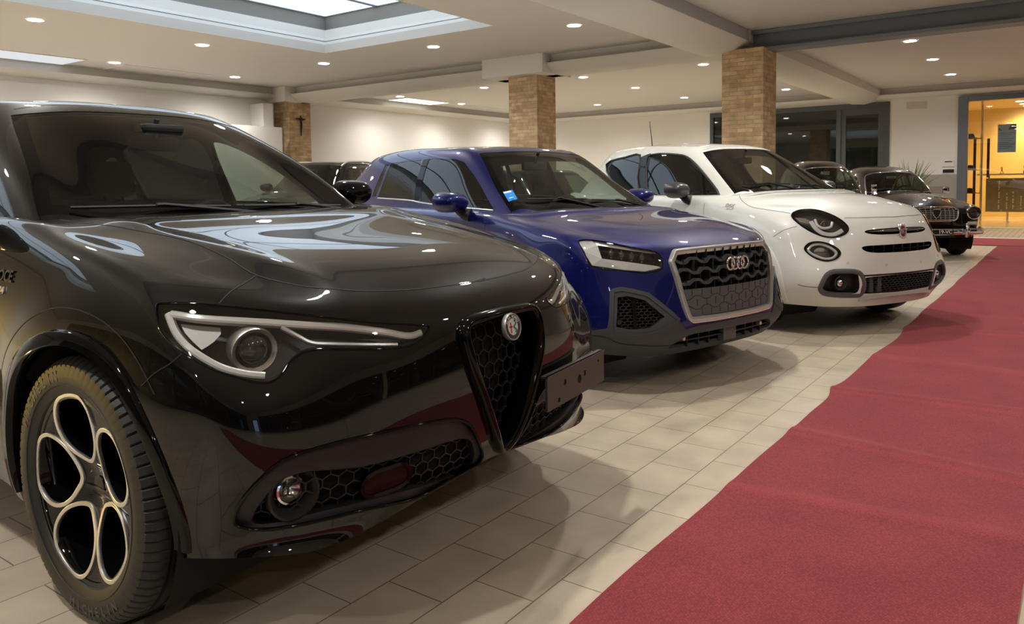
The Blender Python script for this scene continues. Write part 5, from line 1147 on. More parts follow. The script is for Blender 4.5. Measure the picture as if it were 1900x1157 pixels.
# ================================================================ the black SUV in front
def build_alfa():
    car = place_car('suv', 'glossy black SUV nearest the camera, with a V-shaped honeycomb grille and five-hole alloy wheels', POSE['alfa'])
    low = Body(*alfa_lower_dense(4)); up = Body(*alfa_upper_dense(4)); O = lambda k: OUT['alfa_' + k]
    AX = (0., -2.818); CZ = .375
    arch_and_wheel_wells(low, car, AX, .40, CZ)
    # ---- shield grille hole
    half = [(0, .802), (.10, .800), (.165, .795), (.19, .782), (.199, .757), (.196, .72), (.184, .665), (.142, .573), (.088, .468), (.035, .385), (.012, .366), (0, .363)]
    V2 = [np.array(p) for p in spline([(0, .802), (0, .802)] + half[1:-1] + [half[-1], half[-1]], 4)]
    loop = half_loop([tuple(p) for p in V2])
    loop3 = [(.80, v, z) for v, z in loop]
    inner = [(.80, v * .86, .60 + (z - .60) * .93) for v, z in loop]
    g = low.cut(inner, (1, 0, .05), depth=.2); pV, pF = low.take(g)
    gr = thing('shield_grille', None, None, (0, 0, 0)); gr.parent = car
    skirt('surround_wall', pV, pF, (-.12, 0, 0), M_gloss, gr, flare=.10)
    mb = hexmesh(low, inner, (1, 0, .05), .047, .055, .0032, .8); mb.build('honeycomb', M_matt, gr, smooth=None, fixn=True)
    me = low.mesh_part('back_plate', [v + Vector((-.12, 0, 0)) for v in pV], pF, M_under, gr)
    # frame: rounded bar swept round the outline, standing proud of the bumper
    mp = Map2(low, (1, 0, 0)); pts = []; nr = []
    for v, z in loop:
        h = low.bvh.ray_cast(Vector((1.5, v * .93, .60 + (z - .60) * .97)), Vector((-1, 0, 0)))
        pts.append(Vector((h[0].x, v * .93, .60 + (z - .60) * .97))); nr.append(Vector((1, 0, .0)))
    prof = [(-.016, -.03), (-.017, .012), (-.013, .022), (-.004, .027), (.006, .025), (.012, .016), (.016, -.03)]
    MB().tube(pts, 1.0, closed=True, prof=prof, normals=nr).build('frame', M_gloss, gr, smooth=50)
    # badge
    bp, bn = low.snap((.77, 0, .757)); b = thing('badge', None, None); b.parent = car
    R_ = Matrix(((0, -.15, .9887), (1, 0, 0), (0, .9887, .15))).to_4x4(); Mb = Matrix.Translation((bp.x + .032, 0, .757)) @ R_
    b.matrix_local = Mb
    MB().lathe([(0, -.012), (.041, -.012), (.0425, -.002), (.041, .004), (.038, .004), (.037, .001), (0, .001)], 40).build('chrome_ring', M_silver, b)
    MB().lathe([(.0365, .001), (.0365, .0022), (.0255, .0022), (.0255, .001)], 40).build('ring_band', mat('badge_band', (.05, .055, .065), .25, coat=.5), b)
    MB().lathe([(0, .0024), (.0255, .0024), (.0258, .001)], 40).build('field', mat('badge_silver', (.72, .74, .74), .25), b)
    MB().box((-.0125, -.018, .0024), (-.0085, .014, .0036)).box((-.019, -.001, .0024), (-.002, .003, .0036)).build('red_cross', mat('badge_red', (.55, .02, .03), .3), b, smooth=None)
    sp = [(.004 + .0055 * math.sin(t * 2 * PI * 1.5) + .006, -.018 + .034 * t, .0034) for t in [i / 24 for i in range(25)]]
    MB().tube(sp, [.0028 - .001 * i / 24 for i in range(25)], n=6).sphere((.0105, .018, .0034), .0034).build('green_serpent', mat('badge_green', (.01, .30, .14), .3), b)
    tx = MB()
    for i, ch in enumerate('ALFA ROMEO'):
        if ch == ' ': continue
        th_ = math.radians(152 - i * 13.6); tx.add_mesh(text_mesh(ch, .0115, .0004, .0002), Matrix.Translation((.031 * math.cos(th_), .031 * math.sin(th_), .0024)) @ Matrix.Rotation(th_ - PI / 2, 4, 'Z'))
    tx.build('lettering', mat('badge_white', (.85, .85, .85), .3), b, smooth=None)
    # ---- headlamps, intake slots: both sides
    for s in (-1, 1):
        fl = (lambda P: P) if s < 0 else mirror_pts
        ax = (.80, .62 * s, .12)
        ol = [tuple(p) for p in spline(fl(O('lamp')), 3, True)]
        g = low.cut(ol, ax, depth=.25); pV, pF = low.take(g)
        lamp = thing('headlamp', None, None); lamp.parent = car
        d = -Vector(ax).normalized() * .085
        low.mesh_part('lens', pV, pF, G_lens, lamp, offset=-.0012)
        skirt('housing', pV, pF, d, M_dim, lamp); low.mesh_part('housing_back', [v + d for v in pV], pF, M_dim, lamp)
        surf_tube(low, fl(O('lamp')), .0035, 'seal', M_gloss, lamp, n=3, closed=True, off=-.001)
        dp_ = -Vector(ax).normalized() * .012
        def strip_(key, w, m, name, deep=.012, n=5):
            P = [low.snap(p) for p in spline(fl(O(key)), n)]
            mb = MB().tube([p - nn * deep for p, nn in P], 1.0, prof=[(-w, -.012), (w, -.012), (w, .002), (w * .5, .005), (-w * .5, .005), (-w, .002)], normals=[nn for p, nn in P])
            return mb.build(name, m, lamp, smooth=30)
        strip_('drl_top', .009, M_drl, 'light_strip'); strip_('drl_low', .0085, M_drl, 'light_strip'); strip_('drl_mid', .005, M_silver, 'trim_strip', deep=.010)
        sr = [low.snap(p) for p in fl(O('side_refl'))]; mb = MB(); vs = [mb.bm.verts.new(p - nn * .03) for p, nn in sr]; mb.bm.faces.new(vs); mb.build('side_reflector', M_lgrey, lamp, smooth=None)
        pp_, pn_ = low.snap(fl(O('proj'))[0]); fw = Vector((.93, .33 * s, -.08)).normalized(); q = fw.to_track_quat('Z', 'Y').to_matrix().to_4x4(); Mp = Matrix.Translation(pp_ - pn_ * .045) @ q
        MB().lathe([(.056, -.05), (.059, -.01), (.058, .009), (.056, .012), (.046, .002), (.044, -.03)], 40, M=Mp).build('projector_ring', M_machined, lamp)
        MB().lathe([(.0435, -.02), (.042, -.006), (.031, .008), (.014, .015), (.0005, .0165)], 36, M=Mp).build('projector_lens', M_bulb, lamp)
        # lower intake slot
        ax2 = (1, .42 * s, 0.1); ol = [tuple(p) for p in spline(fl(O('slot')), 3, True)]
        g = low.cut(ol, ax2, depth=.25); sV, sF = low.take(g); d2 = -Vector(ax2).normalized() * .075
        it = thing('bumper_intake', None, None); it.parent = car
        skirt('intake_wall', sV, sF, d2, M_gloss, it, flare=.06); low.mesh_part('intake_back', [v + d2 for v in sV], sF, M_under, it)
        surf_tube(low, fl(O('slot')), .005, 'rim', M_gloss, it, n=4, closed=True, off=.001, sn=10)
        mo = [Vector(p) for p in spline(fl(O('mesh')), 3, True)]
        # upper blank panel: the slot minus the mesh opening
        gm = None
        Bq = Body.__new__(Body)
        tmp = Map2(low, ax2); Q = [tmp.to2(p) for p in mo]
        fr = MB(); n0 = 26; m0 = 5
        # frame strip between slot outline and mesh opening, sunk 8 mm
        so = [Vector(p) for p in ol]; so2 = [tmp.to2(p) for p in so]; cx_, cy_ = np.mean(Q, axis=0)
        def polar(Pq):
            a = [math.atan2(y - cy_, (x - cx_) * .35) for x, y in Pq]; return a
        N_ = 120; rows = []
        for k in range(N_):
            a = -PI + 2 * PI * k / N_; dx, dy = math.cos(a) / .35, math.sin(a)
            def hit(Pq):
                best = 0
                for (x1, y1), (x2, y2) in zip(Pq, Pq[1:] + Pq[:1]):
                    ex, ey = x2 - x1, y2 - y1; den = dx * ey - dy * ex
                    if abs(den) < 1e-12: continue
                    t = ((x1 - cx_) * ey - (y1 - cy_) * ex) / den; u_ = ((x1 - cx_) * dy - (y1 - cy_) * dx) / den
                    if t > 0 and -1e-6 <= u_ <= 1 + 1e-6: best = max(best, t)
                return (cx_ + dx * best, cy_ + dy * best)
            o1 = hit(so2); i1 = hit(Q); row = []
            for f_, dep in ((0, .012), (.06, .010), (.9, .016), (1.0, .022), (1.0, .055)):
                p = tmp.up3(o1[0] + (i1[0] - o1[0]) * f_, o1[1] + (i1[1] - o1[1]) * f_, dep, .6)
                row.append(p)
            rows.append(row)
        vs = [[fr.bm.verts.new(p) if p is not None else None for p in row] for row in rows]
        for k in range(N_):
            A_, B_ = vs[k], vs[(k + 1) % N_]
            for j in range(4):
                f4 = (A_[j], A_[j + 1], B_[j + 1], B_[j])
                if None not in f4: fr.bm.faces.new(f4)
        fr.build('blank_panel', M_matt, it, smooth=40)
        hexmesh(low, mo, ax2, .043, .042, .0034, .6, squash=.85).build('honeycomb', M_matt, it, smooth=None)
        # fog lamp in its bowl
        fp, fn = low.snap(fl(O('fogbowl'))[0]); q = Vector((.96, .26 * s, 0)).normalized().to_track_quat('Z', 'Y').to_matrix().to_4x4(); Mf = Matrix.Translation(fp - fn * .03) @ q
        MB().lathe([(.066, -.03), (.068, .004), (.062, .006), (.05, -.012), (.038, -.034)], 36, M=Mf).build('fog_bowl', M_matt, it)
        fl_ = thing('fog_lamp', None, None); fl_.parent = it; Mf2 = Matrix.Translation(fp - fn * .043 + Vector((0, s * .006, .004))) @ q
        MB().lathe([(.037, -.02), (.037, .002), (.032, .004)], 30, M=Mf2).lathe([(.030, -.012), (.018, -.024), (.0005, -.028)], 30, M=Mf2).build('reflector', M_refl, fl_)
        MB().lathe([(.033, .003), (.02, .009), (.0005, .011)], 30, M=Mf2).build('lens', G_lens, fl_)
        if s < 0:
            ol = [tuple(p) for p in spline(fl(O('sensor')), 3, True)]; mp3 = Map2(low, ax2)
            P3 = [mp3.up3(*mp3.to2(p), .028, .6) for p in ol]
            mb = MB(); vs = [mb.bm.verts.new(p) for p in P3]; mb.bm.faces.new(vs); mb.build('sensor_panel', M_red, it, smooth=None)
            MB().tube(P3, 1.0, closed=True, prof=[(-.005, -.02), (.005, -.02), (.005, .004), (-.005, .004)], normals=[Vector(ax2).normalized()] * len(P3)).build('sensor_frame', M_gloss, it, smooth=40)
        flare_ring(low, car, 0, CZ, .398, .442, s, M_gloss, a0=-.30, a1=1.22); flare_ring(low, car, AX[1], CZ, .398, .442, s, M_gloss, a0=-.2, a1=1.25)
        ribbon(low, [(.0 + .505 * math.cos(PI * a), s * .93, CZ + .505 * math.sin(PI * a)) for a in np.linspace(.22, .98, 14)], .0035, 'arch_crease', M_gap, car)
        ribbon(low, fl(O('fenderline')), .004, 'wing_shut_line', M_gap, car); ribbon(low, fl(O('hoodbranch')), .004, 'bonnet_shut_line', M_gap, car)
        # door mirror
        mb_pt, _n = low.snap((-.78, s * .84, 1.06))
        bulge_arm_mirror(car, mb_pt, (-.90, s * .955, 1.155), (.15, .11, .07), s, M_gloss, M_gloss)
        # doors
        for u in (-.62, -1.62):
            ribbon(low, [(u, s * .9, z) for z in (1.08, .95, .8, .65, .5, .36)], .004, 'door_shut_line', M_gap, car, n=3)
        MB().box((-1.46, s * .905 - .02, .93), (-1.26, s * .905 + .02, .955), bev=.008).build('door_handle', P_black, car)
    hl = [(u, v, z) for u, v, z in O('hoodline')]; c0 = hl[-1]
    ribbon(low, hl + [(c0[0] + .012, 0, c0[2] + .002)] + [(u, -v, z) for u, v, z in hl[::-1] if v < -.04], .004, 'bonnet_shut_line', M_gap, car)
    # number plate bracket on the left half of the bumper
    pb = thing('plate_bracket', None, None); pb.parent = car
    a, b_, c_, d_ = [Vector(p) for p in O('bracket')]
    A_, B_ = Vector((.815, .15, .572)), Vector((.765, .61, .572)); ex = (B_ - A_).normalized(); nz = ex.cross(Vector((0, 0, 1))).normalized()
    Mpb = Matrix((ex, Vector((0, 0, 1)), nz)).transposed().to_4x4(); Mpb.translation = A_ + nz * .012
    w_ = (B_ - A_).length
    hole = lambda x, y, r: [(x + r * math.cos(t), y + r * .9 * math.sin(t)) for t in [2 * PI * k / 14 for k in range(14)]]
    me = curve_mesh([[(0, -.115), (w_, -.115), (w_, 0), (0, 0)], hole(.13, -.045, .012), hole(.245, -.06, .017), hole(.29, -.05, .011), hole(.41, -.03, .006), hole(.085, -.095, .010)], extrude=.004)
    o = link('plate', me, mat('bracket_plastic', (.06, .058, .056), .4), pb); o.matrix_local = Mpb
    MB().box((0, -.006, -.02), (w_, .0, .006)).build('top_lip', bpy.data.materials['bracket_plastic'], pb, smooth=None).matrix_local = Mpb
    # lettering on the wing
    for key, txt, sz, m in (('text1', 'VELOCE', .05, M_black), ('text2', 'Q4', .03, M_silver)):
        p, nn = low.snap((-.50 if key == 'text1' else -.47, -.89, .93 if key == 'text1' else .885)); xx = (Vector((1, 0, 0)) - nn * nn.x).normalized(); q = Matrix((xx, nn.cross(xx).normalized(), nn)).transposed().to_4x4()
        me = text_mesh(txt, sz, .002, .001); o = link('wing_lettering', me, m, car); o.matrix_local = Matrix.Translation(p + nn * .003) @ q
    # cabin opening under the greenhouse
    low.drop(lambda c: c.z > .99 and -3.4 < c.x < -.52 and abs(c.y) < .70 - .12 * max(0, c.x + .9))
    low.finish('body', P_black, car)
    # ---- greenhouse
    ws = [(-.50, 0, 1.098), (-.52, .28, 1.096), (-.57, .54, 1.09), (-.66, .712, 1.08), (-.66, .712, 1.08), (-.92, .635, 1.28), (-1.2, .555, 1.445), (-1.295, .525, 1.487), (-1.295, .525, 1.487), (-1.262, .41, 1.513), (-1.235, .22, 1.524), (-1.228, 0, 1.526)]
    wl = ws + [(u, -v, z) for u, v, z in ws[::-1] if v > 0][:-0 or None]
    wl = [tuple(p) for p in spline([ws[0]] + ws[1:] + [(u, -v, z) for u, v, z in ws[::-1][1:-1]], 4, True)]
    axw = (.55, 0, .84); g = up.cut(wl, axw, depth=.6)
    c_ = np.mean(np.array(wl), axis=0)
    wi = [tuple(c_ + (np.array(p) - c_) * np.array([.90, .925, .90])) for p in wl]
    g2 = up.cut(wi, axw, depth=.6)
    fV, fF = up.take(g); gV, gF = up.take(g2)
    wsn = thing('windscreen', None, None); wsn.parent = car
    up.mesh_part('black_border', fV, fF, M_gloss, wsn, offset=-.002); up.mesh_part('glass', gV, gF, G_shield, wsn, offset=-.002)
    for s in (-1, 1):
        for nm, pts in (('front', [(-.93, 1.10), (-.93, 1.10), (-1.08, 1.215), (-1.32, 1.36), (-1.55, 1.455), (-1.66, 1.475), (-1.72, 1.46), (-1.70, 1.11), (-1.70, 1.11)]), ('rear', [(-1.78, 1.11), (-1.78, 1.11), (-1.80, 1.475), (-2.1, 1.50), (-2.5, 1.495), (-2.68, 1.44), (-2.62, 1.13), (-2.62, 1.13)]), ('quarter', [(-2.70, 1.14), (-2.76, 1.42), (-2.95, 1.37), (-3.1, 1.24), (-3.05, 1.17)])):
            g = up.cut([(p[0], s * .75, p[1]) for p in spline(pts, 3, True)], (0, s, .25), depth=.4); V_, F_ = up.take(g)
            up.mesh_part('side_window', V_, F_, G_side if nm == 'front' else G_dark, car, offset=-.002)
    g = up.cut([(-3.4, v, z) for v, z in ((-.42, 1.18), (.42, 1.18), (.36, 1.42), (-.36, 1.42))], (-1, 0, .3), depth=.5); V_, F_ = up.take(g); up.mesh_part('rear_window', V_, F_, G_dark, car, offset=-.002)
    V_, F_ = [v.co.copy() for v in up.bm.verts], [[v.index for v in f.verts] for f in (up.bm.verts.index_update() or up.bm.faces)]
    up.mesh_part('headliner', V_, [f[::-1] for f in F_], M_head, car, offset=-.022)
    ribbon(up, [(-1.33, v, 1.55) for v in np.linspace(-.5, .5, 9)], .004, 'roof_shut_line', M_gap, car)
    wipers(car, up, [((-.53, -.06, 1.10), (-.655, -.62, 1.075), (-.46, .05, 1.09)), ((-.59, .56, 1.085), (-.525, -.0, 1.105), (-.50, .60, 1.08))])
    up.finish('roof_and_pillars', P_black, car)
    # ---- cabin
    dashboard(car, -.98, 1.02, .70); steering_wheel(car, -1.36, .36, .95); 
    for v in (-.37, .37): seat(car, -2.02, v, .52, back_h=.66, z=.52)
    o = thing('rear_bench', None, None); o.parent = car
    MB().box((-2.95, -.65, .40), (-2.45, .65, .56), bev=.06).build('cushion', M_int, o, smooth=50); MB().box((-3.05, -.66, .5), (-2.88, .66, 1.15), bev=.06).build('backrest', M_int, o, smooth=50)
    MB().box((-1.18, -.11, 1.36), (-1.14, .11, 1.425), bev=.015).cyl((-1.16, 0, 1.40), (-1.13, 0, 1.5), .012).build('rear_view_mirror', M_int2, car)
    MB().box((-1.20, -.09, 1.44), (-1.06, .09, 1.475), bev=.015).build('camera_housing', M_int2, car)
    MB().box((-3.6, -.72, .22), (.30, .72, .40)).build('floor_pan', M_under, car, smooth=None)
    MB().box((.28, -.55, .30), (.62, .55, .60)).build('radiator_block', M_under, car, smooth=None)
    # ---- wheels
    def alloy(o):
        Rr = .262
        base = [(.985, -10), (.985, 8), (.955, 17), (.88, 24), (.76, 30), (.62, 33), (.48, 31), (.37, 22), (.295, 8), (.285, -4), (.34, -18), (.45, -27), (.6, -30), (.75, -28), (.87, -24), (.95, -18)]
        def petal(rot, grow=0.):
            P = [np.array((r * Rr * math.cos(math.radians(a + rot)), r * Rr * math.sin(math.radians(a + rot)))) for r, a in base]
            P = [np.array(p) for p in spline(P, 4, True)]; c = np.mean(P, axis=0); n = len(P); out = []
            for i in range(n):
                t = P[(i + 1) % n] - P[i - 1]; t /= np.linalg.norm(t); out.append(P[i] + np.array((t[1], -t[0])) * grow)
            return [tuple(p) for p in out]
        def dish(me, y0):
            for v in me.vertices:
                x, z, d = v.co.x, v.co.y, v.co.z; r = math.hypot(x, z)
                v.co = (x, y0 - d + .055 * max(0, 1 - r / Rr) ** 1.3, z)
        rots = [174 + 72 * k for k in range(5)]
        ring = [(Rr * 1.0 * math.cos(2 * PI * i / 90), Rr * 1.0 * math.sin(2 * PI * i / 90)) for i in range(90)]
        me = curve_mesh([ring] + [petal(r, .004) for r in rots], extrude=.006); bm = bmesh.new(); bm.from_mesh(me); bmesh.ops.subdivide_edges(bm, edges=[e for e in bm.edges if e.calc_length() > .03], cuts=2, use_grid_fill=False); bmesh.ops.triangulate(bm, faces=bm.faces); bm.to_mesh(me); bm.free()
        dish(me, -.100); shade(me, 30); link('spoke_face', me, M_gloss, o)
        for r in rots:
            me = curve_mesh([petal(r, .0095), petal(r, 0)], extrude=.004, bevel=.001); dish(me, -.107); shade(me, 30); p = link('machined_edge', me, M_machined, o)
            P = petal(r, .001); mb = MB(); L = len(P); rows = []
            for dep, gr_ in ((0, 0), (.03, -.004), (.085, -.012)):
                rows.append([mb.bm.verts.new((x, -.105 + dep + .055 * max(0, 1 - math.hypot(x, z) / Rr) ** 1.3 * (1 - dep * 5), z)) for x, z in petal(r, gr_)])
            for A_, B_ in zip(rows, rows[1:]):
                for i in range(L): mb.bm.faces.new((A_[i], A_[(i + 1) % L], B_[(i + 1) % L], B_[i]))
            mb.build('spoke_wall', M_gloss, o, smooth=50)
        MB().lathe([(Rr * .985, -.106), (Rr * 1.0, -.1085), (Rr * 1.012, -.106), (Rr * 1.015, -.095)], 90, axis='Y').build('rim_edge', M_machined, o)
        MB().lathe([(.0005, -.062), (.026, -.062), (.030, -.058), (.032, -.045), (.07, -.04)], 36, axis='Y').build('hub_cap', M_gloss, o)
        nb = MB()
        for k in range(5):
            a = math.radians(138 + 72 * k); nb.cyl((.056 * math.cos(a), -.05, .056 * math.sin(a)), (.056 * math.cos(a), -.064, .056 * math.sin(a)), .010, n=6)
        nb.build('wheel_bolts', M_chrome, o, smooth=None)
        for txt, rr, a0, st, sz, up_ in (('MICHELIN', .318, 152, -6.6, .040, True), ('MICHELIN', .322, 262, 6.2, .036, False)):
            tx = MB()
            for i, ch in enumerate(txt):
                a = math.radians(a0 + st * i); t = Vector((math.sin(a), 0, -math.cos(a))); rd = Vector((math.cos(a), 0, math.sin(a)))
                if not up_: t, rd = -t, -rd
                M_ = Matrix((t, rd, Vector((0, -1, 0)))).transposed().to_4x4(); M_.translation = Vector((rr * math.cos(a), -.1265, rr * math.sin(a))); tx.add_mesh(text_mesh(ch, sz, .0012, .001), M_)
            tx.build('sidewall_lettering', mat('tyre_print', (.06, .058, .05), .5) if 'tyre_print' not in bpy.data.materials else bpy.data.materials['tyre_print'], o, smooth=None)
        MB().lathe([(.292, -.1245), (.293, -.127), (.2945, -.1245)], 100, axis='Y').build('sidewall_rib', M_rubber, o)
    first = {}
    for cu in AX:
        for s in (-1, 1):
            if cu == 0. and s < 0: w_ = wheel_base(car, cu, s * .802, .370, .370, .262, .255, s); alloy(w_); W0 = w_
            else:
                c2 = copy_tree(W0, car); c2.location = (cu, s * .802, .370); c2.rotation_euler = (0, 0, PI if s > 0 else 0)
    return car
ALFA = build_alfa()
# ================================================================ the deep blue car in the middle
def build_audi():
    car = place_car('hatchback', 'deep blue compact SUV with a silver framed octagonal grille, beside the black SUV', POSE['audi'])
    low = Body(*audi_lower_dense(4)); up = Body(*audi_upper_dense(4)); O = lambda k: OUT['audi_' + k]
    AX = (0., -2.6); CZ = .35
    arch_and_wheel_wells(low, car, AX, .372, CZ)
    half_of = lambda k: [p for p in O(k)]
    def sym(k, lim=-.02):
        """keep the measured right half, mirror it"""
        P = [p for p in O(k) if p[1] < lim]
        P.sort(key=lambda p: math.atan2(p[2] - .58, -p[1]))          # from low to high
        return P
    # ---- grille: hole, silver frame, dark bars, flat lower panel, four rings
    hf = [(0, .80), (.30, .797), (.415, .792), (.428, .79), (.462, .752), (.468, .742), (.455, .65), (.435, .55), (.402, .44), (.394, .428), (.376, .416), (.36, .414), (0, .412)]
    loop = half_loop(hf); lp = [tuple(p) for p in spline([(0.8, v, z) for v, z in loop], 2, True)]
    gr = thing('grille', None, None, (0, 0, 0)); gr.parent = car
    g = low.cut(lp, (1, 0, 0), depth=.25); gV, gF = low.take(g); d = Vector((-.07, 0, 0))
    skirt('grille_wall', gV, gF, d, M_matt, gr); low.mesh_part('back_plate', [v + d for v in gV], gF, M_under, gr)
    fr = MB(); pts = []; nn_ = []
    for u, v, z in lp:
        h = low.bvh.ray_cast(Vector((1.5, v, z)), Vector((-1, 0, 0))); pts.append(h[0]); nn_.append(Vector((1, 0, .0)))
    wdt = [(.030 if z > .5 else .016) for u, v, z in lp]
    fr.tube(pts, 1.0, closed=True, prof=[(-.021, -.01), (-.020, .012), (-.010, .017), (.012, .011), (.015, -.01)], normals=nn_); fr.build('frame', M_silver, gr, smooth=50)
    # wavy horizontal bars with thin uprights
    Hh = lambda z: np.interp(z, [.41, .428, .455, .55, .65, .745, .772, .80], [.35, .385, .405, .435, .455, .468, .445, .36])
    for k, z in enumerate((.745, .685, .625)):
        hw = Hh(z) - .02; n = 121; P = []
        for i in range(n):
            v = -hw + 2 * hw * i / (n - 1); ph = (v / .145 + .25 + .5 * (k % 2)) % 1; zz = z + .011 * (np.clip(abs(ph - .5) * 9 - 2.2, -1, 1))
            h = low.bvh.ray_cast(Vector((1.5, v, zz)), Vector((-1, 0, 0))); P.append(Vector((h[0].x - .004, v, zz)))
        MB().tube(P, 1.0, prof=[(-.008, -.04), (-.008, 0), (.008, .003), (.008, -.04)], normals=[Vector((1, 0, 0))] * n).build('cross_bar', M_clad, gr, smooth=40)
    vb = []
    for k, (z0, z1) in enumerate(((.755, .795), (.695, .738), (.635, .678), (.578, .618))):
        for i in range(-6, 7):
            v = (i + .5 * (k % 2)) * .0725
            if abs(v) > Hh((z0 + z1) / 2) - .03: continue
            h = low.bvh.ray_cast(Vector((1.5, v, z0)), Vector((-1, 0, 0)))
            MB().box((h[0].x - .05, v - .0025, z0 - .01), (h[0].x - .012, v + .0025, z1 + .01)).build('upright', M_matt, gr, smooth=None)
    # flat panel with honeycomb outline below
    ph_ = [(0, .585), (.43, .582), (.423, .50), (.395, .445), (.372, .433), (0, .428)]
    pl = half_loop(ph_); mb = MB(); NX, NZ = 40, 14; rows = []
    for j in range(NZ + 1):
        z = .430 + .155 * j / NZ; row = []
        for i in range(NX + 1):
            hw = Hh(z) - .008; v = -hw + 2 * hw * i / NX; h = low.bvh.ray_cast(Vector((1.5, v, z)), Vector((-1, 0, 0))); row.append(mb.bm.verts.new((h[0].x - .006, v, z)))
        rows.append(row)
    for A, B in zip(rows, rows[1:]):
        for i in range(NX): mb.bm.faces.new((A[i], A[i + 1], B[i + 1], B[i]))
    mb.build('blank_panel', mat('blank_panel_plastic', (.095, .10, .105), .5), gr, smooth=60)
    gl = MB()
    def gline(pts, r=.0016):
        P = []
        for v, z in pts:
            h = low.bvh.ray_cast(Vector((1.5, v, z)), Vector((-1, 0, 0)))
            if h[0]: P.append(h[0] + Vector((-.0055, 0, 0)))
        if len(P) > 1: gl.tube(P, r, n=5)
    for z in (.535, .478):
        hw = Hh(z) - .02; gline([(-hw + 2 * hw * i / 60, z + .010 * (np.clip(abs(((-hw + 2 * hw * i / 60) / .145 + (.25 if z > .5 else .75)) % 1 - .5) * 9 - 2.2, -1, 1))) for i in range(61)])
    for k, (z0, z1) in enumerate(((.545, .582), (.488, .527), (.436, .47))):
        for i in range(-6, 7):
            v = (i + .5 * (k % 2)) * .0725
            if abs(v) < Hh(z0) - .03: gline([(v, z0), (v, z1)])
    gl.build('panel_groove', M_gap, gr)
    rg = thing('badge_rings', None, None); rg.parent = gr
    for k in range(4):
        v = (k - 1.5) * -.0475 ; z = .712; h = low.bvh.ray_cast(Vector((1.5, v, z)), Vector((-1, 0, 0)))
        MB().tube([(h[0].x + .018 + .003 * (k % 2), v + .0345 * math.cos(a), z + .0345 * math.sin(a)) for a in [2 * PI * i / 36 for i in range(36)]], .0062, n=10, closed=True, normals=[Vector((1, 0, 0))] * 36).build('ring', M_chrome, rg)
    MB().box((.765, -.10, .69), (.795, .10, .735), bev=.008).build('ring_mount', M_matt, rg, smooth=None)
    # ---- sides: lamps, vents
    for s in (-1, 1):
        fl = (lambda P: P) if s < 0 else mirror_pts
        ax = (.85, .55 * s, .05); ol = [tuple(p) for p in spline(fl(O('lamp')), 3, True)]
        g = low.cut(ol, ax, depth=.3); pV, pF = low.take(g); d = -Vector(ax).normalized() * .07
        lamp = thing('headlamp', None, None); lamp.parent = car
        low.mesh_part('lens', pV, pF, G_lens, lamp, offset=-.001); skirt('housing', pV, pF, d, M_dim, lamp); low.mesh_part('housing_back', [v + d for v in pV], pF, M_dim, lamp)
        surf_tube(low, fl(O('lamp')), .0035, 'seal', M_gloss, lamp, n=3, closed=True, off=-.001)
        mp = Map2(low, ax); L_ = fl(O('lamp')); K_ = fl(O('lamp_black'))
        # L-shaped light guide: outline minus inner black window
        def poly_sheet(pts, dep, name, m, th=.012):
            P = [mp.up3(*mp.to2(p), dep, .6) for p in pts]; P = [p for p in P if p]
            mb = MB(); vs = [mb.bm.verts.new(p) for p in P]; f = mb.bm.faces.new(vs); r = bmesh.ops.extrude_face_region(mb.bm, geom=[f])
            for v in r['geom']:
                if isinstance(v, bmesh.types.BMVert): v.co -= mp.ax * th
            bmesh.ops.triangulate(mb.bm, faces=[f for f in mb.bm.faces if len(f.verts) > 4]); return mb.build(name, m, lamp, smooth=None)
        lq = [Vector(p) for p in L_]; kq = [Vector(p) for p in K_]
        poly_sheet([lq[0].lerp(lq[9], .1), lq[0].lerp(lq[1], .9), kq[0], kq[5], lq[8].lerp(kq[5], .12), lq[9].lerp(lq[0], .1)], .012, 'light_guide', M_drl)
        poly_sheet([kq[5], kq[4], kq[3], lq[5].lerp(kq[3], .25), lq[6].lerp(kq[4], .12), lq[7].lerp(kq[4], .08), lq[8].lerp(kq[5], .12)], .012, 'light_guide', M_drl)
        poly_sheet([lq[1].lerp(kq[0], .3), lq[2].lerp(kq[1], .25), lq[3].lerp(kq[2], .3), kq[2], kq[1], kq[0]], .014, 'top_trim', M_silver)
        poly_sheet(K_, .055, 'lamp_recess', M_gloss)
        for t in (.2, .38, .56, .74):
            p = kq[0].lerp(kq[2], t).lerp(kq[5].lerp(kq[3], t), .5); c = mp.up3(*mp.to2(p), .035, .6)
            MB().sphere(c, .021, (1, .8, 1), 16).build('lamp_element', M_bulb, lamp); MB().tube([c + mp.a2 * .024, c + mp.a1 * .012 + mp.a2 * -.0, c - mp.a2 * .024], .004, n=6).build('element_fin', M_refl, lamp)
        # side vent
        ol = [tuple(p) for p in spline([q for p in fl(O('vent')) for q in (p, p)], 3, True)]
        g = low.cut(ol, (.9, .45 * s, 0), depth=.3); pV, pF = low.take(g); d = -Vector((.9, .45 * s, 0)).normalized() * .05
        vt = thing('bumper_vent', None, None); vt.parent = car
        skirt('vent_wall', pV, pF, d, M_matt, vt); low.mesh_part('vent_back', [v + d for v in pV], pF, M_under, vt)
        hexmesh(low, ol, (.9, .45 * s, 0), .034, .018, .004, .6, squash=.55).build('honeycomb', M_matt, vt, smooth=None)
        surf_tube(low, [q_ for i_, p in enumerate(fl(O('ventframe'))) for q_ in ((p, p) if i_ in (0, 2, 3, 4, 7) else (p,))], 1.0, 'vent_frame', M_clad, vt, n=4, closed=True, prof=[(-.012, -.008), (-.012, .006), (.012, .009), (.014, -.008)])
        mp2 = Map2(low, (.9, .45 * s, 0)); c0 = [Vector(p) for p in fl(O('vent'))]; P_ = [mp2.up3(*mp2.to2(q), .01, .6) for q in (c0[1].lerp(c0[2], .35), c0[5].lerp(c0[4], .30))]
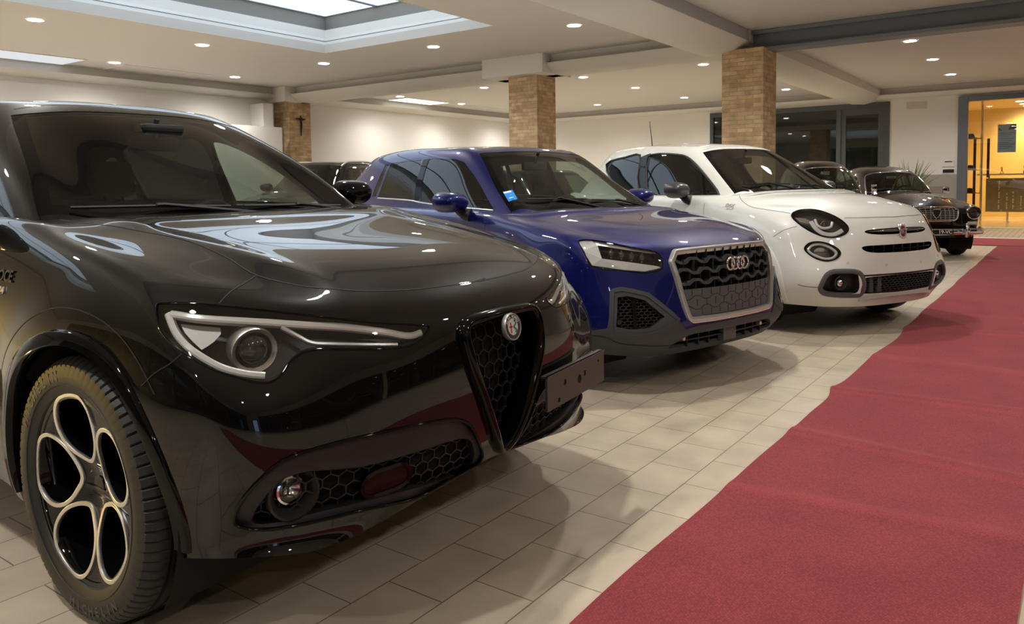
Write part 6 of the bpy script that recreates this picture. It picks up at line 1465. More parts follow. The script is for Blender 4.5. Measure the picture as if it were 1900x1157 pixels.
        MB().tube(P_, 1.0, prof=[(-.012, -.03), (.012, -.03), (.012, .004), (-.012, .004)], normals=[mp2.ax] * 2).build('vent_pillar', M_gloss, vt, smooth=None)
        pk = mp2.up3(*mp2.to2(c0[6].lerp(c0[0], .22).lerp(c0[5], .2)), .004, .6)
        if pk: MB().cyl(pk - mp2.ax * .02, pk + mp2.ax * .004, .013).build('parking_sensor', M_matt, vt)
        flare_ring(low, car, 0, CZ, .370, .428, s, M_clad, a0=-.3, a1=1.25, thick=.014); flare_ring(low, car, AX[1], CZ, .370, .428, s, M_clad, a0=-.25, a1=1.25, thick=.014)
        ribbon(low, fl(O('hoodline')), .004, 'bonnet_shut_line', M_gap, car)
        ribbon(low, [(u, s * .9, z) for u, z in ((-.50, 1.0), (-.50, .9), (-.52, .75), (-.50, .5), (-.46, .33))], .004, 'door_shut_line', M_gap, car)
        ribbon(low, [(u, s * .9, z) for u, z in ((-1.55, 1.01), (-1.55, .8), (-1.56, .5), (-1.55, .33))], .004, 'door_shut_line', M_gap, car)
        for u in (-1.42, -2.42): MB().box((u - .1, s * .885 - .025, .86), (u + .1, s * .885 + .02, .885), bev=.008).build('door_handle', P_blue, car)
        p, n_ = low.snap((-.70, s * .83, .985)); bulge_arm_mirror(car, p, (-.74, s * .945, 1.075), (.16, .115, .07), s, P_blue, M_matt)
    # ---- lower grille and grey cladding
    lgh = [(0, .335), (.25, .333), (.395, .327), (.445, .305), (.50, .262), (.40, .255), (.2, .25), (0, .248)]
    lgl = [tuple(p) for p in spline([(.8, v, z) for v, z in half_loop(lgh)], 3, True)]
    g = low.cut(lgl, (1, 0, 0), depth=.25); gV, gF = low.take(g); lg = thing('lower_grille', None, None); lg.parent = car
    skirt('grille_wall', gV, gF, (-.07, 0, 0), M_clad, lg); low.mesh_part('back_plate', [v + Vector((-.07, 0, 0)) for v in gV], gF, M_under, lg)
    X = lambda v, z: low.bvh.ray_cast(Vector((1.5, v, z)), Vector((-1, 0, 0)))[0].x
    MB().tube([(X(v, .29) - .02, v, .29) for v in np.linspace(-.46, .46, 30)], 1.0, prof=[(-.004, -.03), (.004, -.03), (.004, .004), (-.004, .004)], normals=[Vector((1, 0, 0))] * 30).build('cross_bar', M_matt, lg, smooth=40)
    for v in (-.36, -.27, -.18, .18, .27, .36): MB().box((X(v, .29) - .06, v - .003, .25), (X(v, .29) - .018, v + .003, .332)).build('upright', M_matt, lg, smooth=None)
    MB().box((X(.0, .29) - .05, -.062, .25), (X(0, .29) - .006, .062, .334), bev=.004).build('radar_cover', mat('radar_plastic', (.10, .10, .10), .35), lg, smooth=None)
    for v in (-.41, .33): MB().cyl((X(v, .3) - .03, v, .305), (X(v, .3) - .002, v, .305), .012).build('parking_sensor', M_silver, lg)
    cl = [(0, .385), (.30, .383), (.395, .38)] + []
    ro = [p for p in O('clad') if p[1] < 0]
    # cladding outline from the measured right half: boundary against the blue paint
    ch = [(0, .382), (.34, .374), (.44, .358), (.47, .352)]
    rb = [(-p[1], p[2], p[0]) for p in OUT['audi_ventframe']]
    for s in (-1, 1):
        fl = (lambda P: P) if s < 0 else mirror_pts
        axc = (.9, .42 * s, 0.)
        P = [(.86, 0.0005 * s, .382), (.83, s * .34, .376), (.80, s * .44, .362)]
        vf = fl(O('ventframe')); P += [vf[3], vf[2], vf[1], vf[0]]; 
        q = vf[7]; P += [(q[0] - .02, q[1] + s * .012, q[2] + .012), (.33, s * .92, .345), (.25, s * .93, .345), (.25, s * .93, .05), (.7, s * .6, .05), (.9, 0.0005 * s, .05)]
        g = low.cut(P, axc, depth=.5, ang=-.3); cV, cF = low.take(g)
        low.mesh_part('bumper_cladding', cV, cF, M_clad, car, offset=.004, thick=.02)
        ribbon(low, fl(O('cladline'))[:5] if True else [], .005, 'cladding_groove', M_gap, car, off=.0052)
    low.drop(lambda c: c.z > .94 and -3.0 < c.x < -.30 and abs(c.y) < .67 - .15 * max(0, c.x + .7))
    low.finish('body', P_blue, car)
    # ---- greenhouse
    ws = [(-.31, 0, 1.022), (-.325, .26, 1.02), (-.37, .51, 1.014), (-.445, .69, 1.002), (-.445, .69, 1.002), (-.74, .605, 1.20), (-.98, .525, 1.365), (-1.035, .505, 1.40), (-1.035, .505, 1.40), (-1.02, .37, 1.428), (-1.005, .2, 1.436), (-1.0, 0, 1.438)]
    wl = [tuple(p) for p in spline([ws[0]] + ws[1:] + [(u, -v, z) for u, v, z in ws[::-1][1:-1]], 4, True)]
    axw = (.55, 0, .84); up.cut(wl, axw, depth=.6); g = up.gid; c_ = np.mean(np.array(wl), axis=0)
    g2 = up.cut([tuple(c_ + (np.array(p) - c_) * np.array([.90, .93, .90])) for p in wl], axw, depth=.6)
    fV, fF = up.take(g); gV, gF = up.take(g2); wsn = thing('windscreen', None, None); wsn.parent = car
    up.mesh_part('black_border', fV, fF, M_gloss, wsn, offset=-.002); up.mesh_part('glass', gV, gF, G_shield, wsn, offset=-.002)
    for s in (-1, 1):
        fl = (lambda P: P) if s < 0 else mirror_pts
        for k, gm in (('win_front', G_side), ('win_rear', G_side), ('win_quarter', G_side)):
            P = [Vector(p) for p in fl(O(k))]; sh = [P[i] for i in range(len(P))]
            g = up.cut([tuple(p) for p in sh], (.1, s, .2), depth=.4); V_, F_ = up.take(g); up.mesh_part('side_window', V_, F_, gm, car, offset=-.002)
        # black trim between the windows and chrome line under them
        a = fl(O('win_front')); r = fl(O('win_rear'))
        for p0, p1, w in ((a[1], a[0], .05), ):
            pass
        P = [Vector(r[2]).lerp(Vector(a[3]), .5), Vector(r[3]).lerp(Vector(a[1]), .5), Vector(r[4]).lerp(Vector(a[0]), .5)]
        ribbon(up, P, (Vector(r[3]) - Vector(a[1])).length * .95, 'window_pillar_trim', M_gloss, car, off=.0008)
        P = [Vector(r[0]), Vector(r[4]), Vector(a[0]), Vector(a[9]), Vector(a[8])]
        surf_tube(up, [p + Vector((0, 0, -.012)) for p in P], .006, 'window_sill_trim', M_silver, car, n=5)
    g = up.cut([(-3.0, v, z) for v, z in ((-.40, 1.1), (.40, 1.1), (.34, 1.31), (-.34, 1.31))], (-1, 0, .3), depth=.5); V_, F_ = up.take(g); up.mesh_part('rear_window', V_, F_, G_dark, car, offset=-.002)
    up.bm.verts.index_update(); V_, F_ = [v.co.copy() for v in up.bm.verts], [[v.index for v in f.verts] for f in up.bm.faces]
    up.mesh_part('headliner', V_, [f[::-1] for f in F_], M_head, car, offset=-.02)
    wipers(car, up, [((-.42, -.05, 1.03), (-.52, -.52, 1.02), (-.30, .05, 1.015)), ((-.42, .5, 1.03), (-.40, .0, 1.04), (-.33, .55, 1.01))])
    st = OUT['audi_sticker']; sn = [up.snap(p) for p in st]; sk = thing('windscreen_sticker', None, None); sk.parent = car
    mb = MB(); vs = [mb.bm.verts.new(p + n_ * .0012) for p, n_ in sn]; mb.bm.faces.new(vs); mb.build('sheet', mat('sticker_blue', (.02, .25, .72), .4), sk, smooth=None)
    mb = MB(); e = [p + n_ * .002 for p, n_ in sn]; lr = lambda x, y: e[0].lerp(e[1], x).lerp(e[3].lerp(e[2], x), y)
    for y0, y1, x0, x1 in ((.04, .2, .05, .8), (.42, .52, .4, .6), (.68, .75, .25, .75)):
        mb.bm.faces.new([mb.bm.verts.new(lr(x, y)) for x, y in ((x0, y0), (x1, y0), (x1, y1), (x0, y1))])
    mb.build('printing', mat('sticker_white', (.75, .85, .9), .5), sk, smooth=None)
    MB().tube([(-2.55, 0, 1.47), (-2.60, 0, 1.50), (-2.66, 0, 1.51)], [.02, .014, .004], n=8).build('roof_aerial', P_blue, car)
    up.finish('roof_and_pillars', P_blue, car)
    dashboard(car, -.72, .965, .68); steering_wheel(car, -1.10, .36, .92)
    for v in (-.36, .36): seat(car, -1.72, v, .50, back_h=.60, z=.48)
    o = thing('rear_bench', None, None); o.parent = car
    MB().box((-2.55, -.62, .40), (-2.1, .62, .54), bev=.06).build('cushion', M_int, o, smooth=50); MB().box((-2.66, -.62, .5), (-2.5, .62, 1.02), bev=.06).build('backrest', M_int, o, smooth=50)
    MB().box((-1.02, -.12, 1.29), (-.98, .12, 1.36), bev=.02).cyl((-1.0, 0, 1.33), (-.95, 0, 1.43), .012).build('rear_view_mirror', M_int2, car)
    MB().box((-3.1, -.70, .2), (.25, .70, .38), bev=.02).build('floor_pan', M_under, car, smooth=None); MB().box((.25, -.6, .26), (.66, .6, .62)).build('radiator_block', M_under, car, smooth=None)
    W0 = None
    for cu in AX:
        for s in (-1, 1):
            if W0 is None:
                W0 = wheel_base(car, cu, s * .775, .335, .335, .235, .215, s); simple_alloy(W0, .235, .215, 5, M_silver)
            else: c2 = copy_tree(W0, car); c2.location = (cu, s * .775, .335); c2.rotation_euler = (0, 0, PI if s > 0 else 0)
    return car
def simple_alloy(o, R, w, n, m):
    for k in range(n):
        a0 = 2 * PI * k / n + .3; P = []
        for r, da, y in ((.05, 0, -.05), (R * .5, 0, -.075), (R * .98, 0, -w * .44)):
            P.append((r * math.cos(a0), y, r * math.sin(a0)))
        for da in (-.12, .12):
            Q = [(r * math.cos(a0 + da * r / R), y, r * math.sin(a0 + da * r / R)) for r, y in ((.04, -.05), (R * .5, -.08), (R * .98, -w * .44))]
            MB().tube(Q, [.02, .014, .016], n=8).build('spoke', m, o)
    MB().lathe([(.0005, -.075), (.04, -.075), (.05, -.06), (.05, -.02)], 28, axis='Y').build('hub_cap', m, o)
    MB().lathe([(R * .95, -w * .40), (R * .97, -w * .455), (R * 1.01, -w * .46), (R * 1.02, -w * .40)], 60, axis='Y').build('rim_edge', m, o)
AUDI = build_audi()
# ================================================================ the white car
def build_fiat():
    car = place_car('crossover', 'white rounded small crossover with round headlamps, parked beyond the blue car', POSE['fiat'])
    low = Body(*fiat_lower_dense(4)); up = Body(*fiat_upper_dense(4)); O = lambda k: OUT['fiat_' + k]
    AX = (0., -2.57); CZ = .36
    M_ring = mat('grey_fog_surround', (.10, .10, .105), .4)
    arch_and_wheel_wells(low, car, AX, .375, CZ)
    X = lambda v, z: low.bvh.ray_cast(Vector((1.5, v, z)), Vector((-1, 0, 0)))[0].x
    def hole(name, half, depth, wall, back, n=3):
        lp = [tuple(p) for p in spline([(.8, v, z) for v, z in half_loop(half)], n, True)]
        g = low.cut(lp, (1, 0, 0), depth=.25); gV, gF = low.take(g); o = thing(name, None, None); o.parent = car
        skirt('grille_wall', gV, gF, (-depth, 0, 0), wall, o); low.mesh_part('back_plate', [v + Vector((-depth, 0, 0)) for v in gV], gF, back, o); return o, lp, gV, gF
    # moustache bar: a gloss dark blade across the nose, badge in its middle
    bh = [(0, .815), (.12, .813), (.27, .808), (.345, .80), (.36, .79), (.335, .778), (.25, .768), (.1, .766), (0, .766)]
    lp = [tuple(p) for p in spline([(.8, v, z) for v, z in half_loop(bh)], 3, True)]
    g = low.cut(lp, (1, 0, 0), depth=.25); gV, gF = low.take(g); bar = thing('nose_bar', None, None); bar.parent = car
    skirt('recess_wall', gV, gF, (-.03, 0, 0), M_gloss, bar); low.mesh_part('recess_back', [v + Vector((-.03, 0, 0)) for v in gV], gF, M_gloss, bar)
    MB().tube([(X(v, .792) + .002, v, .792 + .004 * (1 - (v / .33) ** 2)) for v in np.linspace(-.335, .335, 31)], [.013 * max(.15, 1 - (abs(v) / .345) ** 4) for v in np.linspace(-.335, .335, 31)], n=10).build('blade', mat('dark_chrome', (.22, .22, .23), .15, metal=1.), bar)
    b = thing('badge', None, None); b.parent = car; bx = X(0, .79) + .014
    b.matrix_local = Matrix.Translation((bx, 0, .785)) @ Matrix(((0, -.1, .995), (1, 0, 0), (0, .995, .1))).to_4x4()
    ov = lambda k: [(.037 * k * math.copysign(abs(math.cos(a)) ** .8, math.cos(a)), .052 * k * math.sin(a)) for a in [2 * PI * i / 40 for i in range(40)]]
    me = curve_mesh([ov(1.06), ov(.84)], .006, .002); link('chrome_ring', me, M_chrome, b)
    me = curve_mesh([ov(.88)], .003); link('field', me, mat('badge_dark_red', (.16, .01, .03), .25, coat=.6), b)
    me = text_mesh('FIAT', .032, .002, .0008, spacing=.95); p = link('lettering', me, M_chrome, b); p.location = (0, 0, .004); p.scale = (.72, 1.5, 1)
    # second slot
    o, lp, gV, gF = hole('upper_intake', [(0, .690), (.25, .688), (.395, .683), (.415, .672), (.395, .650), (.33, .634), (.15, .628), (0, .627)], .06, M_gloss, M_under)
    MB().tube([(X(v, .655) - .012, v, .657) for v in np.linspace(-.39, .39, 30)], 1.0, prof=[(-.004, -.03), (.004, -.03), (.004, .004), (-.004, .004)], normals=[Vector((1, 0, 0))] * 30).build('cross_bar', M_gloss, o, smooth=40)
    for v in (-.3, -.2, -.1, 0, .1, .2, .3): MB().box((X(v, .65) - .05, v - .006, .63), (X(v, .65) - .02, v + .006, .688)).build('upright', M_matt, o, smooth=None)
    # lower grille
    gh = [(0, .455), (.2, .453), (.385, .446), (.415, .436), (.425, .33), (.40, .322), (.2, .315), (0, .313)]
    o, lp, gV, gF = hole('lower_grille', gh, .07, M_matt, M_under)
    hexmesh(low, lp, (1, 0, 0), .046, .02, .006, .8, squash=.45).build('honeycomb', M_matt, o, smooth=None)
    for v in (-.33, -.25): MB().box((X(v, .38) - .05, v - .022, .325), (X(v, .38) - .008, v + .022, .446), bev=.004).build('blank_block', M_clad, o, smooth=None)
    MB().tube([(X(v, .448) + .002, v, .462) for v in np.linspace(-.42, .42, 30)], .006, n=8).build('upper_trim', M_red, o)
    MB().tube([(X(v, .29) + .006, v, .292 - .02 * (abs(v) / .42) ** 3) for v in np.linspace(-.42, .42, 30)], 1.0, prof=[(-.012, -.02), (.012, -.02), (.010, .006), (-.010, .008)], normals=[Vector((1, 0, .2))] * 30).build('skid_lip', mat('pearl_silver', (.62, .63, .62), .3, metal=.6), o, smooth=40)
    for s in (-1, 1):
        fl = (lambda P: P) if s < 0 else mirror_pts
        ax = (.86, .5 * s, .25)
        def lamp_(key, name, dep):
            ol = [tuple(p) for p in spline(fl(O(key)), 5, True)]; g = low.cut(ol, ax, depth=.3); pV, pF = low.take(g); d = -Vector(ax).normalized() * dep
            lamp = thing(name, None, None); lamp.parent = car
            low.mesh_part('lens', pV, pF, G_lens, lamp, offset=.003); skirt('housing', pV, pF, d, M_gloss, lamp, flare=.15); low.mesh_part('housing_back', [v + d for v in pV], pF, M_dim, lamp)
            surf_tube(low, fl(O(key)), .006, 'bezel', M_gloss, lamp, n=5, closed=True, off=.001); return lamp
        def inner(lamp, key, w, m, name, dep=.012, closed=False):
            S = [low.snap(p) for p in spline(fl(O(key)), 6, closed)]
            return MB().tube([p - n_ * dep for p, n_ in S], 1.0, closed=closed, prof=[(-w, -.012), (w, -.012), (w, .002), (0, .006), (-w, .002)], normals=[n_ for p, n_ in S]).build(name, m, lamp, smooth=30)
        L1 = lamp_('lamp', 'headlamp', .07)
        inner(L1, 'lamp_arc', .016, M_drl, 'reflector_arc', .010); inner(L1, 'lamp_u', .009, M_drl, 'light_guide', .008)
        S = [low.snap(p) for p in fl(O('lamp_brow'))]; mb = MB(); vs = [mb.bm.verts.new(p - n_ * .012) for p, n_ in S]; mb.bm.faces.new(vs); mb.build('chrome_brow', M_refl, L1, smooth=None)
        p, n_ = low.snap(fl(O('lamp_c'))[0]); fw = Vector((.95, .25 * s, .05)).normalized(); M_ = Matrix.Translation(p - n_ * .04) @ fw.to_track_quat('Z', 'Y').to_matrix().to_4x4()
        MB().lathe([(.034, -.02), (.034, .004), (.028, .008)], 28, M=M_).build('projector_ring', M_refl, L1); MB().lathe([(.028, 0), (.02, .01), (.0005, .016)], 28, M=M_).build('projector_lens', M_bulb, L1)
        L2 = lamp_('lamp2', 'running_lamp', .05); inner(L2, 'lamp2_arc', .009, M_drl, 'light_ring', .008)
        p, n_ = low.snap(fl(O('lamp2_c'))[0]); M_ = Matrix.Translation(p - n_ * .03) @ fw.to_track_quat('Z', 'Y').to_matrix().to_4x4() @ Matrix.Diagonal((1, .6, 1, 1))
        MB().lathe([(.06, .0), (.04, .008), (.0005, .012)], 28, M=M_).build('reflector', M_lgrey, L2)
        MB().box((-.062, -.003, .006), (.062, .003, .016), M=M_).build('centre_bar', M_dim, L2, smooth=None)
        # fog lamp pocket
        ol = [tuple(p) for p in spline(fl(O('fogopen')), 4, True)]; ax3 = (.92, .4 * s, 0); g = low.cut(ol, ax3, depth=.3); pV, pF = low.take(g); d = -Vector(ax3).normalized() * .06
        fp = thing('fog_lamp_pocket', None, None); fp.parent = car
        skirt('pocket_wall', pV, pF, d, M_matt, fp, flare=.1); low.mesh_part('pocket_back', [v + d for v in pV], pF, M_matt, fp)
        fo, fi = fl(O('fogframe')), fl(O('fogopen'))
        surf_tube(low, [Vector(a).lerp(Vector(b_), .5) for a, b_ in zip(fo, [fi[0], fi[0], fi[1], fi[2], fi[3], fi[4], fi[5], fi[6], fi[7], fi[7], fi[8], fi[9]])], 1.0, 'surround', M_ring, fp, n=4, closed=True, prof=[(-.019, -.02), (-.018, .001), (-.008, .006), (.010, .005), (.019, .000), (.019, -.02)])
        p, n_ = low.snap(fl(O('fog'))[0]); M_ = Matrix.Translation(p - n_ * .02 + Vector((0, s * .0, 0))) @ Vector((.97, .2 * s, 0)).normalized().to_track_quat('Z', 'Y').to_matrix().to_4x4()
        MB().lathe([(.055, -.03), (.056, .0), (.05, .003), (.046, -.004), (.03, -.02)], 30, M=M_).build('lamp_bowl', M_matt, fp)
        MB().lathe([(.028, -.03), (.027, -.006), (.018, .002), (.0005, .005)], 24, M=M_).build('lamp_lens', M_refl, fp)
        ribbon(low, fl(O('hoodside')), .004, 'bonnet_shut_line', M_gap, car); ribbon(low, fl(O('fenderline')), .0035, 'wing_shut_line', M_gap, car)
        ribbon(low, fl(O('bumperline')), .004, 'bumper_shut_line', M_gap, car)
        flare_ring(low, car, 0, CZ, .372, .432, s, P_white, a0=-.3, a1=1.25, thick=.012); flare_ring(low, car, AX[1], CZ, .372, .432, s, P_white, a0=-.25, a1=1.25, thick=.012)
        ribbon(low, [(.436 * math.cos(PI * a), s * .93, CZ + .436 * math.sin(PI * a)) for a in np.linspace(-.05, 1.0, 18)], .003, 'flare_shut_line', M_gap, car)
        ribbon(low, [(u, s * .9, z) for u, z in ((-.52, 1.03), (-.50, .9), (-.50, .7), (-.48, .4))], .004, 'door_shut_line', M_gap, car)
        ribbon(low, [(u, s * .9, z) for u, z in ((-1.45, 1.05), (-1.46, .8), (-1.46, .4))], .004, 'door_shut_line', M_gap, car)
        MB().box((-1.42, s * .885 - .02, .89), (-1.22, s * .885 + .025, .92), bev=.01).build('door_handle', P_white, car)
        p, n_ = low.snap((-.72, s * .83, 1.02)); bulge_arm_mirror(car, p, (-.75, s * .945, 1.12), (.16, .105, .075), s, mat('grey_mirror_cap', (.12, .12, .12), .3, metal=.6) if s < 0 else bpy.data.materials['grey_mirror_cap'], M_matt)
        for q_ in fl(O('park')):
            p, n_ = low.snap(q_); MB().cyl(p - n_ * .004, p + n_ * .0015, .011).build('parking_sensor', mat('sensor_white', (.6, .6, .57), .4) if 'sensor_white' not in bpy.data.materials else bpy.data.materials['sensor_white'], car)
        for k, (txt, sz) in enumerate((('500X', .045), ('SPORT', .026))):
            p, n_ = low.snap(fl([OUT['fiat_text'][k]])[0]); xx = Vector((1, 0, 0)) if s < 0 else Vector((-1, 0, 0)); xx = (xx - n_ * xx.dot(n_)).normalized(); q = Matrix((xx, n_.cross(xx).normalized(), n_)).transposed().to_4x4()
            link('wing_lettering', text_mesh(txt, sz, .002, .001), M_silver, car).matrix_local = Matrix.Translation(p + n_ * .002) @ q
    hf = OUT['fiat_hoodfront']; hh = [(p[0], p[1], p[2]) for p in hf if p[1] < -.02]; z0 = hh[-1][2]
    ribbon(low, hh + [(hh[-1][0] + .01, 0, z0 + .002)] + [(u, -v, z) for u, v, z in hh[::-1]], .004, 'bonnet_shut_line', M_gap, car)
    low.drop(lambda c: c.z > .98 and -2.95 < c.x < -.24 and abs(c.y) < .64 - .15 * max(0, c.x + .7))
    low.finish('body', P_white, car)
    ws = [(-.225, 0, 1.103), (-.24, .25, 1.10), (-.285, .48, 1.088), (-.365, .652, 1.072), (-.365, .652, 1.072), (-.66, .572, 1.262), (-.93, .49, 1.42), (-.985, .47, 1.452), (-.985, .47, 1.452), (-.955, .36, 1.488), (-.935, .19, 1.50), (-.93, 0, 1.503)]
    wl = [tuple(p) for p in spline([ws[0]] + ws[1:] + [(u, -v, z) for u, v, z in ws[::-1][1:-1]], 4, True)]
    axw = (.5, 0, .86); g = up.cut(wl, axw, depth=.6); c_ = np.mean(np.array(wl), axis=0)
    g2 = up.cut([tuple(c_ + (np.array(p) - c_) * np.array([.91, .94, .91])) for p in wl], axw, depth=.6)
    fV, fF = up.take(g); gV, gF = up.take(g2); wsn = thing('windscreen', None, None); wsn.parent = car
    up.mesh_part('black_border', fV, fF, M_gloss, wsn, offset=-.002); up.mesh_part('glass', gV, gF, G_shield, wsn, offset=-.002)
    for s in (-1, 1):
        fl = (lambda P: P) if s < 0 else mirror_pts
        for k, gm in (('win_front', G_side), ('win_rear', G_dark)):
            P = [tuple(p) for p in spline(fl(O(k)), 3, True)]
            g = up.cut(P, (.1, s, .2), depth=.4); V_, F_ = up.take(g); up.mesh_part('side_window', V_, F_, gm, car, offset=-.002)
            surf_tube(up, fl(O(k)), .011, 'window_seal', M_matt, car, n=3, closed=True, off=0)
        a, r = fl(O('win_front')), fl(O('win_rear'))
        P = [Vector(r[2]).lerp(Vector(a[3]), .5), Vector(r[3]).lerp(Vector(a[1]), .5), Vector(r[4]).lerp(Vector(a[0]), .5)]
        ribbon(up, P, (Vector(r[3]) - Vector(a[1])).length, 'window_pillar_trim', M_gloss, car, off=.001)
        ribbon(up, [Vector(a[7]).lerp(Vector(a[6]), .3), Vector(a[10]).lerp(Vector(a[9]), .45)], .02, 'quarter_pillar', M_gloss, car, off=.001)
    g = up.cut([(-3.0, v, z) for v, z in ((-.40, 1.14), (.40, 1.14), (.34, 1.37), (-.34, 1.37))], (-1, 0, .3), depth=.5); V_, F_ = up.take(g); up.mesh_part('rear_window', V_, F_, G_dark, car, offset=-.002)
    up.bm.verts.index_update(); V_, F_ = [v.co.copy() for v in up.bm.verts], [[v.index for v in f.verts] for f in up.bm.faces]
    up.mesh_part('headliner', V_, [f[::-1] for f in F_], M_head, car, offset=-.02)
    wipers(car, up, [((-.33, -.05, 1.11), (-.43, -.52, 1.10), (-.22, .05, 1.10)), ((-.33, .5, 1.11), (-.31, .0, 1.12), (-.24, .5, 1.09))])
    ribbon(up, [(-.99, v, 1.53) for v in np.linspace(-.46, .46, 9)], .004, 'roof_shut_line', M_gap, car)
    p, n_ = up.snap((-2.35, 0, 1.59)); MB().cyl(p, p + Vector((-.05, 0, .30)), .006, .003, n=8).lathe([(.03, 0), (.02, .02), (0.001, .03)], 14, M=Matrix.Translation(p)).build('roof_aerial', M_matt, car)
    up.finish('roof_and_pillars', P_white, car)
    M_or = mat('orange_trim', (.60, .14, .01), .35)
    dashboard(car, -.66, 1.03, .64); MB().box((-.98, -.62, .94), (-.90, .62, 1.0), bev=.01).build('dash_band', M_or, car, smooth=None)
    steering_wheel(car, -1.06, .34, .99, r=.18, col=M_or)
    for v in (-.35, .35): seat(car, -1.66, v, .48, back_h=.60, z=.52)
    o = thing('rear_bench', None, None); o.parent = car
    MB().box((-2.5, -.6, .45), (-2.05, .6, .58), bev=.06).build('cushion', M_int, o, smooth=50); MB().box((-2.6, -.6, .5), (-2.45, .6, 1.05), bev=.06).build('backrest', M_int, o, smooth=50)
    MB().box((-.96, -.11, 1.36), (-.92, .11, 1.425), bev=.02).cyl((-.94, 0, 1.40), (-.89, 0, 1.5), .012).build('rear_view_mirror', M_int2, car)
    MB().box((-3.05, -.7, .2), (.22, .7, .38), bev=.02).build('floor_pan', M_under, car, smooth=None); MB().box((.22, -.6, .26), (.62, .6, .66)).build('radiator_block', M_under, car, smooth=None)
    W0 = None
    for cu in AX:
        for s in (-1, 1):
            if W0 is None: W0 = wheel_base(car, cu, s * .775, .34, .34, .235, .215, s); simple_alloy(W0, .235, .215, 5, M_silver)
            else: c2 = copy_tree(W0, car); c2.location = (cu, s * .775, .34); c2.rotation_euler = (0, 0, PI if s > 0 else 0)
    return car
FIAT = build_fiat()
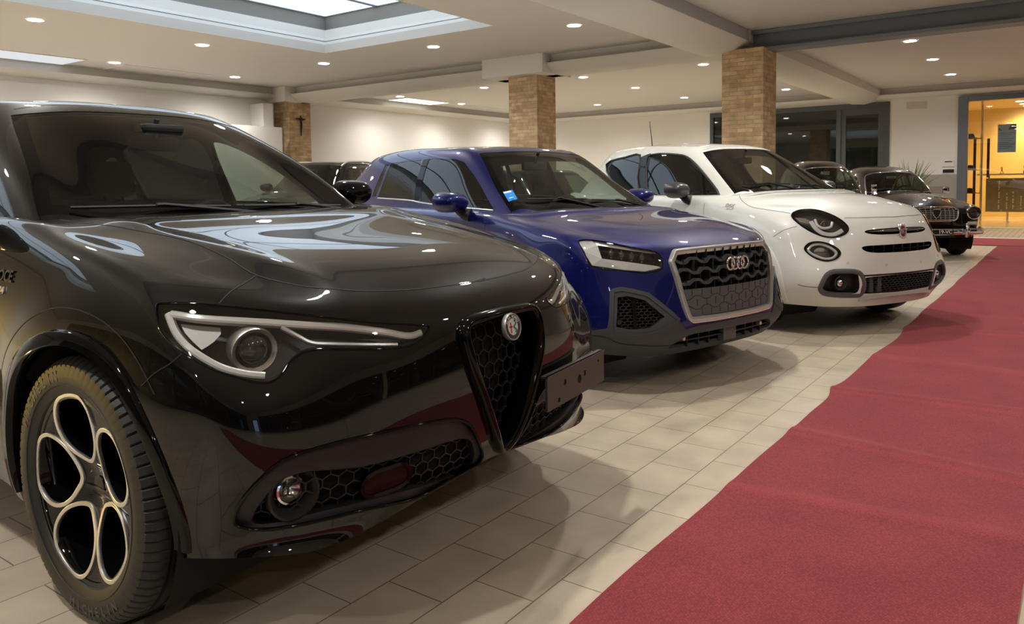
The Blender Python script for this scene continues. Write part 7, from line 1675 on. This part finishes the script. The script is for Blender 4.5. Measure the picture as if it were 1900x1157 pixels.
# ================================================================ old saloons by the entrance
def build_vintage(name, label, pose, detail=True, sc=(1, 1, 1)):
    car = place_car(name, label, pose); car.scale = sc
    low = Body(*vint_lower_dense(3)); up = Body(*vint_upper_dense(3)); AX = (0., -2.5); CZ = .30
    arch_and_wheel_wells(low, car, AX, .315, CZ, v=-.75, inner=.35)
    X = lambda v, z: low.bvh.ray_cast(Vector((1.5, v, z)), Vector((-1, 0, 0)))[0].x
    # grille: rounded trapezoid hole, fine bars, chrome surround, shield
    gh = [(0, .765), (.25, .76), (.335, .735), (.352, .69), (.325, .60), (.27, .565), (.12, .558), (0, .557)]
    lp = [tuple(p) for p in spline([(.6, v, z) for v, z in half_loop(gh)], 3, True)]
    g = low.cut(lp, (1, 0, 0), depth=.3); gV, gF = low.take(g); gr = thing('grille', None, None); gr.parent = car
    skirt('grille_wall', gV, gF, (-.05, 0, 0), M_under, gr); low.mesh_part('back_plate', [v + Vector((-.05, 0, 0)) for v in gV], gF, M_under, gr)
    P = [Vector((X(v, z) + .004, v, z)) for u, v, z in lp]; MB().tube(P, .014, n=8, closed=True).build('surround', M_chrome, gr)
    Hh = lambda z: np.interp(z, [.557, .60, .69, .735, .765], [.25, .325, .352, .335, .2])
    for z in np.linspace(.58, .745, 7):
        hw = Hh(z) - .01; MB().tube([(X(v, z) - .008, v, z) for v in np.linspace(-hw, hw, 15)], .0045, n=5).build('bar', M_silver, gr)
    for v in np.linspace(-.28, .28, 9): MB().tube([(X(v, z) - .004, v, z) for z in np.linspace(.572, .752, 5)], .0035, n=5).build('upright', M_silver, gr)
    sh = [(0, .735), (.055, .73), (.06, .69), (.035, .63), (0, .60)]; sl = half_loop(sh)
    MB().prism([(X(0, .67) + .004, v, z) for v, z in sl], (.012, 0, 0)).build('shield', M_black, gr, smooth=None)
    MB().tube([(X(0, .67) + .014, v, z) for v, z in sl], .005, n=6, closed=True).build('shield_rim', M_chrome, gr)
    # bumper, overriders, plate
    bmp = thing('bumper', None, None); bmp.parent = car
    bl = [(.30, -.79), (.50, -.745), (.66, -.55), (.735, -.3), (.75, 0), (.735, .3), (.66, .55), (.50, .745), (.30, .79)]
    MB().tube([(p[0], p[1], .40) for p in spline(bl, 6)], 1.0, prof=[(-.05, -.004), (-.045, .012), (-.02, .022), (.02, .022), (.045, .012), (.05, -.004)], normals=[Vector((1, .0, 0)) if abs(p[1]) < .6 else Vector((.5, math.copysign(.87, p[1]), 0)) for p in spline(bl, 6)]).build('bar', M_chrome, bmp, smooth=50)
    for v in (-.40, .40): MB().tube([(.735, v, .33), (.765, v, .38), (.77, v, .44), (.745, v, .52)], [.03, .034, .034, .022], n=12).build('overrider', M_chrome, bmp)
    MB().box((.765, -.20, .365), (.778, .20, .435), bev=.003).build('number_plate', M_black, bmp, smooth=None)
    pm = text_mesh('19-VC', .075, .001, .0015, align='RIGHT'); o = link('plate_lettering', pm, M_white, bmp); o.matrix_local = Matrix.Translation((.779, .18, .40)) @ Matrix(((0, 0, 1), (1, 0, 0), (0, 1, 0))).to_4x4()
    for s in (-1, 1):
        c = Vector((.565, s * .575, .675)); hl = thing('headlamp', None, None); hl.parent = car
        M_ = Matrix.Translation(c) @ Matrix.Rotation(PI / 2, 4, 'Y')
        MB().lathe([(.098, -.12), (.106, -.02), (.106, .01), (.100, .028), (.090, .03), (.088, .02)], 36, M=M_).build('chrome_rim', M_chrome, hl)
        MB().lathe([(.088, .0), (.06, -.05), (.0005, -.07)], 32, M=M_).build('reflector', M_refl, hl)
        MB().lathe([(.091, .024), (.07, .038), (.04, .046), (.0005, .05)], 32, M=M_).build('lens', G_lens, hl)
        MB().lathe([(.075, -.42), (.115, -.2), (.122, -.06), (.108, .0)], 32, M=M_).build('lamp_pod', P_vint, hl)
        iu = X(s * .56, .52); MB().box((iu - .01, s * .56 - .075, .495), (iu + .02, s * .56 + .065, .545), bev=.015).build('indicator', mat('indicator_glass', (.68, .66, .52), .3) if 'indicator_glass' not in bpy.data.materials else bpy.data.materials['indicator_glass'], car, smooth=50)
        p, n_ = low.snap((-.62, s * .66, .885)); MB().tube([p, p + Vector((.0, s * .05, .06)), p + Vector((0, s * .06, .10))], .007, n=6).box(p + Vector((-.012, s * .06 - .05, .07)), p + Vector((.012, s * .06 + .05, .165)), bev=.01).build('door_mirror', M_chrome, car, smooth=50)
    low.drop(lambda c: c.z > .87 and -2.5 < c.x < -.58 and abs(c.y) < .54)
    low.finish('body', P_vint, car)
    ws = [(-.575, 0, .995), (-.59, .2, .99), (-.625, .38, .972), (-.70, .505, .955), (-.70, .505, .955), (-.87, .465, 1.10), (-1.03, .41, 1.235), (-1.03, .395, 1.25), (-1.02, .31, 1.278), (-.99, .17, 1.295), (-.98, 0, 1.30)]
    half = ws + [(u, -v, z) for u, v, z in ws[::-1][1:-1]]
    wl = [tuple(p) for p in spline(half, 4, True)]; g = up.cut(wl, (.55, 0, .84), depth=.5); gV, gF = up.take(g); w_ = thing('windscreen', None, None); w_.parent = car
    up.mesh_part('glass', gV, gF, G_shield, w_, offset=-.002); surf_tube(up, half, .009, 'chrome_trim', M_chrome, w_, n=4, closed=True)
    for s in (-1, 1):
        for nm, pts in (('vent', [(-.86, .95), (-.86, .95), (-1.0, 1.12), (-1.1, 1.2), (-1.1, 1.2), (-1.12, .95), (-1.12, .95)]), ('front', [(-1.15, .95), (-1.15, .95), (-1.14, 1.22), (-1.25, 1.255), (-1.55, 1.265), (-1.6, 1.25), (-1.6, .95), (-1.6, .95)]), ('rear', [(-1.68, .95), (-1.68, .95), (-1.68, 1.255), (-1.95, 1.23), (-2.12, 1.12), (-2.12, .96), (-2.12, .96)])):
            P3 = [(p[0], s * .62, p[1]) for p in pts]; g = up.cut([tuple(p) for p in spline(P3, 3, True)], (0, s, .2), depth=.4); V_, F_ = up.take(g); up.mesh_part('side_window', V_, F_, G_side, car, offset=-.002)
            surf_tube(up, [up.cast((p[0], s * 1.2, p[1] + .08 * 0), (0, -s, 0))[0] for p in pts], .006, 'window_trim', M_chrome, car, n=3, closed=True)
    g = up.cut([(-2.5, v, z) for v, z in ((-.32, .98), (.32, .98), (.27, 1.2), (-.27, 1.2))], (-1, 0, .3), depth=.5); V_, F_ = up.take(g); up.mesh_part('rear_window', V_, F_, G_side, car, offset=-.002)
    wipers(car, up, [((-.64, -.06, .99), (-.70, -.36, .985), (-.60, .04, .975)), ((-.64, .36, .985), (-.63, .02, 1.0), (-.6, .4, .95))])
    up.finish('roof_and_pillars', P_vint, car)
    dashboard(car, -.95, .92, .5); steering_wheel(car, -1.2, .28, .90, r=.19)
    for v in (-.28, .28): seat(car, -1.72, v, .46, head=False, back_h=.48, z=.42)
    MB().box((-1.02, -.08, 1.2), (-.99, .08, 1.25), bev=.012).build('rear_view_mirror', M_chrome, car)
    MB().box((-2.95, -.55, .2), (.2, .55, .38), bev=.02).build('floor_pan', M_under, car, smooth=None); MB().box((.2, -.42, .3), (.48, .42, .66)).build('radiator_block', M_under, car, smooth=None)
    W0 = None
    for cu in AX:
        for s in (-1, 1):
            if W0 is None:
                W0 = wheel_base(car, cu, s * .60, .30, .30, .20, .165, s)
                MB().lathe([(.0005, -.10), (.06, -.098), (.10, -.085), (.135, -.06), (.19, -.055), (.2, -.065)], 40, axis='Y').build('hub_cap', M_chrome, W0)
            else: c2 = copy_tree(W0, car); c2.location = (cu, s * .60, .30); c2.rotation_euler = (0, 0, PI if s > 0 else 0)
    return car
build_vintage('vintage_saloon', 'old black saloon with chrome bumper and shield grille, nose towards the red carpet', (-2.012, 13.695, -58.5))
build_vintage('vintage_saloon', 'second old black saloon mostly hidden behind the white car bonnet and windscreen', (-2.66, 11.72, -62.), sc=(1, .83, 1.06))
# ---------------------------------------------------------------- dark cars in the back row
def build_back_car(name, label, pose, sc, rails, paint):
    car = place_car(name, label, pose); car.scale = sc
    low = Body(*audi_lower_dense(3)); up = Body(*audi_upper_dense(3)); AX = (0., -2.6); CZ = .35
    arch_and_wheel_wells(low, car, AX, .372, CZ)
    for s in (-1, 1):
        fl = (lambda P: P) if s < 0 else mirror_pts
        for k, m in (('lamp', M_drl), ('vent', M_matt)):
            g = low.cut([tuple(p) for p in fl(OUT['audi_' + k])], (.85, .5 * s, .05), depth=.3); V_, F_ = low.take(g); low.mesh_part('headlamp' if k == 'lamp' else 'bumper_vent', V_, F_, m, car)
        p, n_ = low.snap((-.70, s * .83, .985)); bulge_arm_mirror(car, p, (-.70, s * .955, 1.075), (.16, .125, .072), s, paint, M_matt)
    g = low.cut([(.8, v, z) for v, z in half_loop([(0, .76), (.4, .75), (.44, .68), (.36, .45), (0, .43)])], (1, 0, 0), depth=.3); V_, F_ = low.take(g); low.mesh_part('grille', V_, F_, M_matt, car, offset=-.01)
    low.drop(lambda c: c.z > .94 and -3.0 < c.x < -.30 and abs(c.y) < .6)
    low.finish('body', paint, car)
    ws = [(-.31, 0, 1.022), (-.325, .26, 1.02), (-.37, .51, 1.014), (-.445, .68, 1.004), (-.74, .60, 1.20), (-1.03, .50, 1.39), (-1.01, .37, 1.425), (-1.0, 0, 1.438)]
    g = up.cut([tuple(p) for p in ws + [(u, -v, z) for u, v, z in ws[::-1][1:-1]]], (.55, 0, .84), depth=.6); V_, F_ = up.take(g); up.mesh_part('windscreen', V_, F_, G_shield, car)
    for s in (-1, 1):
        fl = (lambda P: P) if s < 0 else mirror_pts
        for k in ('win_front', 'win_rear', 'win_quarter'):
            g = up.cut([tuple(p) for p in fl(OUT['audi_' + k])], (.1, s, .2), depth=.4); V_, F_ = up.take(g); up.mesh_part('side_window', V_, F_, G_side if k == 'win_front' else G_dark, car)
        if rails:
            P = [up.snap(p) for p in spline([(-1.0, s * .52, 1.41), (-1.25, s * .55, 1.46), (-1.8, s * .57, 1.48), (-2.3, s * .55, 1.46), (-2.6, s * .50, 1.42)], 8)]; L = len(P)
            MB().tube([p + n_ * (.035 * min(1, 5 * i / L, 5 * (L - 1 - i) / L)) for i, (p, n_) in enumerate(P)], .017, n=8).build('roof_rail', M_silver, car)
    up.bm.verts.index_update(); up.finish('roof_and_pillars', paint, car)
    dashboard(car, -.72, .965, .66)
    for v in (-.36, .36): seat(car, -1.72, v, .50, back_h=.60, z=.48)
    MB().box((-3.1, -.68, .2), (.6, .6, .38)).build('floor_pan', M_under, car, smooth=None)
    W0 = None
    for cu in AX:
        for s in (-1, 1):
            if W0 is None: W0 = wheel_base(car, cu, s * .775, .335, .335, .235, .215, s); simple_alloy(W0, .235, .215, 5, M_silver)
            else: c2 = copy_tree(W0, car); c2.location = (cu, s * .775, .335); c2.rotation_euler = (0, 0, PI if s > 0 else 0)
    return car
build_back_car('suv', 'dark SUV with silver roof rails in the back row by the left wall', (-10.75, 8.5, -67.), (1.0, .92, 1.11), True, P_vint)
build_back_car('hatchback', 'dark car at the back whose roof shows just left of the blue car rear', (-10.2, 12.3, -28.), (1.0, .98, 1.12), False, P_vint)
build_back_car('hatchback', 'dark hatchback glimpsed through the windows of the blue car', (-5.9, 10.1, -25.), (1.0, .98, .96), False, P_vint)
# ---------------------------------------------------------------- plant by the wall
pl_ = thing('potted_grass', 'tall spiky green plant by the back wall behind the old saloon', 'plant', (-3.25, 20.9, 0))
MB().lathe([(0, 0), (.20, 0), (.26, .45), (.24, .47), (.22, .45), (0, .42)], 24).build('pot', mat('grey_pot', (.2, .2, .19), .6), pl_)
rg = random.Random(5); mb = MB()
for k in range(70):
    a = rg.uniform(0, 2 * PI); h = rg.uniform(.7, 1.35); sp_ = rg.uniform(.1, .6); P = []
    for t in np.linspace(0, 1, 6): P.append((.08 * math.cos(a) + sp_ * t ** 1.8 * math.cos(a), .08 * math.sin(a) + sp_ * t ** 1.8 * math.sin(a), .42 + h * (t - .18 * t ** 3 * (sp_ / .6))))
    mb.tube(P, [.011, .012, .011, .009, .006, .001], n=4)
mb.build('leaves', mat('leaf_green', (.10, .17, .06), .5), pl_, smooth=None)
